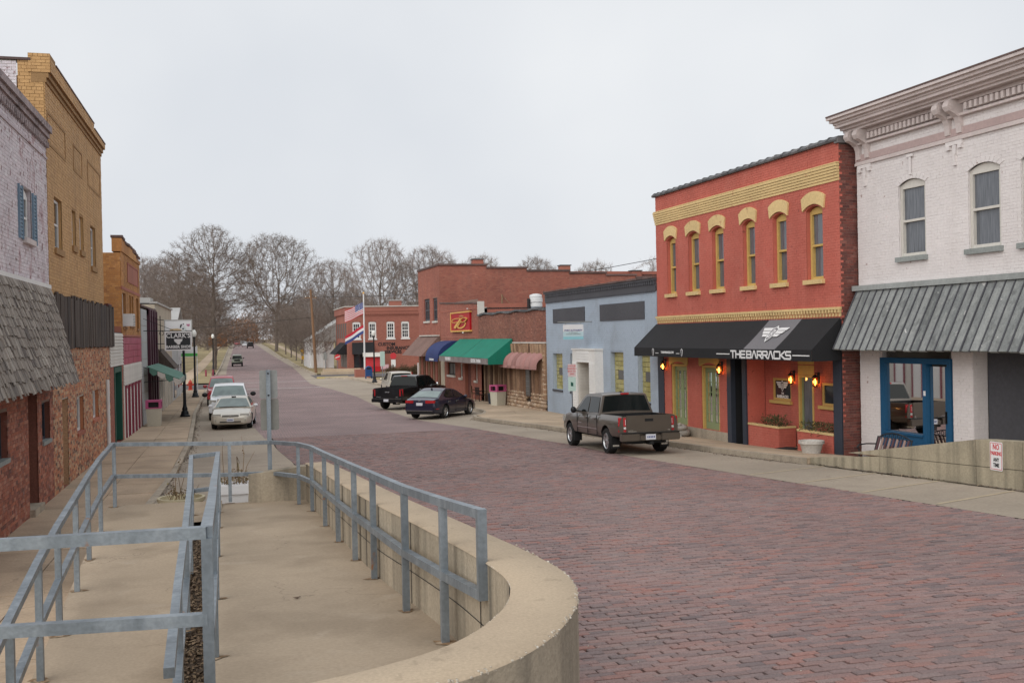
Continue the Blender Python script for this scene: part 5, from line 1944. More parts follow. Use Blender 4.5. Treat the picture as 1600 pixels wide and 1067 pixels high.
# small things on the pavement by the bar
pt = thing('stone_pot', 'pale round stone flower pot at the kerb end of the coral planter', 'flower pot', FR(25.75, .55, .02))
b = FR(25.75, .55, .0)
m = M()
m.lathe([(.22, -.02), (.25, .12), (.31, .34), (.33, .38), (.36, .38), (.36, .46), (.31, .46), (.29, .4), (.05, .38)], 20, b)
m.build('pot', MAT['pot'], pt, smooth=40)
fg = thing('stone_frog', 'squat carved stone frog ornament by the first french doors', 'garden ornament', FR(34.1, .4, -.25))
b = Vector(FR(34.1, .42, -.22))
m = M()
m.blob(b + Vector((0, 0, .2)), (.34, .42, .2), 12)
m.blob(b + Vector((-.06, -.1, .38)), (.26, .34, .14), 12)
m.blob(b + Vector((-.16, -.28, .5)), (.08, .08, .07), 8)
m.blob(b + Vector((-.16, .12, .5)), (.08, .08, .07), 8)
m.blob(b + Vector((-.2, -.3, .08)), (.12, .14, .09), 8)
m.blob(b + Vector((-.2, .26, .08)), (.12, .14, .09), 8)
m.build('body', MAT['stone'], fg, smooth=60)
dm = M()
dm.hexa([FR(27.5, .25, -.02), FR(28.25, .25, -.06), FR(28.25, -.25, -.03), FR(27.5, -.25, .01), FR(27.5, .25, .01), FR(28.25, .25, -.03), FR(28.25, -.25, .0), FR(27.5, -.25, .04)])
tag(dm.build('doormat', MAT['doormat']), 'black rubber doormat in front of the bar doorway', 'doormat')

# ---- 3: powder blue building with glass block windows
th = thing('blue_brick_building', 'low powder blue painted brick building with glass block windows and a dark dentilled cornice', 'building', FR(43, 0, -.2))
gb = [(47.4, 48.78, .88, 2.64), (45.05, 46.32, .88, 2.66), (40.05, 41.42, .85, 2.79), (37.45, 38.6, .83, 2.81)]
dop = [(42.95, 44.4, -.4, 2.42)]
brick_wall(th, FR, 36.76, 49.7, -.5, 5.2, gb + dop, MAT['blue_brick'], MAT['blue_mortar'], depth=.28, bl=.21, pitch=.08)
m = M()
m.box(36.76, 49.7, -.2, .05, 5.2, 5.55, 0, FR)
m.box(36.76, 49.7, -.25, .12, 5.6, 5.69, 0, FR)
m.build('cornice', MAT['charcoal'], th)
m = M()
s = 36.8
while s < 49.6:
    m.box(s, s + .11, .003, .1, 5.46, 5.6, 0, FR)
    m.box(s + .02, s + .09, .051, .085, 5.14, 5.2, 0, FR)
    s += .2
m.build('dentils', MAT['charcoal'], th, kind='stuff')
s = 36.75
while s < 49.6:
    q = M()
    e = s + .5
    q.box(s + .008, min(e, 49.72) - .008, -.3, .15 + random.random() * .02, 5.695, 5.74 + random.random() * .04, 0, FR)
    q.build('coping_tile', MAT['coping_brown'], th)
    s = e
for a, b, c, d in ((44.3, 48.55, 4.14, 4.83), (37.85, 42.46, 4.13, 4.84)):
    q = M()
    q.box(a, b, .003, .045, c, d, 0, FR)
    q.build('covered_transom', MAT['charcoal'], th)
for wi, (a, b, c, d) in enumerate(gb):
    nb, nr = 4, 10
    fr = M()
    fr.box(a - .03, b + .03, -.02, .05, c - .1, c - .004, 0, FR)
    fr.box(a, b, -.29, -.26, c, d, 0, FR)
    w = fr.build('window', MAT['charcoal'], th)
    bw, bh = (b - a) / nb, (d - c) / nr
    for r in range(nr):
        for k in range(nb):
            if k in (1, 2) and r in (4, 5):
                continue
            q = M()
            q.box(a + k * bw + .008, a + (k + 1) * bw - .008, -.24, -.19 + random.random() * .006, c + r * bh + .008, c + (r + 1) * bh - .008, 0, FR)
            q.build('glass_block', MAT['glassblock'], w)
    q = M()
    q.box(a + bw, a + 3 * bw, -.23, -.2, c + 4 * bh, c + 6 * bh, 0, FR)
    q.build('vent_pane', MAT['glass_screen'], w)
# white clad door surround standing proud of the wall
m = M()
m.box(42.25, 42.93, .003, .4, -.45, 2.86, 0, FR)
m.box(44.42, 45.0, .003, .4, -.45, 2.86, 0, FR)
m.box(42.93, 44.42, .003, .4, 2.3, 2.86, 0, FR)
m.box(42.2, 45.05, .003, .44, 2.862, 2.93, 0, FR)
ds = m.build('door_surround', MAT['white_paint'], th)
for k in range(44):
    z = -.42 + (k // 2) * .125
    q = M()
    for a, b in (((42.27, 42.91), (44.44, 44.98))[k % 2],):
        q.hexa([FR(a, .4, z), FR(b, .4, z), FR(b, .43, z), FR(a, .43, z), FR(a, .4, z + .12), FR(b, .4, z + .12), FR(b, .41, z + .12), FR(a, .41, z + .12)])
    q.build('siding_board', MAT['white_paint'], ds)
for k in range(4):
    q = M()
    z = 2.32 + k * .13
    q.hexa([FR(42.93, .4, z), FR(44.42, .4, z), FR(44.42, .43, z), FR(42.93, .43, z), FR(42.93, .4, z + .125), FR(44.42, .4, z + .125), FR(44.42, .41, z + .125), FR(42.93, .41, z + .125)])
    q.build('siding_board', MAT['white_paint'], ds)
m = M()
m.quad(FR(44.4, .35, -.4), FR(44.4, -.9, -.4), FR(44.4, -.9, 2.4), FR(44.4, .35, 2.4))
m.quad(FR(42.95, .35, -.4), FR(42.95, -.9, -.4), FR(42.95, -.9, 2.4), FR(42.95, .35, 2.4))
m.quad(FR(42.95, .3, 2.4), FR(42.95, -.9, 2.4), FR(44.4, -.9, 2.4), FR(44.4, .3, 2.4))
m.quad(FR(42.95, -.88, -.4), FR(42.95, -.88, 2.4), FR(44.4, -.88, 2.4), FR(44.4, -.88, -.4), 1)
m.build('porch_lining', [MAT['siding'], MAT['interior']], th)
for k in range(20):
    q = M()
    z = -.35 + k * .135
    q.hexa([FR(44.39, -.88, z), FR(44.39, .3, z), FR(44.36, .3, z), FR(44.36, -.88, z), FR(44.39, -.88, z + .13), FR(44.39, .3, z + .13), FR(44.38, .3, z + .13), FR(44.38, -.88, z + .13)])
    q.build('siding_board', MAT['siding'], ds)
shell(th, FR, 36.78, 49.68, -.5, 5.3, 16, MAT['brown_brick'], inset=.95)
sg = thing('office_sign', 'white hanging sign fading to aqua on the powder blue building', 'sign', (14.5, 43.5, 3.3))
FB = plane_frame((14.47, 43.47, 3.68), (1, 0, 0), (0, -1, 0))
m = M()
m.box(-.47, .47, -.03, .01, .02, .33, 0, FB)
m.box(-.47, .47, -.03, .01, -.2, .018, 1, FB)
m.box(-.47, .47, -.03, .01, -.33, -.202, 2, FB)
m.build('panel', [MAT['sign_white'], mat('pale_aqua_face', (.5, .64, .68), .5, big=None, fine=None), MAT['aqua']], sg)
text_mesh('PORT AUTHORITY', .1, lambda a, d, b: FB(a, .012 + d, .07 + b), bold=.003).build('lettering', MAT['flag_blue'], sg)
text_mesh('OF THE COUNTY', .055, lambda a, d, b: FB(a, .012 + d, -.03 + b)).build('lettering', MAT['sign_back_dim'], sg)
text_mesh('ECONOMIC DEVELOPMENT', .055, lambda a, d, b: FB(a, .012 + d, -.1 + b)).build('lettering', MAT['sign_back_dim'], sg)
m = M()
m.tube([(13.75, 43.5, 4.13), (15.35, 43.5, 4.13)], .025, 6)
m.tube([(14.12, 43.5, 4.12), (14.12, 43.5, 4.0)], .012, 5)
m.tube([(14.84, 43.5, 4.12), (14.84, 43.5, 4.0)], .012, 5)
m.build('bracket', MAT['sign_back'], sg)
sg = thing('street_sign_pair', 'pink parking notice above a pale green notice on one post by the blue building', 'sign', (12.6, 38.2, -.1))
FB = plane_frame((12.62, 38.2, 0), (.96, -.27, 0), (-.27, -.96, 0))
m = M()
m.box(-.15, .15, -.01, .01, 1.92, 2.42, 0, FB)
m.build('notice', mat('faded_pink_notice', (.60, .48, .48), .5, big=None, fine=None), sg)
m = M()
m.box(-.15, .15, -.01, .01, 1.36, 1.91, 0, FB)
m.build('notice', MAT['sea'], sg)
for k, t in enumerate(('2 HOUR', 'PARKING', '8AM TO', '5PM')):
    text_mesh(t, .09, lambda a, d, b, k=k: FB(a, .012 + d, 2.34 - k * .105 + b)).build('lettering', MAT['letter_red'], sg)
m = M()
m.prism([(-.05, 1.55), (.05, 1.55), (.05, 1.68), (-.05, 1.72)], .0115, .014, FB)
m.build('symbol', MAT['green_trim'], sg)
m = M()
m.tube([FB(0, -.03, -.2), FB(0, -.03, 2.45)], .025, 6)
m.build('post', MAT['steel'], sg)

# ---- 4: log and fieldstone front under pink scallops
th = thing('log_fronted_shop', 'rustic shopfront of split logs and fieldstone under a brown brick parapet', 'shop building', FR(53, 0, -.3))
brick_wall(th, FR, 49.74, 62.5, 3.2, 4.85, [], MAT['brown_brick'], MAT['mortar_dark'], bl=.21, pitch=.08)
m = M()
m.box(49.74, 56.4, -.3, -.05, -.8, 3.2, 0, FR)
m.build('wall', MAT['dark_board'], th)
m = M()
m.box(49.74, 56.45, -.02, .08, 3.14, 3.21, 0, FR)
m.build('ledge', MAT['siding'], th)
s = 49.76
while s < 56.3:
    wd = random.uniform(.16, .3)
    q = M()
    q.tube([FR(s + wd / 2, .0, .3), FR(s + wd / 2 + random.uniform(-.04, .04), .02, 1.2), FR(s + wd / 2 + random.uniform(-.04, .04), .0, 3.12)], [wd * .5, wd * .46, wd * .5], 7)
    edge = s < 50.3 or s > 55.8
    q.build('log', MAT['bark_slab'] if edge or random.random() < .2 else MAT['log'], th)
    s += wd * 1.02
for k in range(26):
    s = 50.0 + k * .245
    q = M()
    q.tube([FR(s, .05, 2.5), FR(s + random.uniform(-.25, .25), .1, 3.1)], .1, 6)
    q.build('bark_slab', MAT['bark_slab'], th)
z = -.6
while z < .45:
    s = 49.76 + random.random() * .1
    h = random.uniform(.17, .25)
    while s < 56.35:
        wd = random.uniform(.2, .42)
        q = M()
        q.blob(FR(s + wd / 2, .02, z + h / 2), (.13, wd * .52, h * .56), 8, jit=.18)
        if not (52.0 < s < 52.75 and z > -.1):
            q.build('fieldstone', MAT['fieldstone'], th)
        s += wd
    z += h * .92
z = .4
while z < 3.0:
    h = random.uniform(.2, .3)
    q = M()
    q.blob(FR(49.95, .04, z + h / 2), (.12, .2, h * .55), 8, jit=.18)
    q.build('fieldstone', MAT['fieldstone'], th)
    z += h * .95
m = M()
m.box(52.0, 52.75, .1, .16, .33, 1.9, 0, FR)
w = m.build('window', MAT['dark_board'], th)
m = M()
m.box(52.08, 52.67, .161, .168, .4, 1.85, 0, FR)
for k in range(5):
    m.box(52.08, 52.67, .169, .175, .6 + k * .26, .62 + k * .26, 1, FR)
m.build('pane', [MAT['glass_screen'], MAT['sign_back']], w)
s = 49.74
while s < 62.4:
    q = M()
    e = min(s + .42, 62.5)
    z = 4.86 + .04 * math.sin(s * 2)
    q.box(s + .006, e - .006, -.35, .1 + random.random() * .03, z, z + .09 + random.random() * .03, 0, FR)
    q.build('coping_tile', MAT['coping'], th)
    s = e
shell(th, FR, 49.76, 62.5, -.8, 4.85, 16, MAT['brown_brick'], inset=.3)
aw = thing('scalloped_awning', 'row of faded pink barrel scallops over the log fronted shop', 'awning', FR(53, .4, 1.9))
SCW = (.36, .35, .3, .36, .28, .33, .36, .34)
for i in range(8):
    c = 50.35 + i * .76
    q = M()
    rows = []
    for k in range(7):
        t = k / 6
        ang = t * math.pi / 2
        rows.append([FR(c + SCW[i] * math.sin(j / 6 * math.pi - math.pi / 2), .05 + (.42 + .26 * math.cos(j / 6 * math.pi - math.pi / 2)) * math.sin(ang), 1.95 + .72 * math.cos(ang) * (0.6 + .4 * math.cos(j / 6 * math.pi - math.pi / 2))) for j in range(7)])
    q.grid(rows)
    lo = rows[-1]
    q.grid([lo, [(p[0], p[1], p[2] - .14) for p in lo]])
    q.build('scallop', MAT['pink_awning'], aw, smooth=60)

# ---- 5: tavern
th = thing('tavern', 'red brick tavern with green awning and a square red emblem sign', 'building', FR(65, 0, -.4))
top5 = [(62.5, 5.62), (72.7, 5.95)]
brick_wall(th, FR, 62.52, 72.7, 3.1, 5.9, [], MAT['tavern_brick'], MAT['mortar_dark'], bl=.21, pitch=.08, top=lambda s: lerp(top5, s))
ops = [(70.1, 70.75, .9, 1.78), (66.7, 67.4, .8, 1.78), (64.5, 65.9, -.5, 1.75), (62.9, 63.5, .75, 1.78)]
ops = [(68.6, 70.7, .9, 1.78), (66.66, 67.4, .8, 1.78), (64.5, 66.0, -.55, 1.78), (62.95, 63.5, .75, 1.78)]
brick_wall(th, FR, 62.0, 71.6, -.7, 3.1, ops, MAT['tavern_brick'], MAT['mortar_dark'], bl=.21, pitch=.08, depth=.25, rev=MAT['tavern_brick'])
for a, b, c, d in (ops[0], ops[1], ops[3]):
    window(th, FR, a + .02, b - .02, c + .02, d, .08, .08, MAT['dark_board'] if b - a > 1 else MAT['siding'], MAT['glass_screen'], MAT['siding'], meet=False, nx=2 if b - a > 1 else 1, sillh=.14, silldepth=.1)
m = M()
m.box(64.5, 66.0, -.25, -.2, -.6, 1.78, 0, FR)
m.build('door', MAT['dark_brick'], th)
m = M()
m.box(56.42, 62.0, -.5, -.2, -.8, 3.2, 0, FR)
m.build('recess_wall', MAT['interior_dark'], th)
for k in range(16):
    s = 56.6 + k * .34
    q = M()
    q.box(s, s + .2, -.195, -.12, -.6, 2.4, 0, FR)
    q.build('plank', MAT['log'] if k % 3 else MAT['bark_slab'], th)
m = M()
m.box(71.6, 72.72, -.3, .03, -.8, 3.3, 0, FR)
m.build('pier', MAT['beige_wall'], th)
for k in range(10):
    q = M()
    a, b = 62.5 + k * 1.02, 62.5 + (k + 1) * 1.02
    za, zb = lerp(top5, a), lerp(top5, b)
    q.hexa([FR(a + .006, -.3, za), FR(b - .006, -.3, zb), FR(b - .006, .08, zb), FR(a + .006, .08, za), FR(a + .006, -.3, za + .09), FR(b - .006, -.3, zb + .09), FR(b - .006, .08, zb + .09), FR(a + .006, .08, za + .09)])
    q.build('coping_tile', MAT['coping_brown'], th)
m = M()
m.box(62.3, 62.5, -.35, .05, 4.9, 5.75, 0, FR)
m.build('white_end_pier', MAT['siding'], th)
m = M()
m.box(62.54, 72.68, .0, .03, 5.28, 5.36, 0, FR)
m.box(62.54, 72.68, .0, .03, 3.5, 3.56, 0, FR)
m.build('string_course', MAT['tavern_brick'], th)
shell(th, FR, 62.52, 72.68, -.8, 5.6, 16, MAT['tavern_brick'], inset=.6)
# red square sign with a looping gold emblem
sg = thing('emblem_sign', 'square red sign with looping gold script letter on the tavern wall', 'sign', FR(66.5, .1, 3.9))
m = M()
m.box(64.1, 68.95, .012, .14, 3.98, 5.12, 0, FR)
m.build('panel', MAT['sign_red'], sg)
m = M()
for a, b, c, d in ((64.0, 69.05, 5.12, 5.2), (64.0, 69.05, 3.88, 3.98), (68.95, 69.06, 3.98, 5.12)):
    m.box(a, b, .01, .18, c, d, 0, FR)
m.build('frame', MAT['gold'], sg)
PX = lambda a, d, b: FR(68.9 - (a - 190) / 690 * 4.75, .15 + d, 5.1 - (b - 215) / 620 * 1.06)
def sw(pts, w):
    q = []
    for (x, y) in pts:
        q.append((x, y))
    return q
def ribbon(m, pts, w, T, d0, mi=0):
    n = len(pts)
    for i in range(n - 1):
        (x0, y0), (x1, y1) = pts[i], pts[i + 1]
        L_ = math.hypot(x1 - x0, y1 - y0) or 1
        w0, w1 = w(i / (n - 1)), w((i + 1) / (n - 1))
        nx_, ny_ = -(y1 - y0) / L_, (x1 - x0) / L_
        m.prism([(x0 + nx_ * w0, y0 + ny_ * w0), (x1 + nx_ * w1, y1 + ny_ * w1), (x1 - nx_ * w1, y1 - ny_ * w1), (x0 - nx_ * w0, y0 - ny_ * w0)], d0, d0 + .02 + .0005 * i, T, mi)
def smooth_curve(ctrl, n=7):
    out = []
    P_ = [ctrl[0]] + ctrl + [ctrl[-1]]
    for i in range(1, len(P_) - 2):
        for k in range(n):
            t = k / n
            out.append(tuple(.5 * ((2 * P_[i][j]) + (-P_[i - 1][j] + P_[i + 1][j]) * t + (2 * P_[i - 1][j] - 5 * P_[i][j] + 4 * P_[i + 1][j] - P_[i + 2][j]) * t * t + (-P_[i - 1][j] + 3 * P_[i][j] - 3 * P_[i + 1][j] + P_[i + 2][j]) * t ** 3) for j in (0, 1)))
    out.append(ctrl[-1])
    return out
m = M()
c1 = smooth_curve([(440, 540), (330, 560), (235, 535), (240, 470), (330, 420), (450, 410), (560, 415), (520, 500), (440, 610), (380, 700), (345, 770), (390, 750), (470, 620), (560, 500), (640, 420), (740, 395), (810, 440), (770, 520), (690, 560), (600, 560)])
ribbon(m, c1, lambda t: 13 + 16 * math.sin(math.pi * min(1, max(0, (t - .25) * 2))) ** 2, PX, 0)
c2 = smooth_curve([(640, 560), (720, 570), (750, 630), (700, 720), (600, 780), (500, 775), (460, 730), (500, 660), (560, 580), (610, 500)])
ribbon(m, c2, lambda t: 12 + 16 * math.sin(math.pi * t) ** 2, PX, .004)
m.build('script_emblem', MAT['gold'], sg)
m = M()
m.prism([(500, 355), (520, 290), (555, 315), (590, 265), (625, 315), (665, 290), (680, 355)], .0, .012, PX)
m.build('crown', mat('dull_crown', (.45, .18, .07), .5, big=None, fine=None), sg)
m = M()
m.tube([FR(64.4, .1, 5.3), FR(63.3, .5, 5.32)], .04, 6)
m.blob(FR(65.2, .3, 3.82), (.07, .07, .05), 8)
m.build('flood_lamp', MAT['white_metal'], sg)
# green awning
aw = thing('green_awning', 'bright green sloping canvas awning with a grey lettered valance on the tavern', 'awning', FR(61, .8, 1.9))
m = M()
S0, S1 = 55.3, 67.0
for a, b in ((S0, 61.3), (61.35, S1)):
    m.grid([[FR(a, .06 + 1.44 * t, 3.4 - 1.08 * t - .03 * math.sin(math.pi * t)) for t in (0, .25, .5, .75, 1)], [FR(b, .06 + 1.44 * t, 3.4 - 1.08 * t - .03 * math.sin(math.pi * t)) for t in (0, .25, .5, .75, 1)]], 0)
m.add([FR(S0, .06, 3.4), FR(S0, 1.5, 2.32), FR(S0, 1.5, 1.98), FR(S0, .06, 1.98)], [(0, 1, 2, 3)], 0)
m.add([FR(S1, .06, 3.4), FR(S1, 1.5, 2.32), FR(S1, 1.5, 1.98), FR(S1, .06, 1.98)], [(0, 1, 2, 3)], 0)
m.box(61.3, 61.35, .06, .1, 3.3, 3.4, 0, FR)
m.quad(FR(S0, 1.502, 2.31), FR(S1, 1.502, 2.31), FR(S1, 1.502, 1.98), FR(S0, 1.502, 1.98), 1)
m.build('canvas', [MAT['green_awning'], mat('grey_valance', (.22, .19, .18), .85, big=(1.5, .25), fine=(10, .2))], aw)
text_mesh('CRYSTAL TAVERN', .26, lambda a, d, b: FR(57.9 - a, 1.505 + d, 2.14 + b), bold=.01).build('lettering', MAT['letter_white'], aw)
text_mesh('FINE SPIRITS', .26, lambda a, d, b: FR(64.6 - a, 1.505 + d, 2.16 + b), bold=.01).build('lettering', MAT['letter_white'], aw)
aw = thing('blue_barrel_awning', 'navy blue barrel awning between the green awning and brown hood', 'awning', FR(69.5, .8, 1.9))
m = M()
rows = []
for s in (67.4, 71.2):
    rows.append([FR(s, .05 + 1.45 * math.sin(t), 2.15 + 1.15 * math.cos(t)) for t in np.linspace(0, math.pi / 2, 9)])
m.grid(rows)
for s, r in ((67.4, rows[0]), (71.2, rows[1])):
    m.add(list(r) + [FR(s, .05, 2.15)], [tuple(range(len(r) + 1))])
m.quad(FR(67.4, 1.5, 2.15), FR(71.2, 1.5, 2.15), FR(71.2, 1.5, 1.92), FR(67.4, 1.5, 1.92))
m.build('canvas', MAT['blue_awning'], aw, smooth=40)
text_mesh('FLOWER SHOP', .2, lambda a, d, b: FR(69.3 - a, 1.504 + d, 2.03 + b), bold=.006).build('lettering', MAT['letter_white'], aw)

# ---- 6: two storey plain red brick block with stepped flank
th = thing('stepped_brick_building', 'two storey red brick block whose long flank parapet steps down towards the back', 'building', FR(76, 0, -.4))
w2 = [(76.05, 77.9, 4.75, 6.45), (73.55, 75.0, 4.72, 6.42)]
brick_wall(th, FR, 72.8, 80.0, 3.6, 8.7, w2, MAT['tavern_brick'], MAT['mortar_dark'], bl=.21, pitch=.08)
for a, b, c, d in w2:
    window(th, FR, a + .03, b - .03, c + .03, d - .03, .08, .16, MAT['charcoal'], MAT['glass'], MAT['siding'], meet=True, nx=3, nz=2, sillh=.14, silldepth=.1, bar=.09)
m = M()
m.box(72.8, 80.0, -.3, -.02, -.9, 3.6, 0, FR)
m.build('shop_wall', MAT['brown_brick'], th)
for k in range(9):
    q = M()
    a = 73.0 + k * .8
    q.box(a, a + .5, -.02, .08, -.8, 2.3, 0, FR)
    q.build('pilaster', MAT['tavern_brick'] if k % 2 else MAT['log'], th)
m = M()
m.hexa([FR(72.9, .02, 2.2), FR(79.9, .02, 2.2), FR(79.9, 1.45, 2.2), FR(72.9, 1.45, 2.2), FR(72.9, .02, 3.62), FR(79.9, .02, 3.62), FR(79.9, .1, 3.62), FR(72.9, .1, 3.62)])
m.build('shingled_hood', MAT['brown_awning'], th)
m = M()
m.box(73.0, 79.0, .0, .22, 3.63, 3.72, 0, FR)
m.build('hood_flashing', MAT['siding'], th)
FK = plane_frame(FR(72.8, 0, 0), (1, 0, 0), (0, -1, 0))
steps = [(0, 3.55, 8.72), (3.55, 6.6, 8.50), (6.6, 9.9, 8.28), (9.9, 12.8, 8.1), (12.8, 15.2, 7.93), (15.2, 22, 7.75)]
for a, b, z in steps:
    brick_wall(th, FK, a, b, 4.0, z - .02, [], MAT['tavern_brick'], MAT['mortar_dark'], bl=.21, pitch=.08, name='flank_wall')
    q = M()
    q.box(a - .05, b + .05, -.35, .1, z, z + .12, 0, FK)
    q.build('coping', MAT['coping_brown'], th)
m = M()
m.box(2.5, 9.0, .012, .06, 4.9, 5.66, 0, FK)
m.build('white_band', MAT['siding'], th)
for a, z, tp in ((2.6, 8.84, .32), (9.3, 8.4, .3), (15.0, 8.0, .28)):
    q = M()
    q.box(a, a + .75, -.9, -.2, z - .4, z + tp, 0, FK)
    q.box(a - .06, a + .81, -.96, -.14, z + tp, z + tp + .08, 1, FK)
    q.build('chimney', [MAT['tavern_brick'], MAT['coping']], th)
m = M()
m.box(72.78, 80.02, -.3, .08, 8.72, 8.86, 0, FR)
m.build('front_coping', MAT['coping_brown'], th)
m = M()
m.tube([FK(4.6, .2, 5.0), FK(4.6, .2, 6.6)], .05, 6)
m.tube([FK(4.6, .2, 6.5), FK(5.6, .2, 5.5)], .02, 5)
m.build('roof_pipe', MAT['rust'], th)
shell(th, FR, 72.9, 79.98, -.8, 8.3, 22, MAT['tavern_brick'], inset=.4)
ac = thing('roof_ventilator', 'white drum ventilator on the flat roof in front of the stepped brick flank', 'ventilator', (17.6, 60, 4.7))
m = M()
m.lathe([(.36, 4.6), (.36, 5.3)], 16, (17.6, 60, 0))
m.build('drum_base', mat('pale_blue_tin', (.38, .44, .5), .5, big=(2, .1), fine=None), ac, smooth=40)
m = M()
m.lathe([(.4, 5.3), (.4, 5.5), (.34, 5.54), (.42, 5.58), (.42, 5.8), (.34, 5.85), (.39, 5.88), (.37, 6.02), (.15, 6.08)], 16, (17.6, 60, 0))
m.build('drum', MAT['white_metal'], ac, smooth=40)
m = M()
m.box(17.1, 17.18, 59.8, 60.2, 4.6, 5.8)
m.build('bracket', MAT['car_black'], ac)

# ---- 7: insurance office beyond the side street
YI = 128.0
th = thing('insurance_office', 'two storey red brick office with dark wall lettering beyond the side street', 'building', (13.1, YI, -.5))
FI = plane_frame((13.1, YI, 0), (1, 0, 0), (0, -1, 0))
FI2 = plane_frame((13.1, YI, 0), (0, 1, 0), (-1, 0, 0))
ow = [(1.6 - .05, 2.75, 3.55, 5.55), (4.85, 5.95, 3.55, 5.6), (6.7, 7.8, 3.55, 5.6)]
ow = [(.65, 1.65, 3.5, 5.6), (2.65, 3.6, 3.5, 5.6), (4.9, 5.9, 3.5, 5.6), (6.75, 7.75, 3.5, 5.6)]
gw = [(.75, 2.9, -.1, 2.0)]
brick_wall(th, FI, 0, 14, -1, 6.9, ow + gw, MAT['far_brick'], MAT['far_mortar'], bl=.21, pitch=.11, depth=.2)
m = M()
m.quad(FI2(0, 0, -1), FI2(15, 0, -1), FI2(15, 0, 6.9), FI2(0, 0, 6.9))
m.quad(FI2(15, 0, -1), FI2(15, -14, -1), FI2(15, -14, 6.9), FI2(15, 0, 6.9))
m.build('side_wall', MAT['far_brick'], th)
m = M()
m.box(-.06, 14, -.1, .12, 6.6, 6.9, 0, FI)
m.box(-.1, 14, -.1, .2, 6.9, 7.45, 0, FI)
m.box(-.1, 15, -.1, .2, 6.6, 7.45, 0, FI2)
m.build('parapet', MAT['far_brick'], th)
m = M()
for k in range(46):
    m.box(k * .3, k * .3 + .16, .0, .17, 6.42, 6.6, 0, FI)
m.build('corbels', MAT['far_brick'], th, kind='stuff')
m = M()
m.box(-.2, 14, -.3, .3, 7.45, 7.58, 0, FI)
m.box(-.2, 15, -.3, .3, 7.455, 7.585, 0, FI2)
m.build('coping', MAT['pot'], th)
for a, b, c, d in ow:
    window(th, FI, a, b, c, d - .12, .06, .16, MAT['white_paint'], MAT['glass'], MAT['white_paint'], meet=True, nx=3, nz=4, rise=.16, sillh=.16, silldepth=.12, bar=.05)
m = M()
m.box(.75, 2.9, -.18, -.1, -.1, 2.0, 0, FI)
m.build('shop_window', MAT['glass'], th)
m = M()
for k in range(5):
    a = 1.2 + k * 2.6
    m.box(a, a + 1.2, .003, .05, 3.6, 5.5, 0, FI2)
m.build('side_window', MAT['glass_screen'], th)
for (F_, a, b) in ((FI, .55, 3.15), (FI2, .8, 9.0)):
    q = M()
    q.hexa([F_(a, .02, 1.6), F_(b, .02, 1.6), F_(b, 1.5 if F_ is FI2 else 1.1, 1.6), F_(a, 1.5 if F_ is FI2 else 1.1, 1.6), F_(a, .02, 3.05), F_(b, .02, 3.05), F_(b, .1, 3.05), F_(a, .1, 3.05)])
    q.build('awning', MAT['black_awning'], th)
m = M()
for k in range(4):
    a = 1.2 + k * 1.9
    m.box(a, a + 1.4, .003, .04, -.1, 1.55, 0, FI2)
m.build('side_shop_window', MAT['glass_screen'], th)
for t, x, z in (('CUSTOM', 4.85, 2.75), ('INSURANCE', 6.3, 2.26), ('SERVICES', 5.65, 1.78)):
    text_mesh(t, .56, lambda a, d, b, x=x, z=z: FI(x + a, .02 + d, z + b), depth=.05, bold=.02, sx=.95).build('lettering', MAT['letter_black'], th)
m = M()
m.box(5.4, 6.9, -1.2, -.3, 7.0, 8.2, 0, FI)
m.box(5.3, 7.0, -1.3, -.2, 8.2, 8.32, 1, FI)
m.build('chimney', [MAT['far_brick'], MAT['tin_roof']], th)
m = M()
m.quad(FI(.1, 0, 6.9), FI(14, 0, 6.9), FI(14, -15, 6.9), FI(.1, -15, 6.9))
m.build('roof', MAT['roof_dark'], th)
th = thing('white_outbuilding', 'white lean-to building with a tin roof behind the insurance office', 'building', (10, 150, -.4))
m = M()
m.box(9.6, 13.0, 146, 158, -.8, 3.2)
m.build('wall', MAT['sign_white'], th)
m = M()
m.hexa([(9.4, 145.5, 3.2), (14.5, 145.5, 3.2), (14.5, 158, 3.2), (9.4, 158, 3.2), (9.4, 145.5, 3.4), (14.5, 145.5, 6.6), (14.5, 158, 6.6), (9.4, 158, 3.4)])
m.build('roof', MAT['tin_roof'], th)
m = M()
for x in (9.8, 11.4):
    m.box(x, x + .35, 145.6, 145.9, -.6, 3.2)
m.build('post', MAT['white_paint'], th)
# ------------------------------------------------------------------ access ramp in the foreground
def lane_r(y):          # right-hand lane, falling away from the camera
    return 1.42 - .0505 * (y - 7.1)


def lane_l(y):          # left-hand lane, falling towards the camera
    return .945 - .0185 * (17.8 - y)


RL = [(4.0, -.22), (6.8, -.22), (17.8, -.32)]           # left edge of the right lane
LR = [(4.0, -.42), (9.0, -.56), (17.8, -.77)]           # right edge of the left lane
LLF = [(4.0, -1.45), (9.0, -1.72), (13.5, -1.93), (17.8, -2.1)]   # left edge of the left lane
INNER = [(.245, 4.251), (.44, 4.32), (.627, 4.408), (.79, 4.5), (.93, 4.61), (1.05, 4.74), (1.16, 4.89), (1.26, 5.06), (1.34, 5.22), (1.41, 5.42), (1.455, 5.62), (1.48, 5.95), (1.485, 6.5),
         (1.46, 7.37), (1.37, 8.6), (1.265, 9.84), (1.20, 11.5), (1.13, 13.98), (1.08, 16.0), (1.04, 17.45)]
CAPW = .37


def wall_top(y):
    return float(np.interp(y, [4, 5.8, 7.4, 9.8, 14, 17.6], [2.2, 2.2, 2.10, 2.0, 1.757, 1.52]))


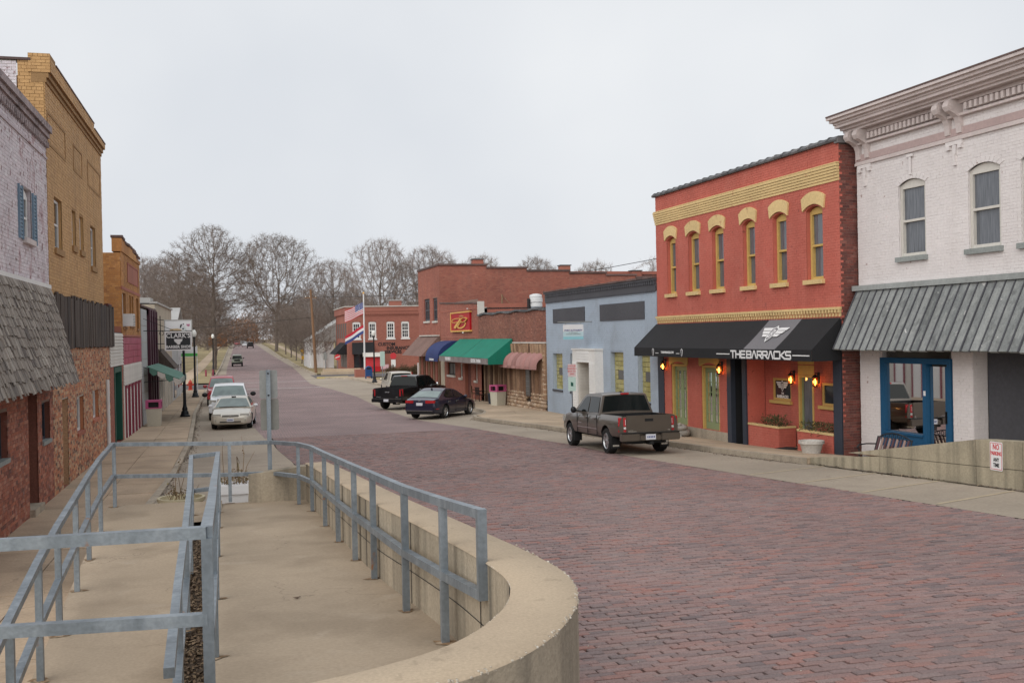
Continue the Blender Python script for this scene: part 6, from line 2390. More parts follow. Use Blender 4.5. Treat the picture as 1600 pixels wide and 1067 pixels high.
rp = thing('access_ramp', 'switchback concrete access ramp with two lanes and a far landing', 'ramp', (0, 12, .9))
m = M()
ys = list(np.arange(4.0, 17.0, .8)) + [17.8]
rows_t = []
for y in ys:
    a = lerp(RL, y)
    b = float(np.interp(y, [p[1] for p in INNER], [p[0] for p in INNER])) + .12
    rows_t.append([(a, y, lane_r(y)), (a + (b - a) * .5, y, lane_r(y) + .004), (b, y, lane_r(y))])
m.grid(rows_t)
for y0, y1 in zip(ys[:-1], ys[1:]):
    a0, a1 = lerp(RL, y0), lerp(RL, y1)
    m.quad((a0, y0, lane_r(y0)), (a1, y1, lane_r(y1)), (a1, y1, lane_r(y1) - 1.2), (a0, y0, lane_r(y0) - 1.2))
m.quad((lerp(RL, 17.8), 17.8, lane_r(17.8)), (1.1, 17.8, lane_r(17.8)), (1.1, 17.8, -.6), (lerp(RL, 17.8), 17.8, -.6))
m.build('right_lane', MAT['ramp'], rp)
m = M()
rows_t = [[(lerp(LLF, y), y, lane_l(y)), ((lerp(LLF, y) + lerp(LR, y)) / 2, y, lane_l(y) + .004), (lerp(LR, y), y, lane_l(y))] for y in ys]
m.grid(rows_t)
for y0, y1 in zip(ys[:-1], ys[1:]):
    for T_ in (LLF, LR):
        a0, a1 = lerp(T_, y0), lerp(T_, y1)
        m.quad((a0, y0, lane_l(y0)), (a1, y1, lane_l(y1)), (a1, y1, -.5), (a0, y0, -.5))
m.quad((-2.1, 17.8, lane_l(17.8)), (-.77, 17.8, lane_l(17.8)), (-.77, 17.8, -.6), (-2.1, 17.8, -.6))
m.build('left_lane', MAT['ramp'], rp)
m = M()
m.quad((-.775, 15.9, .915), (-.30, 15.9, .935), (-.315, 17.8, .935), (-.775, 17.8, .935))
m.quad((-.775, 17.8, .935), (-.315, 17.8, .935), (-.315, 17.8, -.6), (-.775, 17.8, -.6))
m.build('landing', MAT['ramp'], rp)
# rust stains round the post feet are real thin films of rust
# mulch and gravel between the lanes
ms = M()
ms.grid([[(lerp(LR, y) + .01, y, lane_l(y) - .10), (lerp(RL, y) - .01, y, lane_l(y) - .06)] for y in ys[:-1]])
bed = ms.build('mulch_bed', MAT['soil'], kind='structure')
m = M()
for k in range(5200):
    y = random.uniform(5.0, 15.8)
    a, b = lerp(LR, y), lerp(RL, y)
    x = random.uniform(a + .02, b - .02)
    z = lane_l(y) - .08 + random.random() * .035
    p = Vector((x, y, z))
    t = Vector((random.gauss(0, 1), random.gauss(0, 1), random.gauss(0, .35))).normalized() * random.uniform(.012, .035)
    s_ = t.cross(Vector((0, 0, 1))).normalized() * random.uniform(.008, .02)
    m.add([p - t, p + s_ + Vector((0, 0, .008)), p + t, p - s_], [(0, 1, 2, 3)])
for k in range(1500):
    y = random.uniform(6.0, 12.5)
    x = lerp(LLF, y) - random.uniform(.03, .3) ** 1.3
    p = Vector((x, y, zsl(y) + .02 + random.random() * .05))
    t = Vector((random.gauss(0, 1), random.gauss(0, 1), random.gauss(0, .4))).normalized() * random.uniform(.015, .045)
    s_ = t.cross(Vector((0, 0, 1))).normalized() * random.uniform(.008, .025)
    m.add([p - t, p + s_ + Vector((0, 0, .01)), p + t, p - s_], [(0, 1, 2, 3)])
m.build('leaf_mulch', MAT['mulch'], bed, kind='stuff')

# curved retaining wall: body, cap, chipped edge
wl = thing('curved_retaining_wall', 'stained concrete retaining wall curving round the near end of the ramp', 'wall', (1.5, 8, .5))


def offset_line(pts, d):
    out = []
    for i, p in enumerate(pts):
        a, b = pts[max(0, i - 1)], pts[min(len(pts) - 1, i + 1)]
        tx, ty = b[0] - a[0], b[1] - a[1]
        L_ = math.hypot(tx, ty)
        out.append((p[0] + ty / L_ * d, p[1] - tx / L_ * d))
    return out


ctrl = [(-1.6, 3.75), (-.9, 3.85), (-.3, 4.02)] + INNER
path = smooth_curve(ctrl, 4)
inner = path
outer = offset_line(path, CAPW)
n = len(path)
m = M()
for i in range(n - 1):
    a, b = inner[i], inner[i + 1]
    za, zb = wall_top(a[1]), wall_top(b[1])
    ba, bb = lane_r(a[1]) - .4, lane_r(b[1]) - .4
    m.quad((a[0] + .012, a[1], za - .002), (b[0] + .012, b[1], zb - .002), (b[0] + .012, b[1], bb), (a[0] + .012, a[1], ba))
ca = m.build('inner_face', MAT['cast'], wl, smooth=40)
m = M()
for i in range(n - 1):
    a, b = outer[i], outer[i + 1]
    pa, pb = inner[i][1], inner[i + 1][1]
    za, zb = wall_top(pa), wall_top(pb)
    m.quad((a[0], a[1], za - .014), (b[0], b[1], zb - .014), (b[0], b[1], zr(b[1]) - .4), (a[0], a[1], zr(a[1]) - .4))
m.build('outer_face', MAT['cast'], wl, smooth=40)
m = M()
o2 = offset_line(path, CAPW - .014)
i2 = offset_line(path, .01)
rows_t = []
for i in range(n):
    zt = wall_top(inner[i][1])
    rows_t.append([(inner[i][0], inner[i][1], zt - .012), (i2[i][0], i2[i][1], zt), ((i2[i][0] + o2[i][0]) / 2, (i2[i][1] + o2[i][1]) / 2, zt + .003), (o2[i][0], o2[i][1], zt), (outer[i][0], outer[i][1], zt - .014)])
m.grid(rows_t)
m.build('cap', MAT['cap'], wl, smooth=50)
m = M()
for k in range(430):
    i = random.randrange(2, 62)
    t = random.random()
    p = [outer[i][j] * (1 - t) + outer[i + 1][j] * t for j in (0, 1)]
    q = [o2[i][j] * (1 - t) + o2[i + 1][j] * t for j in (0, 1)]
    if math.sin(i * 1.7) + random.random() * 1.6 < .75:
        continue
    u_ = random.uniform(-.2, 1.5)
    x, y_ = q[0] + (p[0] - q[0]) * min(1, u_), q[1] + (p[1] - q[1]) * min(1, u_)
    zt = wall_top(inner[i][1])
    z = zt - .014 * max(0, u_)
    r_ = random.uniform(.002, .007)
    m.blob((x, y_, z), (r_ * 1.3, r_ * 1.3, r_), 6, jit=.5)
m.build('chipped_edge', MAT['chip'], wl, kind='stuff')
m = M()
for k in range(200):
    i = random.randrange(30, n - 30)
    t = random.random()
    p = [inner[i][j] * (1 - t) + inner[i + 1][j] * t for j in (0, 1)]
    if math.sin(i * .9) + random.random() < .6:
        continue
    r_ = random.uniform(.002, .005)
    m.blob((p[0] + .003, p[1], wall_top(p[1]) - .008), (r_, r_, r_), 6, jit=.5)
m.build('chipped_inner_edge', MAT['chip'], wl, kind='stuff')
# joints on the inner face: inclined construction joint and vertical breaks, set as dark recesses
m = M()
for i in range(40, n - 1):
    a, b = inner[i], inner[i + 1]
    za, zb = lane_r(a[1]) + .27, lane_r(b[1]) + .27
    m.quad((a[0] + .007, a[1], za), (b[0] + .007, b[1], zb), (b[0] + .007, b[1], zb + .007), (a[0] + .007, a[1], za + .007))
for i in (52, 60, 68, 74):
    if i < n:
        a = inner[i]
        m.box(a[0] + .004, a[0] + .0075, a[1], a[1] + .008, lane_r(a[1]), wall_top(a[1]) - .02)
m.build('joint', MAT['interior_dark'], wl)
# end wall closing the far side of the landing
m = M()
m.hexa([(.12, 17.62, -.6), (1.42, 17.6, -.6), (1.42, 17.86, -.6), (.12, 17.86, -.6), (.12, 17.62, 1.36), (1.42, 17.6, 1.5), (1.42, 17.86, 1.5), (.12, 17.86, 1.36)])
m.build('end_wall', MAT['cast'], wl)

# upper platform the camera stands on (outside the frame, holds the near railing)
pf = M()
pf.box(-2.6, 1.1, -6, 3.7, -.6, 1.94)
kindof(pf.build('upper_landing', MAT['ramp']), 'structure')

TB = .06


def railing(name, label, tops, heights, posts, ends=None, mid=.52, loop=None, group='galvanised ramp railings', extra=None):
    """tops: 3-D polyline of the top rail axis; posts: (index, foot z)."""
    t = thing(name, label, 'railing', tops[0] if False else (tops[0][0], tops[0][1], tops[0][2] - 1.0), group=group)
    for k, dz in enumerate((0, -mid)):
        m = M()
        pts = [Vector(p) + Vector((0, 0, dz)) for p in tops]
        for a, b in zip(pts[:-1], pts[1:]):
            d = (b - a).normalized() * .004
            m.beam(a - d, b + d, TB, TB)
        m.build('top_rail' if k == 0 else 'middle_rail', MAT['steel'], t)
    for p in posts:
        x, y, zt, zf = p
        m = M()
        e = TB * .46
        m.box(x - e, x + e, y - e, y + e, zf - .02, zt - TB / 2 + .002)
        po = m.build('post', MAT['steel'], t)
        m = M()
        pts = [(x + .075 * math.cos(q * math.pi / 4) * random.uniform(.5, 1.7), y + .06 * math.sin(q * math.pi / 4) * random.uniform(.5, 1.7)) for q in range(8)]
        zf2 = (lane_r if x > -.35 else lane_l)(y)
        m.add([(a, b, (lane_r if x > -.35 else lane_l)(b) + .006) for a, b in pts], [tuple(range(8))])
        if abs(zf - zf2) < .3:
            m.build('rust_stain', MAT['rust'], po)
    if extra:
        m = M()
        for a, b in extra:
            m.beam(a, b, TB, TB)
        m.build('end_rail', MAT['steel'], t)
    return t


# right railing inside the curved wall
rt = [(1.47, 6.34, 2.47), (1.385, 7.19, 2.42), (1.285, 8.32, 2.36), (1.22, 9.87, 2.28), (1.165, 11.04, 2.22), (1.12, 12.49, 2.14), (1.085, 14.0, 2.05), (1.04, 15.86, 1.95), (.9, 16.95, 1.9), (.49, 17.75, 1.875)]
railing('ramp_railing', 'galvanised railing curving along the inside of the retaining wall', rt, 1, [(x, y, z, lane_r(y)) for x, y, z in rt[1:-1]],
        extra=[((1.47, 6.345, 2.5), (1.47, 6.345, 1.92))])
# far railing across the landing and left railing along the low lane
lt = [(.49, 17.75, 1.875), (-.2, 17.74, 1.885), (-2.0, 17.7, 1.96)]
railing('ramp_railing', 'galvanised railing across the far landing behind the planters', lt, 1, [(-.18, 17.74, 1.88, .93), (-1.98, 17.68, 1.95, .945)])
sl = [(-2.0, 17.7, 1.96), (-1.945, 15.63, 1.945), (-1.87, 13.85, 1.915), (-1.79, 12.28, 1.885), (-1.71, 10.6, 1.85), (-1.655, 9.3, 1.78), (-1.60, 7.9, 1.66), (-1.56, 6.9, 1.56)]
railing('ramp_railing', 'galvanised railing down the left edge of the low lane beside the brick shops', sl, 1,
        [(x, y, z, lane_l(y)) for x, y, z in sl[1:]])
# paired centre railings
c1 = [(-.175, 5.43, 2.63), (-.20, 7.4, 2.48), (-.235, 9.5, 2.33), (-.27, 12.0, 2.165), (-.31, 14.6, 1.985), (-.335, 16.5, 1.86)]
railing('ramp_railing', 'galvanised centre railing along the upper right lane', c1, 1, [(x - .0, y, z, lane_r(y) if y > 6 else 1.2) for x, y, z in c1])
c2 = [(-.41, 6.0, 1.76), (-.47, 8.0, 1.785), (-.53, 10.4, 1.80), (-.6, 12.8, 1.812), (-.68, 15.0, 1.82), (-.735, 16.5, 1.825)]
railing('ramp_railing', 'galvanised centre railing along the lower left lane', c2, 1, [(x, y, z, lane_l(y)) for x, y, z in c2[1:]],
        extra=[((-.735, 16.5, 1.828), (-.335, 16.5, 1.858)), ((-.735, 16.5, 1.3), (-.335, 16.5, 1.33))])
# near guard rail across the front
f1 = [(-.175, 5.43, 2.63), (-1.35, 5.72, 2.585), (-2.4, 5.98, 2.545)]
railing('ramp_railing', 'galvanised guard rail crossing the near end of the low lane', f1, 1, [(-2.35, 5.97, 2.545, 0.7)], mid=.44)

# sign post behind the railing, seen from behind
sp = thing('sign_post', 'back of two stacked grey road signs on a post rising behind the far railing', 'road sign', (.49, 17.88, .93))
m = M()
m.box(.445, .515, 17.9, 17.97, .6, 3.09)
m.build('post', MAT['steel'], sp)
m = M()
def rrect(x0, x1, z0, z1, r=.035):
    pts = []
    for cx, cz, a0 in ((x1 - r, z1 - r, 0), (x0 + r, z1 - r, 90), (x0 + r, z0 + r, 180), (x1 - r, z0 + r, 270)):
        for k in range(4):
            t = R(a0 + 30 * k)
            pts.append((cx + r * math.cos(t), cz + r * math.sin(t)))
    return pts
m.prism(rrect(.335, .635, 2.60, 3.085), 17.975, 17.98, lambda a, d, b: (a, d, b))
pn = m.build('upper_panel', MAT['sign_back'], sp)
m = M()
for z in (3.03, 2.66):
    m.tube([(.48, 17.885, z), (.48, 17.9, z)], .016, 8)
m.build('bolt', MAT['car_black'], pn)
m = M()
m.prism(rrect(.345, .65, 2.06, 2.592), 17.982, 17.987, lambda a, d, b: (a, d, b))
m.build('lower_panel', MAT['sign_back_dim'], sp)

# planters beyond the landing
for (x, y, z, r, lab, mt) in ((-.13, 19.2, 1.02, .0, 'white square planter with peeling paint and dry stalks behind the landing rail', 0), (-1.05, 19.4, .80, .42, 'round tan planter with bare twigs behind the left end of the landing', 1)):
    pl = thing('planter', lab, 'planter', (x, y, -.1))
    m = M()
    if mt == 0:
        p = lambda w, zz: [(x - w, y - w, zz), (x + w, y - w, zz), (x + w, y + w, zz), (x - w, y + w, zz)]
        m.hexa(p(.21, .0) + p(.25, .86), 0)
        m.hexa(p(.285, .86) + p(.285, 1.02), 0)
        tub = m.build('tub', MAT['sign_white'], pl)
        m = M()
        for k in range(9):
            a = x - .22 + k * .045
            zz = .62 + .05 * math.sin(k * 2.1)
            m.prism([(a, zz - .12), (a + .05, zz - .13), (a + .05, zz + .02 * (k % 3)), (a, zz + .015)], y - .252, y - .246, lambda q, d, b: (q, d, b))
        m.build('peeled_patch', MAT['letter_black'], tub)
    else:
        m.lathe([(r * .7, -.1), (r * .9, .7), (r, .74), (r, .80), (r * .88, .80), (r * .86, .7), (.02, .68)], 18, (x, y, 0))
        m.build('tub', mat('tan_plastic_tub', (.50, .44, .30), .7, big=(3, .1), fine=None), pl, smooth=40)
    m = M()
    for k in range(46 if mt == 0 else 26):
        a = random.uniform(-.2, .24)
        b = Vector((x + a, y + random.uniform(-.15, .15), z - .05))
        h = random.uniform(.12, .34) if k > 4 else random.uniform(.5, 1.0)
        c = b + Vector((random.gauss(0, .05), random.gauss(0, .05), h * .6))
        d = c + Vector((random.gauss(0, .08), random.gauss(0, .08), h * .4 * (1 if k % 3 else -.4)))
        m.tube([b, c, d], [.006, .005, .002], 4)
        if k > 3:
            for q in range(4):
                l = c.lerp(d, random.random())
                t = Vector((random.gauss(0, 1), random.gauss(0, 1), random.gauss(-.5, .7))).normalized() * .05
                s_ = t.cross(Vector((.3, .5, .8))).normalized() * .016
                m.add([l, l + t * .5 + s_, l + t, l + t * .5 - s_], [(0, 1, 2, 3)])
    m.build('dry_stalks', MAT['dry_plant'], pl)
# dirt bed between pavement and lane with dead weeds
bd = M()
bd.grid([[(-1.72, y, zsl(y) + .02), (-1.3, y, zsl(y) + .06), (.9, y, max(zsl(y) + .06, zr(y) - .25))] for y in (17.9, 19.5, 21)])
bed2 = kindof(bd.build('planting_bed', MAT['soil']), 'structure')
m = M()
for k in range(160):
    y = random.uniform(18.2, 22.5)
    x = -1.75 + random.gauss(0, .14) + (22.5 - y) * .02
    b = Vector((x, y, zsl(y)))
    h = random.uniform(.08, .42)
    c = b + Vector((random.gauss(0, .08), random.gauss(0, .08), h))
    d = c + Vector((random.gauss(-.05, .1), random.gauss(0, .1), random.uniform(-.05, .1)))
    m.tube([b, c, d], [.005, .004, .002], 3)
    for q in range(3):
        l = c.lerp(d, random.random())
        t = Vector((random.gauss(0, 1), random.gauss(0, 1), random.gauss(0, .7))).normalized() * .05
        s_ = t.cross(Vector((.3, .5, .8))).normalized() * .014
        m.add([l, l + t * .5 + s_, l + t, l + t * .5 - s_], [(0, 1, 2, 3)])
m.build('dead_weeds', MAT['dry_plant'], bed2, kind='stuff')
# a few dead leaves and twigs on the concrete
for (x, y, lab) in ((-1.0, 8.75, 'curled dead leaf on the low lane near the front rail'), (-.9, 8.3, 'second curled dead leaf lying nearest the camera on the low lane'), (.45, 9.2, 'small dark dead leaf on the upper right lane')):
    m = M()
    z = (lane_r if x > 0 else lane_l)(y) + .008
    m.add([(x - .035, y, z + .012), (x, y + .02, z), (x + .04, y + .004, z + .016), (x + .005, y - .02, z)], [(0, 1, 2), (0, 2, 3)])
    tag(m.build('dead_leaf', MAT['mulch']), lab, 'leaf', 'dead leaves on the ramp')

# right-hand ramp wall across the street
rw = thing('ramp_wall', 'grey stained concrete ramp wall across the street carrying the no parking sign', 'wall', (13.9, 18, .4))
TOPR = [(8, 1.85), (15.5, 1.475), (16.83, 1.40), (19.98, .88), (23.1, .36)]
XW = 13.75
segs = [(8, 12.2), (12.2, 15.6), (15.6, 16.83), (16.83, 19.94), (19.94, 23.1)]
for a, b in segs:
    if (a, b) == (12.2, 15.6):
        lo_gap = True
    for part in (0, 1):
        q = M()
        za, zb = zr(a), zr(b)
        ja, jb = za + .36, zb + .36
        ta, tb = lerp(TOPR, a), lerp(TOPR, b)
        if part == 0:
            l0, l1, h0, h1 = za - .4, zb - .4, min(ja - .006, ta), min(jb - .006, tb)
        else:
            l0, l1, h0, h1 = ja + .006, jb + .006, ta, tb
            if h0 <= l0 + .02:
                continue
            if h1 <= l1:
                t = (h0 - l0) / ((h0 - l0) + (l1 - h1))
                b2 = a + (b - a) * t
                l1 = h1 = l0 + (l1 - l0) * t
                h1 += .004
                q.hexa([(XW, a + .008, l0), (XW + .3, a + .008, l0), (XW + .3, b2, l1), (XW, b2, l1), (XW, a + .008, h0), (XW + .3, a + .008, h0), (XW + .3, b2, h1), (XW, b2, h1)])
                q.build('panel', MAT['cast_grey'], rw)
                continue
        q.hexa([(XW, a + .008, l0), (XW + .3, a + .008, l0), (XW + .3, b - .008, l1), (XW, b - .008, l1), (XW, a + .008, h0), (XW + .3, a + .008, h0), (XW + .3, b - .008, h1), (XW, b - .008, h1)])
        q.build('panel', MAT['cast_grey'], rw)
m = M()
m.grid([[(XW + .03, y, min(lerp(TOPR, y), zr(y) + .9) - .02), (XW + .27, y, min(lerp(TOPR, y), zr(y) + .9) - .02)] for y in (8, 12, 15.6, 16.83, 19.9, 23.1)]) if False else None
m.box(XW + .02, XW + .28, 8, 19.9, -.2, .8)
m.build('core', MAT['interior_dark'], rw)
sheet('upper_walk', XW + .3, lambda y: 17.7 - KR * y + .5, -5, 23.2, lambda y: lerp([(8, 1.0), (16, .55), (21, .05), (23.2, .0)], y), MAT['walk'])
ns = thing('no_parking_sign', 'white NO PARKING ANY TIME sign fixed to the grey ramp wall', 'sign', (XW - .03, 16.25, .9))
FN = plane_frame((XW - .012, 16.26, 1.14), (0, -1, 0), (-1, 0, 0))
m = M()
m.prism(rrect(-.165, .165, -.27, .27, .03), 0, .006, lambda a, d, b: FN(a, d, b))
m.build('panel', MAT['sign_white'], ns)
m = M()
for a, b, c, d in ((-.145, .145, .24, .25), (-.145, .145, -.25, -.24), (-.15, -.14, -.24, .24), (.14, .15, -.24, .24)):
    m.box(a, b, .0062, .008, c, d, 0, FN)
m.build('border', MAT['letter_red'], ns)
for t, z, s, mt in (('NO', .17, .15, 'letter_red'), ('PARKING', .05, .1, 'letter_red'), ('ANY', -.07, .1, 'letter_black'), ('TIME', -.17, .1, 'letter_black')):
    text_mesh(t, s, lambda a, d, b, z=z: FN(a, .008 + d, z + b), depth=.003, bold=.003, sx=.72).build('lettering', MAT[mt], ns)
# bench behind the ramp wall
bn = thing('park_bench', 'slatted bench with scrolled black iron back behind the grey ramp wall', 'bench', (15.9, 22.7, 0))
BF = plane_frame((15.95, 22.55, -.06), (-.05, 1, 0), (-1, -.05, 0))
for k in range(5):
    q = M()
    q.box(-.62, .62, .12 + k * .085, .19 + k * .085, .42, .445, 0, BF)
    q.build('seat_slat', MAT['log'], bn)
for k in range(9):
    q = M()
    a = -.56 + k * .14
    q.hexa([BF(a - .035, .06, .5), BF(a + .035, .06, .5), BF(a + .035, .085, .5), BF(a - .035, .085, .5), BF(a - .035, -.06, .84), BF(a + .035, -.06, .84), BF(a + .035, -.035, .84), BF(a - .035, -.035, .84)])
    q.build('back_slat', mat('striped_slat_%d' % k, ((.32, .22, .19) if k % 2 else (.10, .05, .055)), .7, big=(2, .1), fine=None), bn)
m = M()
crest = [BF(-.62 + 1.24 * t, -.07, .84 + .14 * math.sin(math.pi * t)) for t in np.linspace(0, 1, 13)]
m.tube(crest, .016, 6)
m.tube([BF(-.62, -.05, .83), BF(.62, -.05, .83)], .014, 6)
for k in range(7):
    c = -.45 + k * .15
    h = .05 * math.sin(math.pi * (c + .62) / 1.24) + .02
    m.tube([BF(c + .05 * math.cos(t), -.06, .86 + h * .6 + h * .8 * math.sin(t)) for t in np.linspace(0, 2 * math.pi, 9)], .008, 5)
for sg_ in (-.65, .65):
    m.tube([BF(sg_, -.07, .86), BF(sg_, .06, .45), BF(sg_, .0, .0)], .018, 6)
    m.tube([BF(sg_, .55, .0), BF(sg_, .52, .44), BF(sg_, .06, .44)], .018, 6)
    m.tube([BF(sg_, .0, .66), BF(sg_, .3, .68), BF(sg_, .52, .66), BF(sg_, .58, .6), BF(sg_, .53, .55), BF(sg_, .52, .44)], .018, 6)
m.build('iron_frame', MAT['black_iron'], bn)
# ------------------------------------------------------------------ vehicles (local frame: +x nose, +y left, z up from the ground)
def loft(m, stations, mat_i=0):
    rows = []
    for (x, hw, zb, zs, zt, cr_) in stations:
        half = [(0, zb), (hw * .80, zb), (hw * .95, zb + .05), (hw * .995, zb + (zs - zb) * .45), (hw, zs), (hw * .965, zs + (zt - zs) * .6), (hw * .90, zt), (hw * .5, zt + cr_ * .8), (0, zt + cr_)]
        ring = [(x, y, z) for y, z in half] + [(x, -y, z) for y, z in half[-2:0:-1]]
        rows.append(ring)
    n = len(rows[0])
    m.grid(rows, mat_i, True)
    b = len(m.v) - n * len(rows)
    m.f.append(tuple(range(b + n - 1, b - 1, -1)))
    m.m.append(mat_i)
    m.f.append(tuple(range(b + n * (len(rows) - 1), b + n * len(rows))))
    m.m.append(mat_i)


def cut(me, cutter, mats):
    a = bpy.data.objects.new('body', me)
    c = bpy.data.objects.new('cutter', cutter)
    COL.objects.link(a)
    COL.objects.link(c)
    md = a.modifiers.new('cut', 'BOOLEAN')
    md.operation, md.solver, md.object = 'DIFFERENCE', 'EXACT', c
    dg = bpy.context.evaluated_depsgraph_get()
    out = bpy.data.meshes.new_from_object(a.evaluated_get(dg))
    bpy.data.objects.remove(a)
    bpy.data.objects.remove(c)
    out.name = 'body'
    for p in out.polygons:
        p.use_smooth = True
    out.set_sharp_from_angle(angle=R(32))
    return out


def vehicle(name, label, cat, loc, head, sp, group=None):
    """sp: dictionary of measurements; head: degrees clockwise from +Y."""
    slope = (zr(loc[1] + 1) - zr(loc[1] - 1)) / 2 * math.cos(R(head))
    t = thing(name, label, cat, (loc[0], loc[1], zr(loc[1]) if len(loc) < 3 else loc[2]), R(90 - head), group, local=True)
    t.rotation_euler = (0, -math.atan(slope), R(90 - head))
    P, W = sp['paint'], sp['W'] / 2
    wr, wt, xf, xr_ = sp['wr'], sp.get('wt', .24), sp['xf'], sp['xr']
    mats = [P, MAT['car_black']]
    m = M()
    loft(m, sp['body'])
    body = m.data('body', mats, None, 32, True)
    c = M()
    for x in (xf, xr_):
        for s in (-1, 1):
            ya, yb = W - .34, W + .2
            c.lathe([(wr * sp.get('arch', 1.18), ya), (wr * sp.get('arch', 1.18), yb)], 28, (0, 0, 0), 1, T=lambda a, b, q, x=x, s=s: (x + a, s * q, wr + .02 + b))
    if sp.get('bed'):
        x0, x1, zf = sp['bed']
        c.box(x0, x1, -W + .16, W - .16, zf, 3, 1)
    cm = c.data('cutter', mats, None, None, True)
    bm_ = cut(body, cm, mats)
    bo = bpy.data.objects.new('body', bm_)
    COL.objects.link(bo)
    bo.parent = t
    # cabin
    zb, zr_, yb, yt = sp['belt'], sp['H'], sp['yb'], sp['yt']
    prof = sp['cabin']
    ys = lambda z: yb + (yt - yb) * (z - zb) / (zr_ - zb)
    m = M()
    rows = []
    for (x, z) in prof:
        y = ys(z)
        rows.append([(x, yb + .0, zb - .03), (x, y, z), (x, y * .55, z + .022), (x, 0, z + .03), (x, -y * .55, z + .022), (x, -y, z), (x, -yb, zb - .03)])
    m.grid(rows)
    m.f.append(tuple(range(6, -1, -1)))
    m.m.append(0)
    m.f.append(tuple(range(len(m.v) - 7, len(m.v))))
    m.m.append(0)
    cab = m.build('cabin', [sp.get('roof_paint', P)], t, smooth=30, fix=True)

    def slant(nm, i, j, gm, lo=.07, hi=.06, side=.07):
        (x0, z0), (x1, z1) = prof[i], prof[j]
        L_ = math.hypot(x1 - x0, z1 - z0)
        nx_, nz_ = -(z1 - z0) / L_, (x1 - x0) / L_
        if nz_ < 0:
            nx_, nz_ = -nx_, -nz_
        rows = []
        for tt in (lo, .5, 1 - hi):
            x, z = x0 + (x1 - x0) * tt, z0 + (z1 - z0) * tt
            y = ys(z) - side
            rows.append([(x + nx_ * .012, q * y, z + nz_ * .012 + (.030 if q == 0 else .022 if abs(q) < .9 else .004)) for q in (-1, -.55, 0, .55, 1)])
        mm = M()
        mm.grid(rows)
        return mm.build(nm, gm, t, smooth=60)
    if sp.get('ws'):
        slant('windscreen', sp['ws'][0], sp['ws'][1], sp.get('ws_glass', MAT['car_glass']), .05, -.02)
    if sp.get('rw'):
        slant('rear_window', sp['rw'][0], sp['rw'][1], sp.get('rw_glass', MAT['car_glass']), .10, .06)
    for s in (-1, 1):
        for poly in sp['side']:
            mm = M()
            mm.add([(x, s * (ys(z) + .009), z) for x, z in poly], [tuple(range(len(poly)))])
            mm.build('side_window', sp.get('sw_glass', MAT['car_glass']), t)
    # wheels
    for x in (xf, xr_):
        for s in (-1, 1):
            cx, cy = x, s * (W - wt / 2 - .015)
            T = lambda a, b, q, cx=cx, cy=cy, s=s: (cx + a, cy + s * q, wr + b)
            mm = M()
            mm.lathe([(wr * .62, -wt / 2), (wr * .93, -wt / 2), (wr, -wt * .36), (wr, wt * .36), (wr * .94, wt / 2), (wr * .66, wt / 2 + .004), (wr * .62, wt * .3)], 28, (0, 0, 0), 0, T=T)
            wh = mm.build('wheel', MAT['tyre'], t, smooth=35)
            mm = M()
            rr = wr * .655
            mm.lathe([(rr, wt * .44), (rr * .93, wt * .5), (rr * .86, wt * .38)], 28, (0, 0, 0), 0, T=T, caps=False)
            mm.lathe([(rr * .95, wt * .2), (rr * .95, wt * .22)], 20, (0, 0, 0), 1, T=T)
            ns = sp.get('spokes', 6)
            for k in range(ns):
                a = 2 * math.pi * k / ns + .3
                ca_, sa_ = math.cos(a), math.sin(a)
                for (r0, r1, w0, w1) in ((.1, .92, .14, .2),):
                    pts = [(r0 * rr, -w0 * rr), (r1 * rr, -w1 * rr), (r1 * rr, w1 * rr), (r0 * rr, w0 * rr)]
                    mm.prism([(p * ca_ - q * sa_, p * sa_ + q * ca_) for p, q in pts], wt * .26, wt * .42, lambda aa, d, bb: T(aa, bb, d), 0)
            mm.lathe([(rr * .24, wt * .3), (rr * .22, wt * .46), (rr * .1, wt * .48)], 12, (0, 0, 0), 0, T=T)
            mm.build('rim', [MAT['rim'], MAT['rim_dark']], wh, smooth=35)
    # mirrors
    mx, mz = sp['mirror']
    for s in (-1, 1):
        mm = M()
        y0 = ys(mz)
        mm.blob((mx, s * (y0 + sp.get('mout', .17)), mz), (.075, sp.get('mw', .11), sp.get('mh', .08)), 12)
        mm.tube([(mx + .03, s * (y0 - .02), mz - .05), (mx + .02, s * (y0 + .1), mz - .03)], .025, 6)
        mm.build('wing_mirror', sp.get('mirror_mat', P), t, smooth=50)
    for nm, mt, boxes in sp.get('bits', []):
        for bx in boxes:
            mm = M()
            if len(bx) == 6:
                mm.box(*bx)
            elif len(bx) == 8:
                mm.hexa(bx)
            else:
                mm.prism(bx[0], bx[1], bx[2], bx[3])
            big_ = nm in ('rear_bumper', 'front_bumper', 'tailgate', 'tail_lamp', 'headlamp', 'reversing_lamp')
            ob = mm.build(nm, mt, t, smooth=40 if big_ else None)
            if big_:
                bm = bmesh.new()
                bm.from_mesh(ob.data)
                bmesh.ops.recalc_face_normals(bm, faces=bm.faces)
                bmesh.ops.bevel(bm, geom=bm.edges[:], offset=.022 if 'bumper' in nm else .012, segments=2, affect='EDGES', clamp_overlap=True)
                bm.to_mesh(ob.data)
                bm.free()
                ob.data.polygons.foreach_set('use_smooth', np.ones(len(ob.data.polygons), dtype=bool))
                ob.data.set_sharp_from_angle(angle=R(40))
    return t


def sym(x0, x1, y0, y1, z0, z1):
    return [(x0, x1, y0, y1, z0, z1), (x0, x1, -y1, -y0, z0, z1)]


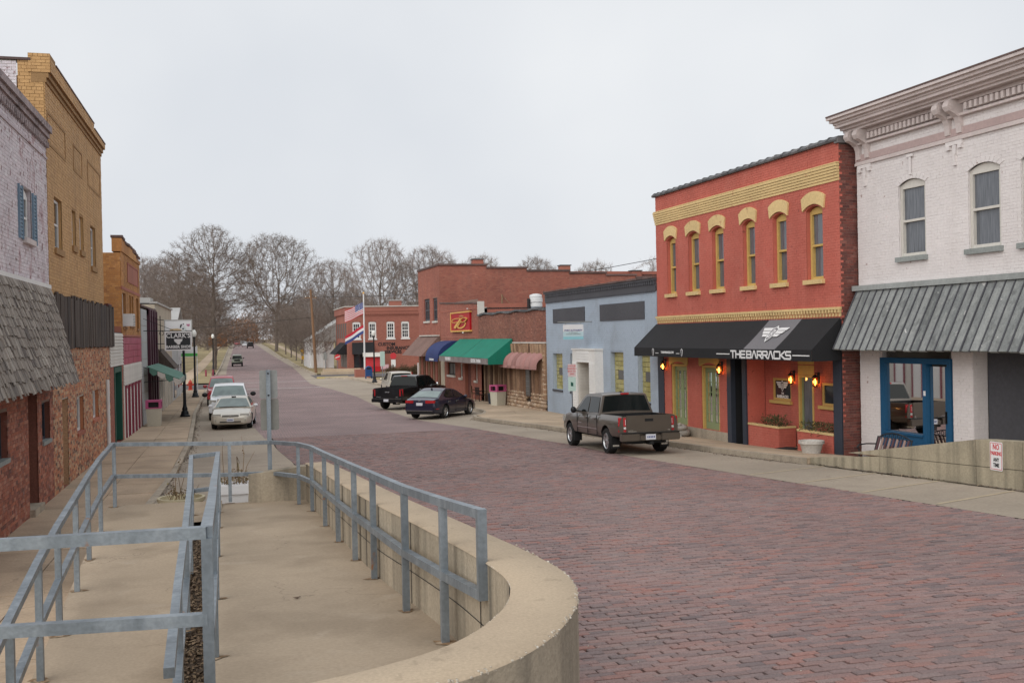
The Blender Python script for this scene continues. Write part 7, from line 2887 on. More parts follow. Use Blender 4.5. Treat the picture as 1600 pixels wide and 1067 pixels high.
def wedge(xa, xb, y0, y1, z0, z1, dx=0.0):
    """Lamp block that wraps a corner: deeper on the outer side."""
    out = []
    for s in (1, -1):
        out.append([(xa, s * y0, z0), (xb, s * y0, z0), (xb - dx, s * y1, z0), (xa - dx * 1.8, s * y1, z0), (xa, s * y0, z1), (xb, s * y0, z1), (xb - dx, s * y1, z1), (xa - dx * 1.8, s * y1, z1)])
    return out


# ---- saloon pattern
def saloon(P, L=4.85, Wd=1.83, H=1.45, **kw):
    h = L / 2
    W = Wd / 2
    body = [(h, W * .62, .34, .45, .52, .01), (h - .05, W * .80, .24, .48, .62, .02), (h - .25, W * .93, .22, .52, .69, .03), (h - .6, W * .985, .21, .58, .76, .05), (h - 1.2, W, .21, .62, .87, .05),
            (h - 1.5, W, .21, .64, .92, .04), (0, W, .2, .66, .945, .03), (-h + 1.3, W, .21, .68, .985, .03), (-h + .7, W * .985, .23, .70, 1.0, .035), (-h + .25, W * .95, .27, .70, .99, .03), (-h + .06, W * .88, .30, .68, .93, .02), (-h, W * .78, .36, .6, .74, .01)]
    d = dict(paint=P, W=Wd, H=H, wr=.33, wt=.225, xf=h - .98, xr=-h + 1.08, belt=.95, yb=W * .93, yt=W * .66, body=body,
             cabin=[(h - 1.35, .93), (h - 2.1, 1.30), (h - 2.35, 1.39), (h - 2.75, H - .01), (h - 3.2, H), (-h + 1.45, H - .05), (-h + 1.22, 1.33), (-h + .42, 1.0)],
             ws=(0, 1), rw=(7, 6), mirror=(h - 1.72, 1.0), spokes=5,
             side=[[(h - 1.62, .985), (h - 2.2, 1.27), (h - 2.4, 1.345), (h - 2.62, 1.37), (h - 2.66, .99)], [(h - 2.72, .99), (h - 2.70, 1.375), (h - 3.25, 1.39), (-h + 1.5, 1.33), (-h + 1.12, 1.12), (-h + 1.25, 1.02)]])
    d.update(kw)
    return d


def pickup(P, L=5.4, Wd=1.9, H=1.78, wb=3.4, hood=1.12, **kw):
    h = L / 2
    W = Wd / 2
    zb = .47
    xf = h - .9
    xr_ = xf - wb
    bed1 = -h + .06
    body = [(h, W * .78, zb + .06, .7, .88, .02), (h - .1, W * .93, zb, .72, hood - .1, .03), (h - .5, W * .985, zb, .80, hood - .03, .05), (h - 1.25, W, zb, .84, hood + .03, .04), (h - 1.5, W, zb, .84, hood + .04, .02),
            (-.9, W, zb, .84, hood + .05, .0), (-1.0, W, zb, .84, hood + .05, .0), (-h + .2, W * .99, zb + .05, .84, hood + .05, .0), (-h, W * .965, zb + .12, .84, hood + .04, .0)]
    d = dict(paint=P, W=Wd, H=H, wr=.385, wt=.26, xf=xf, xr=xr_, belt=hood + .04, yb=W * .93, yt=W * .74, body=body, arch=1.2, spokes=6,
             cabin=[(h - 1.3, hood + .03), (h - 1.95, H - .14), (h - 2.15, H - .05), (h - 2.5, H - .01), (-.72, H - .005), (-.86, H - .05), (-1.0, hood + .04)],
             ws=(0, 1), rw=(6, 5), mirror=(h - 1.75, hood + .12), mh=.11, mw=.1, mout=.2,
             bed=(bed1, -1.08, .78),
             side=[[(h - 1.62, hood + .09), (h - 2.1, H - .17), (h - 2.28, H - .1), (h - 2.62, H - .09), (h - 2.66, hood + .08)], [(h - 2.74, hood + .08), (h - 2.71, H - .09), (-.72, H - .1), (-.84, hood + .10)]])
    d.update(kw)
    return d


hh = 2.8
zt = 1.17
bits = [('tailgate', MAT['paint_bronze'], [(-hh - .022, -hh + .03, -.70, .70, .66, zt + .012)]),
        ('tailgate_handle', MAT['car_black'], [(-hh - .034, -hh - .02, -.13, .13, 1.0, 1.08)]),
        ('tail_lamp', MAT['tail_lens'], wedge(-hh - .02, -hh + .06, .715, .93, .86, 1.13, -.03) + wedge(-hh - .02, -hh + .06, .715, .93, .70, .78, -.03)),
        ('reversing_lamp', MAT['tail_white'], wedge(-hh - .021, -hh + .05, .715, .90, .78, .86, -.03) + wedge(-hh - .023, -hh + .05, .72, .80, .9, 1.08, -.02)),
        ('rear_bumper', MAT['paint_bronze'], [(-hh - .16, -hh + .02, -.92, -.34, .44, .66), (-hh - .16, -hh + .02, .34, .92, .44, .66), (-hh - .12, -hh + .02, -.34, .34, .44, .6)]),
        ('bumper_step', MAT['car_black'], [(-hh - .165, -hh, -.9, .9, .661, .685)]),
        ('licence_plate', MAT['plate'], [(-hh - .14, -hh - .121, -.155, .155, .47, .63)]),
        ('plate_number', MAT['flag_blue'], [(-hh - .1425, -hh - .1405, -.12 + .05 * k, -.088 + .05 * k, .52, .575) for k in range(5)]),
        ('badge', MAT['chrome'], [(-hh - .026, -hh - .0225, .40, .66, .70, .72), (-hh - .026, -hh - .0225, .5, .66, .735, .75), (-hh - .026, -hh - .0225, -.66, -.58, .72, .745)]),
        ('rocker_trim', MAT['chrome'], [(-.9, 1.0, .952, .962, .70, .725), (-.9, 1.0, -.962, -.952, .70, .725)]),
        ('door_seam', MAT['car_black'], [(x, x + .012, s * .946 - .012, s * .946 + .012, .52, 1.13) for x in (1.02, -.02, -.9) for s in (1, -1)] ),
        ('door_handle', MAT['paint_bronze'], [(x, x + .16, s * .95 - .025, s * .95 + .025, 1.0, 1.045) for x in (.1, -.75) for s in (1, -1)]),
        ('door_badge', MAT['chrome'], [(.62, .9, .949, .957, .83, .86)]),
        ('brake_lamp', MAT['tail_lens'], [(-.9, -.84, -.13, .13, 1.745, 1.79)]),
        ('aerial', MAT['car_black'], [(-.6, -.5, -.02, .02, 1.79, 1.84)]),
        ('mud_flap', MAT['car_black'], [(-2.08, -2.05, .64, .92, .18, .52), (-2.08, -2.05, -.92, -.64, .18, .52), (1.44, 1.47, .66, .92, .2, .5), (1.44, 1.47, -.92, -.66, .2, .5)]),
        ('flap_emblem', MAT['chrome'], [(-2.09, -2.081, .68, .88, .24, .29), (-2.09, -2.081, -.88, -.68, .24, .29)]),
        ('rear_axle', MAT['car_black'], [(-1.68, -1.58, -.7, .7, .33, .44), (-1.78, -1.48, -.2, .14, .26, .52)]),
        ('underbody', MAT['car_black'], [(-2.6, 2.3, -.68, .68, .42, .5), (-2.6, -2.2, -.5, .6, .34, .43)]),
        ('tow_hitch', MAT['car_black'], [(-hh - .2, -hh + .1, -.06, .06, .33, .42)]),
        ('exhaust', MAT['chrome'], [(-2.75, -2.2, -.62, -.55, .36, .42)]),
        ('headlamp', MAT['head_lens'], wedge(hh - .2, hh - .04, .55, .92, .8, 1.0, .06)),
        ('grille', MAT['car_black'], [(hh - .05, hh + .01, -.5, .5, .72, .98)])]
vehicle('pickup_truck', 'bronze grey crew cab pickup parked at the right kerb in front of the blue building', 'pickup truck', (11.62, 30.8), .3,
        pickup(MAT['paint_bronze'], L=5.6, wb=3.55, sw_glass=MAT['car_glass'], bits=bits, mirror_mat=MAT['car_black']), 'parked vehicles')

hh = 2.9
bits = [('tailgate', MAT['paint_black'], [(-hh - .022, -hh + .03, -.78, .78, .68, 1.27)]),
        ('tail_lamp', MAT['tail_lens'], wedge(-hh - .02, -hh + .06, .79, .99, .80, 1.2, -.03)),
        ('rear_bumper', MAT['paint_black'], [(-hh - .16, -hh + .02, -.97, .97, .46, .66)]),
        ('licence_plate', MAT['plate'], [(-hh - .175, -hh - .161, -.155, .155, .5, .64)]),
        ('badge', MAT['chrome'], [(-hh - .026, -hh - .0225, -.14, .14, 1.0, 1.07), (-hh - .026, -hh - .0225, .4, .7, .74, .78), (-hh - .026, -hh - .0225, -.7, -.55, .74, .77)]),
        ('bumper_trim', MAT['chrome'], [(-hh - .165, -hh - .0, -.96, .96, .66, .675)]),
        ('brake_lamp', MAT['tail_lens'], [(-.93, -.86, -.2, .2, 1.86, 1.9)]),
        ('door_handle', MAT['chrome'], [(x, x + .2, s * 1.0 - .03, s * 1.0 + .03, 1.08, 1.12) for x in (.1, -.75) for s in (1, -1)]),
        ('rear_axle', MAT['car_black'], [(-1.95, -1.82, -.7, .7, .33, .44), (-2.0, -1.75, -.18, .18, .26, .52)]),
        ('underbody', MAT['car_black'], [(-2.7, 2.4, -.7, .7, .42, .52)]),
        ('exhaust', MAT['chrome'], [(-2.95, -2.3, -.66, -.58, .38, .45)])]
vehicle('pickup_truck', 'black crew cab pickup nosed in to the kerb beside the dark blue saloon', 'pickup truck', (9.95, 60.6), 38,
        pickup(MAT['paint_black'], L=5.8, Wd=2.03, H=1.9, wb=3.65, hood=1.21, wr=.41, bits=bits, mirror_mat=MAT['chrome'], sw_glass=MAT['car_glass']), 'parked vehicles')

hh = 2.425
bits = [('tail_lamp', MAT['tail_lens'], wedge(-hh - .03, -hh + .14, .34, .80, .79, .93, -.04)),
        ('licence_plate', MAT['plate'], [(-hh - .012, -hh + .03, -.17, .17, .68, .82)]),
        ('rear_bumper', MAT['paint_navy'], [(-hh - .03, -hh + .1, -.78, .78, .42, .60)]),
        ('bumper_trim', MAT['chrome'], [(-hh - .036, -hh + .06, -.74, .74, .425, .445)]),
        ('diffuser', MAT['car_black'], [(-hh - .02, -hh + .2, -.7, .7, .26, .42)]),
        ('badge', MAT['chrome'], [(-hh - .006, -hh + .03, -.06, .06, .9, .94)]),
        ('window_trim', MAT['chrome'], [[(-1.0, s * .62, 1.355), (-.98, s * .62, 1.355), (-.98, s * .64, 1.355), (-1.0, s * .64, 1.355), (-1.0, s * .62, 1.37), (-.98, s * .62, 1.37), (-.98, s * .64, 1.37), (-1.0, s * .64, 1.37)] for s in (1, -1)]),
        ('door_seam', MAT['car_black'], [(x, x + .012, s * .906 - .012, s * .906 + .012, .3, .92) for x in (.85, -.25, -1.15) for s in (1, -1)]),
        ('door_handle', MAT['chrome'], [(x, x + .16, s * .905 - .02, s * .905 + .02, .8, .83) for x in (-.15, -1.05) for s in (1, -1)]),
        ('side_reflector', MAT['tail_lens'], [(-hh + .12, -hh + .4, s * .86 - .02, s * .86 + .02, .5, .53) for s in (1, -1)]),
        ('aerial', MAT['car_black'], [(-1.15, -1.05, -.02, .02, 1.4, 1.47)])]
vehicle('saloon_car', 'dark blue saloon nosed in to the right kerb in front of the tavern', 'car', (9.95, 51.25), 38,
        saloon(MAT['paint_navy'], rw_glass=MAT['car_glass_sky_sheen'], bits=bits), 'parked vehicles')

hh = 2.43
bits = [('headlamp', MAT['head_lens'], wedge(hh - .2, hh - .04, .42, .80, .60, .71, .12)),
        ('grille', MAT['sign_back_dim'], [(hh - .1, hh + .005, -.36, .36, .585, .665)]),
        ('badge', MAT['chrome'], [(hh - .05, hh + .012, -.06, .06, .60, .65)]),
        ('front_bumper', MAT['paint_cream'], [(hh - .2, hh + .045, -.62, .62, .30, .52)]),
        ('air_intake', MAT['car_black'], [(hh - .1, hh + .052, -.46, .46, .335, .385)]),
        ('fog_lamp', MAT['head_lens'], sym(hh - .2, hh + .02, .56, .68, .40, .46)),
        ('licence_plate', MAT['plate'], [(hh + .0, hh + .06, -.155, .155, .37, .51)]),
        ('plate_number', MAT['flag_blue'], [(hh + .0605, hh + .062, -.11 + .045 * k, -.08 + .045 * k, .415, .465) for k in range(5)]),
        ('wiper', MAT['car_black'], [(hh - 1.38, hh - 1.33, -.6, .62, .955, .975)]),
        ('underbody', MAT['car_black'], [(-2.0, hh - .3, -.7, .7, .18, .26)]),
        ('interior_mirror', MAT['car_black'], [(hh - 2.28, hh - 2.2, -.1, .1, 1.38, 1.42)])]
vehicle('saloon_car', 'champagne coloured saloon facing the camera at the left kerb', 'car', (-.24, 50.2), 184,
        saloon(MAT['paint_cream'], L=4.85, Wd=1.82, H=1.40, ws_glass=MAT['car_glass_sky_sheen'], sw_glass=MAT['car_glass_sky_sheen'], bits=bits, mirror_mat=MAT['paint_white'], mout=.2), 'parked vehicles')

hh = 2.9
bits = [('headlamp', MAT['head_lens'], wedge(hh - .2, hh - .03, .62, .97, .86, 1.08, .06)),
        ('grille', MAT['chrome'], [(hh - .1, hh + .03, -.55, .55, .72, 1.13)]),
        ('grille_mesh', MAT['car_black'], [(hh, hh + .034, -.49, -.05, .95, 1.07), (hh, hh + .034, .05, .49, .95, 1.07), (hh, hh + .034, -.49, -.05, .78, .91), (hh, hh + .034, .05, .49, .78, .91)]),
        ('front_bumper', MAT['paint_white'], [(hh - .2, hh + .10, -.96, .96, .42, .7)]),
        ('air_intake', MAT['car_black'], [(hh, hh + .105, -.45, .45, .46, .56)]),
        ('fog_lamp', MAT['head_lens'], sym(hh, hh + .108, .66, .80, .52, .62)),
        ('wiper', MAT['car_black'], [(hh - 1.33, hh - 1.28, -.7, .7, 1.21, 1.23)]),
        ('underbody', MAT['car_black'], [(-2.7, 2.4, -.7, .7, .4, .5)])]
vehicle('pickup_truck', 'white pickup facing the camera just behind the champagne saloon', 'pickup truck', (-.5, 57.5), 181,
        pickup(MAT['paint_white'], L=5.8, Wd=2.02, H=1.83, wb=3.6, hood=1.17, wr=.41, ws_glass=MAT['car_glass_sky_sheen'], bits=bits, mirror_mat=MAT['car_black'], mout=.32, mw=.15, mh=.12), 'parked vehicles')
hh = 2.35
bits = [('headlamp', MAT['head_lens'], wedge(hh - .2, hh - .03, .5, .84, .8, .95, .06)),
        ('grille', MAT['chrome'], [(hh - .1, hh + .02, -.45, .45, .7, .95)]),
        ('front_bumper', MAT['paint_red'], [(hh - .2, hh + .08, -.88, .88, .44, .68)]),
        ('air_intake', MAT['car_black'], [(hh, hh + .085, -.4, .4, .48, .56)]),
        ('indicator', mat('amber_lens', (.6, .25, .03), .2, big=None, fine=None), sym(hh, hh + .09, .5, .75, .58, .64)),
        ('underbody', MAT['car_black'], [(-2.2, 2.0, -.7, .7, .36, .48)])]
vehicle('sport_utility', 'red sport utility facing the camera behind the white pickup', 'car', (-1.1, 71), 180,
        pickup(MAT['paint_red'], L=4.7, Wd=1.88, H=1.85, wb=2.8, hood=1.1, wr=.37, ws_glass=MAT['car_glass_sky_sheen'], bits=bits, bed=None,
               cabin=[(1.05, 1.13), (.45, 1.69), (.25, 1.79), (-.1, 1.84), (-1.95, 1.84), (-2.12, 1.77), (-2.28, 1.14)], mout=.22, mw=.13), 'parked vehicles')
hh = 2.0
bits = [('headlamp', MAT['head_lens'], sym(hh - .2, hh + .02, .5, .68, .9, 1.06)), ('grille', MAT['car_black'], [(hh - .1, hh + .015, -.42, .42, .85, 1.1)]),
        ('front_bumper', MAT['car_black'], [(hh - .1, hh + .2, -.85, .85, .5, .68)]), ('underbody', MAT['car_black'], [(-1.9, 1.8, -.7, .7, .36, .5)])]
vehicle('off_road_car', 'olive green boxy off road car coming up the brick street', 'car', (-.2, 168), 180,
        pickup(MAT['paint_olive'], L=4.0, Wd=1.75, H=1.82, wb=2.4, hood=1.15, wr=.38, bits=bits, bed=None, mirror_mat=MAT['car_black'],
               cabin=[(.72, 1.18), (.52, 1.62), (.45, 1.74), (.2, 1.81), (-1.7, 1.81), (-1.85, 1.75), (-1.95, 1.19)], side=[[(.5, 1.24), (.4, 1.7), (-.4, 1.7), (-.4, 1.24)], [(-.5, 1.24), (-.5, 1.7), (-1.7, 1.7), (-1.7, 1.24)]]), 'cars on the far street')
vehicle('sport_utility', 'dark sport utility parked far up the street at the right verge', 'car', (3.3, 300), 0,
        pickup(MAT['paint_black'], L=4.7, Wd=1.9, H=1.8, wb=2.8, hood=1.1, wr=.37, bed=None, cabin=[(1.05, 1.13), (.45, 1.62), (.25, 1.72), (-.1, 1.77), (-1.95, 1.77), (-2.12, 1.7), (-2.28, 1.14)]), 'cars on the far street')
vehicle('saloon_car', 'small white saloon far up the street beyond the dark sport utility', 'car', (2.0, 330), 0, saloon(MAT['paint_white']), 'cars on the far street')
vehicle('saloon_car', 'distant red saloon at the crest of the street', 'car', (-.4, 372), 180, saloon(MAT['paint_red']), 'cars on the far street')
vehicle('saloon_car', 'distant silver saloon beside the red one at the crest of the street', 'car', (1.6, 378), 0, saloon(MAT['paint_silver']), 'cars on the far street')
vehicle('sport_utility', 'pale tall car parked at the kerb, its roof showing over the black pickup', 'car', (10.95, 73.2), 0,
        pickup(MAT['paint_cream'], L=4.7, Wd=1.85, H=1.78, wb=2.8, hood=1.1, wr=.37, bed=None, cabin=[(1.05, 1.13), (.45, 1.62), (.25, 1.72), (-.1, 1.77), (-1.95, 1.77), (-2.12, 1.7), (-2.28, 1.14)]), 'parked vehicles')
rb = thing('red_cabinet', 'tall red cabinet on the right pavement just beyond the pale tall car', 'cabinet', (12.95, 80, -.5))
m = M()
m.box(12.68, 13.18, 79.7, 80.3, -.5, .84)
m.build('body', MAT['red_paint'], rb)
m = M()
m.box(12.73, 13.13, 79.68, 79.698, -.3, .6)
m.build('door', MAT['sign_red'], rb)
# ------------------------------------------------------------------ bare winter trees
def grow(seed, h, style, n_att, tip, twl, twr, per=3):
    """Branches grow towards points scattered through the crown; returns wood and twig meshes."""
    rg = np.random.default_rng(seed)
    rnd = random.Random(seed)
    att = []
    while len(att) < n_att:
        t = rg.uniform(.14, 1.0)
        if style == 'oak':
            u = (t - .14) / .86
            R_ = .43 * h * math.sin(math.pi * min(1, u) ** .7) ** .55
            q = rg.uniform(0, 1) ** .5
        elif style == 'vase':
            if t < .34:
                continue
            u = (t - .64) / .36
            R_ = .40 * h * math.sqrt(max(0, 1 - u * u))
            q = rg.uniform(.05, 1) ** .42
        else:
            if t < .24:
                continue
            u = (t - .6) / .4
            R_ = .34 * h * math.sqrt(max(0, 1 - u * u * .98))
            q = rg.uniform(0, 1) ** .45
        az = rg.uniform(0, 2 * math.pi)
        wob = 1 + .16 * math.sin(az * 3 + seed + t * 5) + .1 * math.sin(az * 5 + t * 9)
        wob *= rg.uniform(.78, 1.07)
        t *= rg.uniform(.965, 1.0) if t > .8 else 1
        if math.sin(az * 4 + seed) * math.sin(t * 13 + seed * 2) * math.sin(q * 6 + az) > .38:
            continue
        att.append((R_ * q * wob * math.cos(az), R_ * q * wob * math.sin(az), t * h))
    att = np.array(att)
    D = h * {'oak': .0165, 'vase': .018, 'round': .019}[style]
    nodes, par = [np.array((0, 0, -.3))], [-1]
    top = {'oak': .62, 'vase': .26, 'round': .30}[style] * h
    while nodes[-1][2] < top:
        par.append(len(nodes) - 1)
        nodes.append(nodes[-1] + np.array((rg.normal(0, .07), rg.normal(0, .07), 1.0)) * D)
    N = np.array(nodes)
    d = np.linalg.norm(att[:, None] - N[None], axis=2)
    if style == 'oak':
        d = d + 0
    near, dist = d.argmin(1), d.min(1)
    dk = D * 1.55
    for it in range(150):
        if len(att) == 0:
            break
        grp = {}
        for a, k in enumerate(near):
            grp.setdefault(int(k), []).append(a)
        new, np_ = [], []
        for k, al in grp.items():
            v = att[al] - N[k]
            v = (v / np.linalg.norm(v, axis=1)[:, None]).mean(0)
            if par[k] >= 0:
                g = N[k] - N[par[k]]
                v = v + g / (np.linalg.norm(g) + 1e-6) * .45
            v = v + rg.normal(0, .16, 3) + np.array((0, 0, .2 if style == 'oak' else .08))
            v = v / (np.linalg.norm(v) + 1e-6)
            new.append(N[k] + v * D)
            np_.append(k)
        new = np.array(new)
        base = len(N)
        N = np.vstack([N, new])
        par.extend(np_)
        dn = np.linalg.norm(att[:, None] - new[None], axis=2)
        mi, md = dn.argmin(1), dn.min(1)
        up = md < dist
        near = np.where(up, mi + base, near)
        dist = np.where(up, md, dist)
        keep = dist > dk
        att, near, dist = att[keep], near[keep], dist[keep]
        if len(N) > 16000:
            break
    n = len(N)
    kids = [[] for _ in range(n)]
    for i in range(1, n):
        kids[par[i]].append(i)
    e = 2.25
    rad = np.zeros(n)
    for i in range(n - 1, -1, -1):
        rad[i] = (sum(rad[c] ** e for c in kids[i])) ** (1 / e) if kids[i] else tip
        rad[i] = max(rad[i], tip)
    rad[0] *= 1.45
    if n > 2:
        rad[1] *= 1.15
    wood, twig = M(), M()

    def frame(t):
        x = t.cross(Vector((.31, .52, .79)))
        if x.length < 1e-4:
            x = t.cross(Vector((1, 0, 0)))
        x.normalize()
        return x, t.cross(x)

    rings = {}
    for i in range(n):
        p = Vector(N[i])
        q = Vector(N[par[i]]) if par[i] >= 0 else p - Vector((0, 0, 1))
        t = (p - q).normalized()
        x, y = frame(t)
        big = rad[i] > h * .0055
        mm, ns = (wood, 6) if big else (twig, 3)
        def ring(c, r):
            b = len(mm.v)
            mm.v.extend([tuple(c + (x * math.cos(6.2832 * k / ns) + y * math.sin(6.2832 * k / ns)) * r) for k in range(ns)])
            return b
        if par[i] >= 0:
            b0 = ring(q, min(rad[par[i]], rad[i] * 1.25))
            b1 = ring(p + t * rad[i] * .3, rad[i])
            for k in range(ns):
                mm.f.append((b0 + k, b0 + (k + 1) % ns, b1 + (k + 1) % ns, b1 + k))
                mm.m.append(0)
        if rad[i] < tip * 3.2 and p.z > h * .14:
            for k in range(per + (2 if not kids[i] else 0)):
                dv = (t + Vector((rnd.gauss(0, .55), rnd.gauss(0, .55), rnd.gauss(.12, .5)))).normalized()
                ln = twl * rnd.uniform(.5, 1.2)
                c = p
                for sgm in range(2):
                    dv = (dv + Vector((rnd.gauss(0, .2), rnd.gauss(0, .2), rnd.gauss(.06, .2)))).normalized()
                    x2, y2 = frame(dv)
                    w = twr * (1 - .45 * sgm)
                    b = len(twig.v)
                    c2 = c + dv * ln * .5
                    twig.v.extend([tuple(c + x2 * w), tuple(c - x2 * w * .5 + y2 * w * .87), tuple(c - x2 * w * .5 - y2 * w * .87), tuple(c2)])
                    twig.f.extend([(b, b + 1, b + 3), (b + 1, b + 2, b + 3), (b + 2, b, b + 3)])
                    twig.m.extend([0, 0, 0])
                    if sgm == 0:
                        for kk in range(2):
                            d3 = (dv + Vector((rnd.gauss(0, .6), rnd.gauss(0, .6), rnd.gauss(.1, .5)))).normalized()
                            x3, _ = frame(d3)
                            cc = c.lerp(c2, rnd.random())
                            b = len(twig.v)
                            twig.v.extend([tuple(cc + x3 * w * .8), tuple(cc - x3 * w * .8), tuple(cc + d3 * ln * rnd.uniform(.3, .6))])
                            twig.f.append((b, b + 1, b + 2))
                            twig.m.append(0)
                    c = c2
    return wood, twig


TREES = {}
for key, seed, hgt, style, na, tip, twl, twr, per in (('oak', 3, 21.0, 'oak', 6500, .014, .85, .0115, 4), ('elm', 5, 27.0, 'vase', 3600, .019, 1.3, .017, 4), ('round', 8, 20.0, 'round', 2300, .02, 1.25, .017, 4),
                                           ('round_b', 21, 20.0, 'round', 2000, .02, 1.3, .017, 4), ('vase_b', 34, 20.0, 'vase', 2000, .021, 1.3, .017, 4), ('small', 13, 9.0, 'round', 1000, .008, .55, .008, 4)):
    w_, t_ = grow(seed, hgt, style, na, tip, twl, twr, per)
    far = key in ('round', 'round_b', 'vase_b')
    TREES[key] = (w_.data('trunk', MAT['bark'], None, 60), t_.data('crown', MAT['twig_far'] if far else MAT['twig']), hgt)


def plant(key, x, y, h, label, group=None, rot=None, z=None, wide=1.0, name='bare_tree'):
    wd, tw, hh_ = TREES[key]
    t = thing(name, label, 'tree', (x, y, zr(y) - .05 if z is None else z), random.random() * 6.28 if rot is None else rot, group, local=True)
    s = h / hh_
    for nm, me in (('trunk', wd), ('crown', tw)):
        o = bpy.data.objects.new(nm, me)
        COL.objects.link(o)
        o.scale = (s * wide, s * wide, s)
        o.parent = t
    return t


plant('oak', -3.35, 150, 20.5, 'tall dense bare oak on the left verge beside the street lamp', rot=1.0)
plant('elm', 9.0, 255, 28.5, 'huge vase shaped bare elm on the right verge rising over the street', rot=.4)
for i, (x, y, h) in enumerate(((10.2, 142, 8.5), (10.0, 156, 8.0), (9.9, 169, 8.5), (9.8, 184, 9.5), (9.9, 203, 10), (9.8, 224, 11))):
    plant('small', x, y, h, ['nearest', 'second', 'third', 'fourth', 'fifth', 'farthest'][i] + ' small bare street tree from the utility pole along the right verge', 'small trees along the right verge')
for i, (x, y, h, key) in enumerate(((26, 190, 22, 'round'), (36, 196, 21, 'vase_b'), (18, 205, 19, 'round_b'), (45, 190, 19, 'round'))):
    plant(key, x, y, h, ['bare tree behind the insurance office chimney', 'tall bare tree behind the corner of the stepped brick block', 'bare tree rising over the office flagpole', 'bare tree behind the stepped flank, rightmost of its group'][i], 'trees behind the insurance office')
for i, (x, y, h, key) in enumerate(((-14, 165, 17, 'round_b'), (-21, 150, 14, 'round'), (-10, 190, 19, 'vase_b'), (-24, 185, 16, 'round_b'), (-16, 215, 19, 'round'), (-30, 160, 12, 'vase_b'), (-9, 235, 18, 'round_b'))):
    plant(key, x, y, h, 'bare grey brown tree behind the left row of shops', 'trees behind the left shops')
for i, (x, y, h, key) in enumerate(((16, 235, 17, 'round'), (24, 262, 18, 'vase_b'), (14, 290, 18, 'round_b'), (32, 290, 19, 'round'), (22, 320, 19, 'vase_b'), (40, 330, 19, 'round_b'), (12, 345, 17, 'round'), (52, 280, 18, 'vase_b'),
                                 (13, 270, 13, 'round_b'), (19, 215, 12, 'vase_b'), (28, 240, 14, 'round_b'), (60, 330, 20, 'round'))):
    plant(key, x, y, h * .84, 'hazy bare tree in the wood right of the far street', 'trees right of the far street')
for i, (x, y, h, key) in enumerate(((-8, 290, 17, 'round'), (-13, 330, 19, 'vase_b'), (-6.5, 355, 15, 'round_b'), (-20, 300, 19, 'round'), (-28, 270, 18, 'round_b'), (-36, 240, 17, 'vase_b'), (-34, 320, 21, 'round'))):
    plant(key, x, y, h, 'hazy bare tree in the wood left of the far street', 'trees left of the far street')
for x, y, h, key, lab in ((47.8, 105, 13.8, 'vase_b', 'bare tree edging out beyond the far corner of the coral building'), (44, 150, 16.2, 'round_b', 'bare tree top above the middle of the stepped brick parapet'),
                          (53.5, 150, 15.6, 'round', 'bare tree top above the low end of the stepped brick parapet')):
    plant(key, x, y, h, lab, 'tree tops over the right roofs', z=-1)
# far wood and rusty brush closing the end of the street
def brush(name, label, cx, cy, wx, wy, h, n, m_, z0=None, leaf=.5):
    m = M()
    for k in range(n):
        x, y = cx + random.uniform(-1, 1) * wx, cy + random.uniform(-1, 1) * wy
        zb = (zr(y) if z0 is None else z0)
        z = zb + random.random() ** 1.3 * h * (.8 + .2 * math.sin(x * .21) + .12 * math.sin(x * .67 + y)) * (1 - .4 * abs((x - cx) / wx) ** 2)
        p = Vector((x, y, z))
        t = Vector((random.gauss(0, .6), random.gauss(0, .6), random.gauss(.7, .5))).normalized() * random.uniform(.5, 1.6) * leaf
        s_ = t.cross(Vector((random.random(), random.random(), random.random() + .1))).normalized() * random.uniform(.07, .2) * leaf
        m.add([p - s_, p + s_, p + t], [(0, 1, 2)])
    o = kindof(m.build(name, m_), 'stuff')
    return o


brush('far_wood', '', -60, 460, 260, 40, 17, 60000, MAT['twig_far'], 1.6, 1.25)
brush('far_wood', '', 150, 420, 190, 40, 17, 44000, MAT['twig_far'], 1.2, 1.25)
brush('rusty_brush', '', -1.5, 420, 9, 14, 11, 5200, MAT['orange_leaf'], None, 1.1)
brush('rusty_brush', '', -6.5, 340, 3.0, 10, 6, 1600, MAT['orange_leaf'], None, .8)
# ------------------------------------------------------------------ street furniture and small things
def lamp_post(label, x, y, z, h, group='black street lamps'):
    t = thing('street_lamp', label, 'street lamp', (x, y, z), 0, group)
    m = M()
    m.lathe([(.26, 0), (.26, .08), (.20, .14), (.19, .26), (.13, .34), (.15, .42), (.10, .55), (.085, .7), (.075, 1.6), (.06, h - .75), (.075, h - .72), (.055, h - .68), (.10, h - .58), (.13, h - .55)], 14, (x, y, z))
    m.build('post', MAT['black_iron'], t, smooth=35)
    m = M()
    m.lathe([(.10, h - .55), (.17, h - .42), (.18, h - .28), (.13, h - .12), (.07, h - .04)], 14, (x, y, z))
    m.build('globe', MAT['globe'], t, smooth=60)
    m = M()
    m.lathe([(.075, h - .045), (.05, h), (.015, h + .03), (.01, h + .09)], 10, (x, y, z))
    m.build('finial', MAT['black_iron'], t, smooth=40)
    return t


lamp_post('black street lamp rising behind the hanging barber sign', -2.8, 56.9, zsl(56.9), 4.65)
lamp_post('black street lamp with a cream globe right of the barber sign', -3.1, 78.3, zsl(78.3), 4.95)
lamp_post('black street lamp beside the trunk of the tall oak', -2.95, 129, zr(129) + .1, 4.95)
lamp_post('black street lamp standing before the black awning of the insurance office', 11.95, 93.5, zr(93.5) + .15, 4.8)


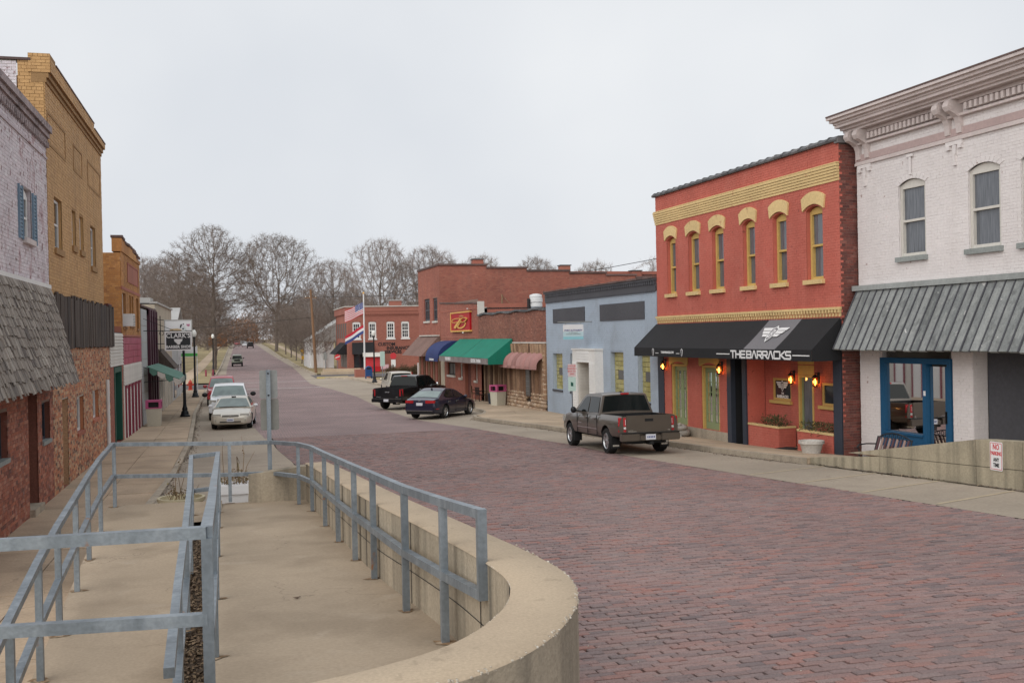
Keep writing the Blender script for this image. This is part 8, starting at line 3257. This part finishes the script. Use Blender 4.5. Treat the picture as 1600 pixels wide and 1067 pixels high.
def bin_(label, x, y, z, rot):
    t = thing('litter_bin', label, 'litter bin', (x, y, z), rot, 'pebbled litter bins', local=True)
    m = M()
    m.hexa([(-.29, -.29, 0), (.29, -.29, 0), (.29, .29, 0), (-.29, .29, 0), (-.33, -.33, .82), (.33, -.33, .82), (.33, .33, .82), (-.33, .33, .82)])
    m.build('body', MAT['bin_body'], t)
    m = M()
    m.box(-.35, .35, -.35, .35, .82, .87)
    m.box(-.35, .35, -.35, .35, 1.12, 1.2)
    for a in (-1, 1):
        for b in (-1, 1):
            m.box(a * .29 - .06, a * .29 + .06, b * .29 - .06, b * .29 + .06, .87, 1.12)
    m.box(-.33, .33, .23, .34, .87, 1.12)
    m.build('hood', MAT['bin_top'], t)
    m = M()
    m.box(-.22, .22, -.22, .22, .87, 1.11)
    m.build('liner', MAT['car_black'], t)
    return t


bin_('cream pebbled litter bin with magenta hood against the left shops', -3.85, 50.4, zsl(50.4), 0)
bin_('cream pebbled litter bin with magenta hood by the log fronted shop', 14.2, 56.4, zr(56.4) + .12, .4)
# tavern chairs
def chair(label, x, y, z, rot, m_):
    t = thing('pavement_chair', label, 'chair', (x, y, z), rot, 'chairs outside the tavern', local=True)
    for a in (-.22, .22):
        for b in (-.22, .22):
            m = M()
            m.tube([(a, b, 0), (a * .95, b * .95, .45)] + ([(a * .95, b * 1.15, .92)] if b > 0 else []), .02, 6)
            m.build('leg', m_, t)
    m = M()
    m.box(-.25, .25, -.25, .25, .44, .48)
    m.build('seat', m_, t)
    m = M()
    for k in range(5):
        m.box(-.2 + k * .09, -.16 + k * .09, .23, .25, .5, .88)
    m.box(-.25, .25, .24, .27, .86, .92)
    m.build('backrest', m_, t)
    m = M()
    for a in (-.26, .26):
        m.beam((a, -.25, .66), (a, .25, .68), .05, .03)
    m.build('armrest', m_, t)
chair('brown wooden armchair outside the tavern wall', 14.35, 62.9, zr(62.9) + .1, 1.2, MAT['log'])
chair('dark metal armchair beside the wooden one outside the tavern', 14.3, 61.2, zr(61.2) + .1, 1.9, MAT['black_iron'])
cn = thing('rubbish_tub', 'dark blue tub standing beside the tavern planks', 'tub', (14.3, 58.2, zr(58.2) + .1), local=True)
m = M()
m.lathe([(.22, 0), (.27, .6), (.29, .62), (.27, .66), (.24, .62), (.02, .6)], 14)
m.build('tub', MAT['navy_paint'], cn, smooth=40)

hy = thing('fire_hydrant', 'bright red fire hydrant on the far left corner', 'hydrant', (-3.95, 90, zsl(90)), local=True)
m = M()
m.lathe([(.2, 0), (.2, .06), (.15, .08), (.14, .55), (.18, .57), (.18, .62), (.15, .68), (.09, .78), (.04, .82), (.04, .88)], 14)
m.tube([(-.28, 0, .45), (.28, 0, .45)], .075, 8)
m.tube([(0, -.26, .4), (0, 0, .4)], .09, 8)
m.build('barrel', MAT['hydrant_red'], hy, smooth=40)

mb = thing('mailbox', 'blue round topped mailbox at the foot of the flagpole', 'mailbox', (12.55, 102.6, zr(102) + .14), local=True)
m = M()
pts = [(-.33, .25), (-.33, .95)] + [(.33 * math.cos(t), .95 + .33 * math.sin(t)) for t in np.linspace(math.pi, 0, 10)][1:-1] + [(.33, .95), (.33, .25)]
m.prism(pts, -.3, .3, lambda a, d, b: (a, d, b))
m.build('body', MAT['mail_blue'], mb)
m = M()
for a in (-.3, .3):
    for b in (-.26, .26):
        m.box(a - .03, a + .03, b - .03, b + .03, 0, .25)
m.build('leg', MAT['mail_blue'], mb)
m = M()
m.box(-.22, .22, -.31, -.301, .95, 1.12)
m.build('door', MAT['car_black'], mb)

fp = thing('flagpole', 'white flagpole rising from a brick planter beside the mailbox', 'flagpole', (12.75, 107.6, zr(107) + .1))
m = M()
z0 = zr(107) + .9
m.tube([(12.75, 107.6, z0 - .6), (12.78, 107.6, 8.2)], [.1, .06], 10)
m.build('pole', MAT['white_metal'], fp, smooth=60)
m = M()
m.blob((12.78, 107.6, 8.3), (.11, .11, .11), 10)
m.build('finial', MAT['gold'], fp, smooth=60)
bpnt = thing('brick_planter', 'small square brick planter round the foot of the flagpole', 'planter', (12.75, 107.6, zr(107) + .1))
m = M()
m.box(11.75, 13.2, 107.0, 108.4, zr(107) - .1, zr(107) + .95)
m.build('brickwork', MAT['far_brick'], bpnt)


def flag(label, ztop, w, h, droop, stripes):
    t = thing('flag', label, 'flag', (12.77, 107.55, ztop - h))
    nx_, nz_ = 22, 26

    def P(u, v):                 # u along the fly, v down the hoist
        x = 12.72 - u * w * (1 - .12 * u)
        y = 107.55 + .16 * math.sin(u * 6 + v * 1.2) * u
        z = ztop - v * h - u * droop + .07 * math.sin(u * 7 + 1.0) * u
        return (x, y, z)
    for nm, mt, test in stripes:
        m = M()
        for i in range(nx_):
            for j in range(nz_):
                if test((i + .5) / nx_, (j + .5) / nz_):
                    m.quad(P(i / nx_, j / nz_), P((i + 1) / nx_, j / nz_), P((i + 1) / nx_, (j + 1) / nz_), P(i / nx_, (j + 1) / nz_))
        m.build(nm, mt, t, smooth=60)
    return t, P


canton = lambda u, v: u < .42 and v < 7 / 13
ft, PF = flag('striped red and white national flag with a blue starred canton', 7.35, 2.2, 1.25, .95,
     [('red_stripes', MAT['flag_red'], lambda u, v: not canton(u, v) and int(v * 13) % 2 == 0), ('white_stripes', MAT['flag_white'], lambda u, v: not canton(u, v) and int(v * 13) % 2 == 1), ('canton', MAT['flag_blue'], canton)])
m = M()
for r in range(5):
    for c in range(6):
        q = Vector(PF(.04 + c * .066, .05 + r * .1))
        for dy in (-.012, .012):
            m.prism([(q.x + .05 * math.cos(k * math.pi / 5) * (1 if k % 2 else .42), q.z + .05 * math.sin(k * math.pi / 5) * (1 if k % 2 else .42)) for k in range(10)], q.y + dy - .002, q.y + dy + .002, lambda a, d, b: (a, d, b))
m.build('stars', MAT['flag_white'], ft)
flag('red white and blue banded state flag flying below the national flag', 5.0, 2.2, .9, 1.25,
     [('red_band', MAT['flag_red'], lambda u, v: v < 1 / 3), ('white_band', MAT['flag_white'], lambda u, v: 1 / 3 <= v < 2 / 3), ('blue_band', MAT['flag_blue'], lambda u, v: v >= 2 / 3)])

up = thing('utility_pole', 'tall brown wooden utility pole on the right verge', 'utility pole', (8.95, 126, zr(126)))
m = M()
m.tube([(9.05, 126, zr(126) - .2), (8.6, 126, 9.6)], [.19, .13], 10)
m.build('pole', MAT['wood_pole'], up, smooth=60)
m = M()
m.beam((7.9, 126.12, 8.6), (9.3, 126.12, 8.62), .1, .12)
m.build('crossarm', MAT['wood_pole'], up)
m = M()
for x in (8.0, 8.5, 9.2):
    m.lathe([(.05, 0), (.06, .08), (.03, .14)], 8, (x, 126.12, 8.68))
m.build('insulator', MAT['globe'], up)
wr_ = thing('overhead_wire', 'thin overhead wires crossing the far street from the utility pole', 'wire', (8.6, 126, 8))
for z, xa, ya, za in ((6.2, -40, 118, 5.4), (8.75, -60, 300, 12), (8.75, 30, 60, 9)):
    m = M()
    pts = [Vector((8.62, 126, z)).lerp(Vector((xa, ya, za)), t) - Vector((0, 0, 1.1 * math.sin(math.pi * t))) for t in np.linspace(0, 1, 14)]
    m.tube(pts, .022, 4)
    m.build('wire', MAT['black_iron'], wr_)


def post_sign(name, label, x, y, z, h, panels, post=MAT['steel'], rot=0, r=.035):
    t = thing(name, label, 'sign', (x, y, z), rot, local=True)
    m = M()
    m.tube([(0, 0, -.1), (0, 0, h)], r, 6)
    m.build('post', post, t)
    for nm, mt, pts in panels:
        m = M()
        m.prism(pts, -r - .02, -r - .005, lambda a, d, b: (a, d, b))
        m.build(nm, mt, t)
    return t


rect = lambda w, a, b: [(-w / 2, a), (w / 2, a), (w / 2, b), (-w / 2, b)]
octo = lambda r, z: [(r * math.cos(R(22.5 + 45 * k)), z + r * math.sin(R(22.5 + 45 * k))) for k in range(8)]
post_sign('stop_sign', 'red octagonal sign over a white plate in front of the insurance office wall', 16.3, 111.2, zr(111), 2.5, [('octagon', MAT['letter_red'], octo(.36, 2.2)), ('plate', MAT['sign_white'], rect(.5, .95, 1.8))])
post_sign('street_sign', 'narrow pale green kerb sign beside the mailbox', 12.3, 90.5, zr(90) + .1, 3.0, [('panel', MAT['sea'], rect(.42, 1.6, 2.9))])
post_sign('yellow_sign', 'yellow diamond warning sign among the small verge trees', 9.7, 160, zr(160), 2.6, [('diamond', MAT['yellow_sign'], [(0, 1.7), (.55, 2.3), (0, 2.9), (-.55, 2.3)]), ('plate', MAT['yellow_sign'], rect(.7, 1.0, 1.55))])
post_sign('lawn_sign', 'small pink and white sign near the shrubs below the office lettering', 15.6, 113, zr(113), 1.3, [('panel', mat('pale_pink_panel', (.65, .42, .45), .6, big=None, fine=None), rect(.85, .75, 1.25))])
post_sign('white_board_sign', 'white board sign at the left corner of the stepped brick block', 14.6, 83.5, zr(83), 2.2, [('panel', MAT['sign_white'], rect(.8, .75, 2.1))])
post_sign('road_sign', 'plain grey kerb sign beyond the yellow painted kerb', 10.6, 131, zr(131), 2.6, [('panel', MAT['sign_back'], rect(.5, 1.5, 2.4))])
rs_ = post_sign('round_sign', 'red and white round sign by the white outbuilding', 11.75, 127, zr(127), 2.1, [('disc', MAT['letter_red'], [(.36 * math.cos(t), 1.9 + .36 * math.sin(t)) for t in np.linspace(0, 2 * math.pi, 17)[:-1]])])
m = M()
m.prism([(-.3, 1.85), (.24, 2.04), (.29, 1.95), (-.24, 1.76)], -.068, -.058, lambda a, d, b: (a, d, b))
m.build('white_band', MAT['letter_white'], rs_)
kb = thing('red_kiosk', 'red vending kiosk with a cream canopy under the office awning', 'kiosk', (15.3, 125.6, -.3))
m = M()
m.box(14.9, 16.7, 125.0, 126.4, -.5, 1.3)
m.build('cabinet', MAT['red_paint'], kb)
m = M()
m.hexa([(14.8, 124.5, 1.3), (16.9, 124.5, 1.3), (16.9, 126.6, 1.3), (14.8, 126.6, 1.3), (14.8, 124.7, 1.65), (16.9, 124.7, 1.65), (16.9, 126.6, 1.8), (14.8, 126.6, 1.8)])
m.build('canopy', MAT['siding'], kb)
m = M()
m.box(15.0, 16.7, 124.97, 124.99, .1, 1.2)
m.build('display', MAT['letter_red'], kb)
ww = thing('forecourt_wall', 'low pale wall with steps before the insurance office corner', 'wall', (11, 122.5, -.5))
m = M()
m.box(9.6, 14.0, 122.0, 123.2, -.8, .0)
m.build('upper_step', MAT['cap'], ww)
m = M()
m.box(9.3, 14.0, 121.0, 121.98, -.8, -.3)
m.build('lower_step', MAT['cap'], ww)


def shrub(label, x, y, z, r, h, n, m_, group=None):
    t = thing('shrub', label, 'shrub', (x, y, z), 0, group, local=True)
    m = M()
    for k in range(n):
        a = random.random() * 6.28
        q = random.random() ** .5
        b = Vector((math.cos(a) * r * q * .35, math.sin(a) * r * q * .35, 0))
        e = Vector((math.cos(a) * r * q, math.sin(a) * r * q, h * (1 - .35 * q * q) * random.uniform(.7, 1.05)))
        c = b.lerp(e, .5) + Vector((0, 0, h * .12))
        m.tube([b, c, e], [.022, .016, .008], 3)
        for j in range(5):
            p = c.lerp(e, random.random())
            d = Vector((random.gauss(0, 1), random.gauss(0, 1), random.gauss(.4, .8))).normalized() * .22
            s_ = d.cross(Vector((.2, .4, .9))).normalized() * .03
            m.add([p - s_, p + s_, p + d], [(0, 1, 2)])
    m.build('twigs', m_, t)


for i, (x, y, r) in enumerate(((14.6, 100.5, .75), (15.9, 101.5, .85), (17.4, 102.5, .8), (19.2, 104, .8))):
    shrub(['leftmost', 'second', 'third', 'rightmost'][i] + ' bare brown shrub of the row before the insurance office', x, y, zr(100) + .05, r, 1.5, 150, MAT['hedge'], 'shrubs before the insurance office')
for i, (x, y) in enumerate(((-3.4, 124.5), (-2.9, 124.6))):
    b = thing('red_bollard', ('left' if i == 0 else 'right') + ' of the two short red bollards by the lamp beside the oak', 'bollard', (x + (0 if i else -.3), y, zr(124)), 0, 'red bollards')
    m = M()
    m.lathe([(.1, -.1), (.1, .8), (.06, .86)], 10, (x + (0 if i else -.3), y, zr(124)))
    m.build('post', MAT['burgundy'], b, smooth=40)
# dirt and leaf litter gathered along the kerbs and wall feet
def gutter_dirt(line, y0, y1, side, w):
    m = M()
    rows = []
    for y in np.arange(y0, y1, .22):
        x = line(y)
        q = w * (.35 + .65 * random.random()) * (.6 + .4 * math.sin(y * 1.3))
        rows.append([(x - .004 * side, y, zr(y) + .006), (x + side * q, y, zr(y) + .004)])
    m.grid(rows)
    o = m.build('gutter_dirt', MAT['gutter_dirt'])
    kindof(o, 'structure')
    m = M()
    for k in range(int((y1 - y0) * 14)):
        y = random.uniform(y0, y1)
        p = Vector((line(y) + side * abs(random.gauss(0, .13)), y, zr(y) + .012))
        t = Vector((random.gauss(0, 1), random.gauss(0, 1), random.gauss(0, .4))).normalized() * random.uniform(.012, .045)
        s_ = t.cross(Vector((0, 0, 1))).normalized() * random.uniform(.008, .022)
        m.add([p - t, p + s_ + Vector((0, 0, .012)), p + t, p - s_], [(0, 1, 2, 3)])
    m.build('leaf_litter', MAT['mulch'], o, kind='stuff')


MAT['gutter_dirt'] = mat('gutter_dirt', (.19, .155, .12), .95, big=(2, .3), fine=(30, .3))
gutter_dirt(lambda y: XW, 9, 22.6, -1, .16)
gutter_dirt(lambda y: lerp(KERB_R, y), 22.8, 48, -1, .2)
gutter_dirt(lambda y: lerp(KERB_L, y), 24, 70, 1, .12)
# loose grit and small pale chips lying on the bricks
m = M()
for k in range(220):
    y = 5.5 + random.random() ** 1.6 * 26
    x = random.uniform(2.3, 10.9)
    r_ = random.uniform(.003, .008)
    m.blob((x, y, zr(y) + .004), (r_, r_, r_ * .7), 6, jit=.5)
m.build('road_grit', MAT['chip'], road_ob, kind='stuff')

print('objects', len(bpy.data.objects))
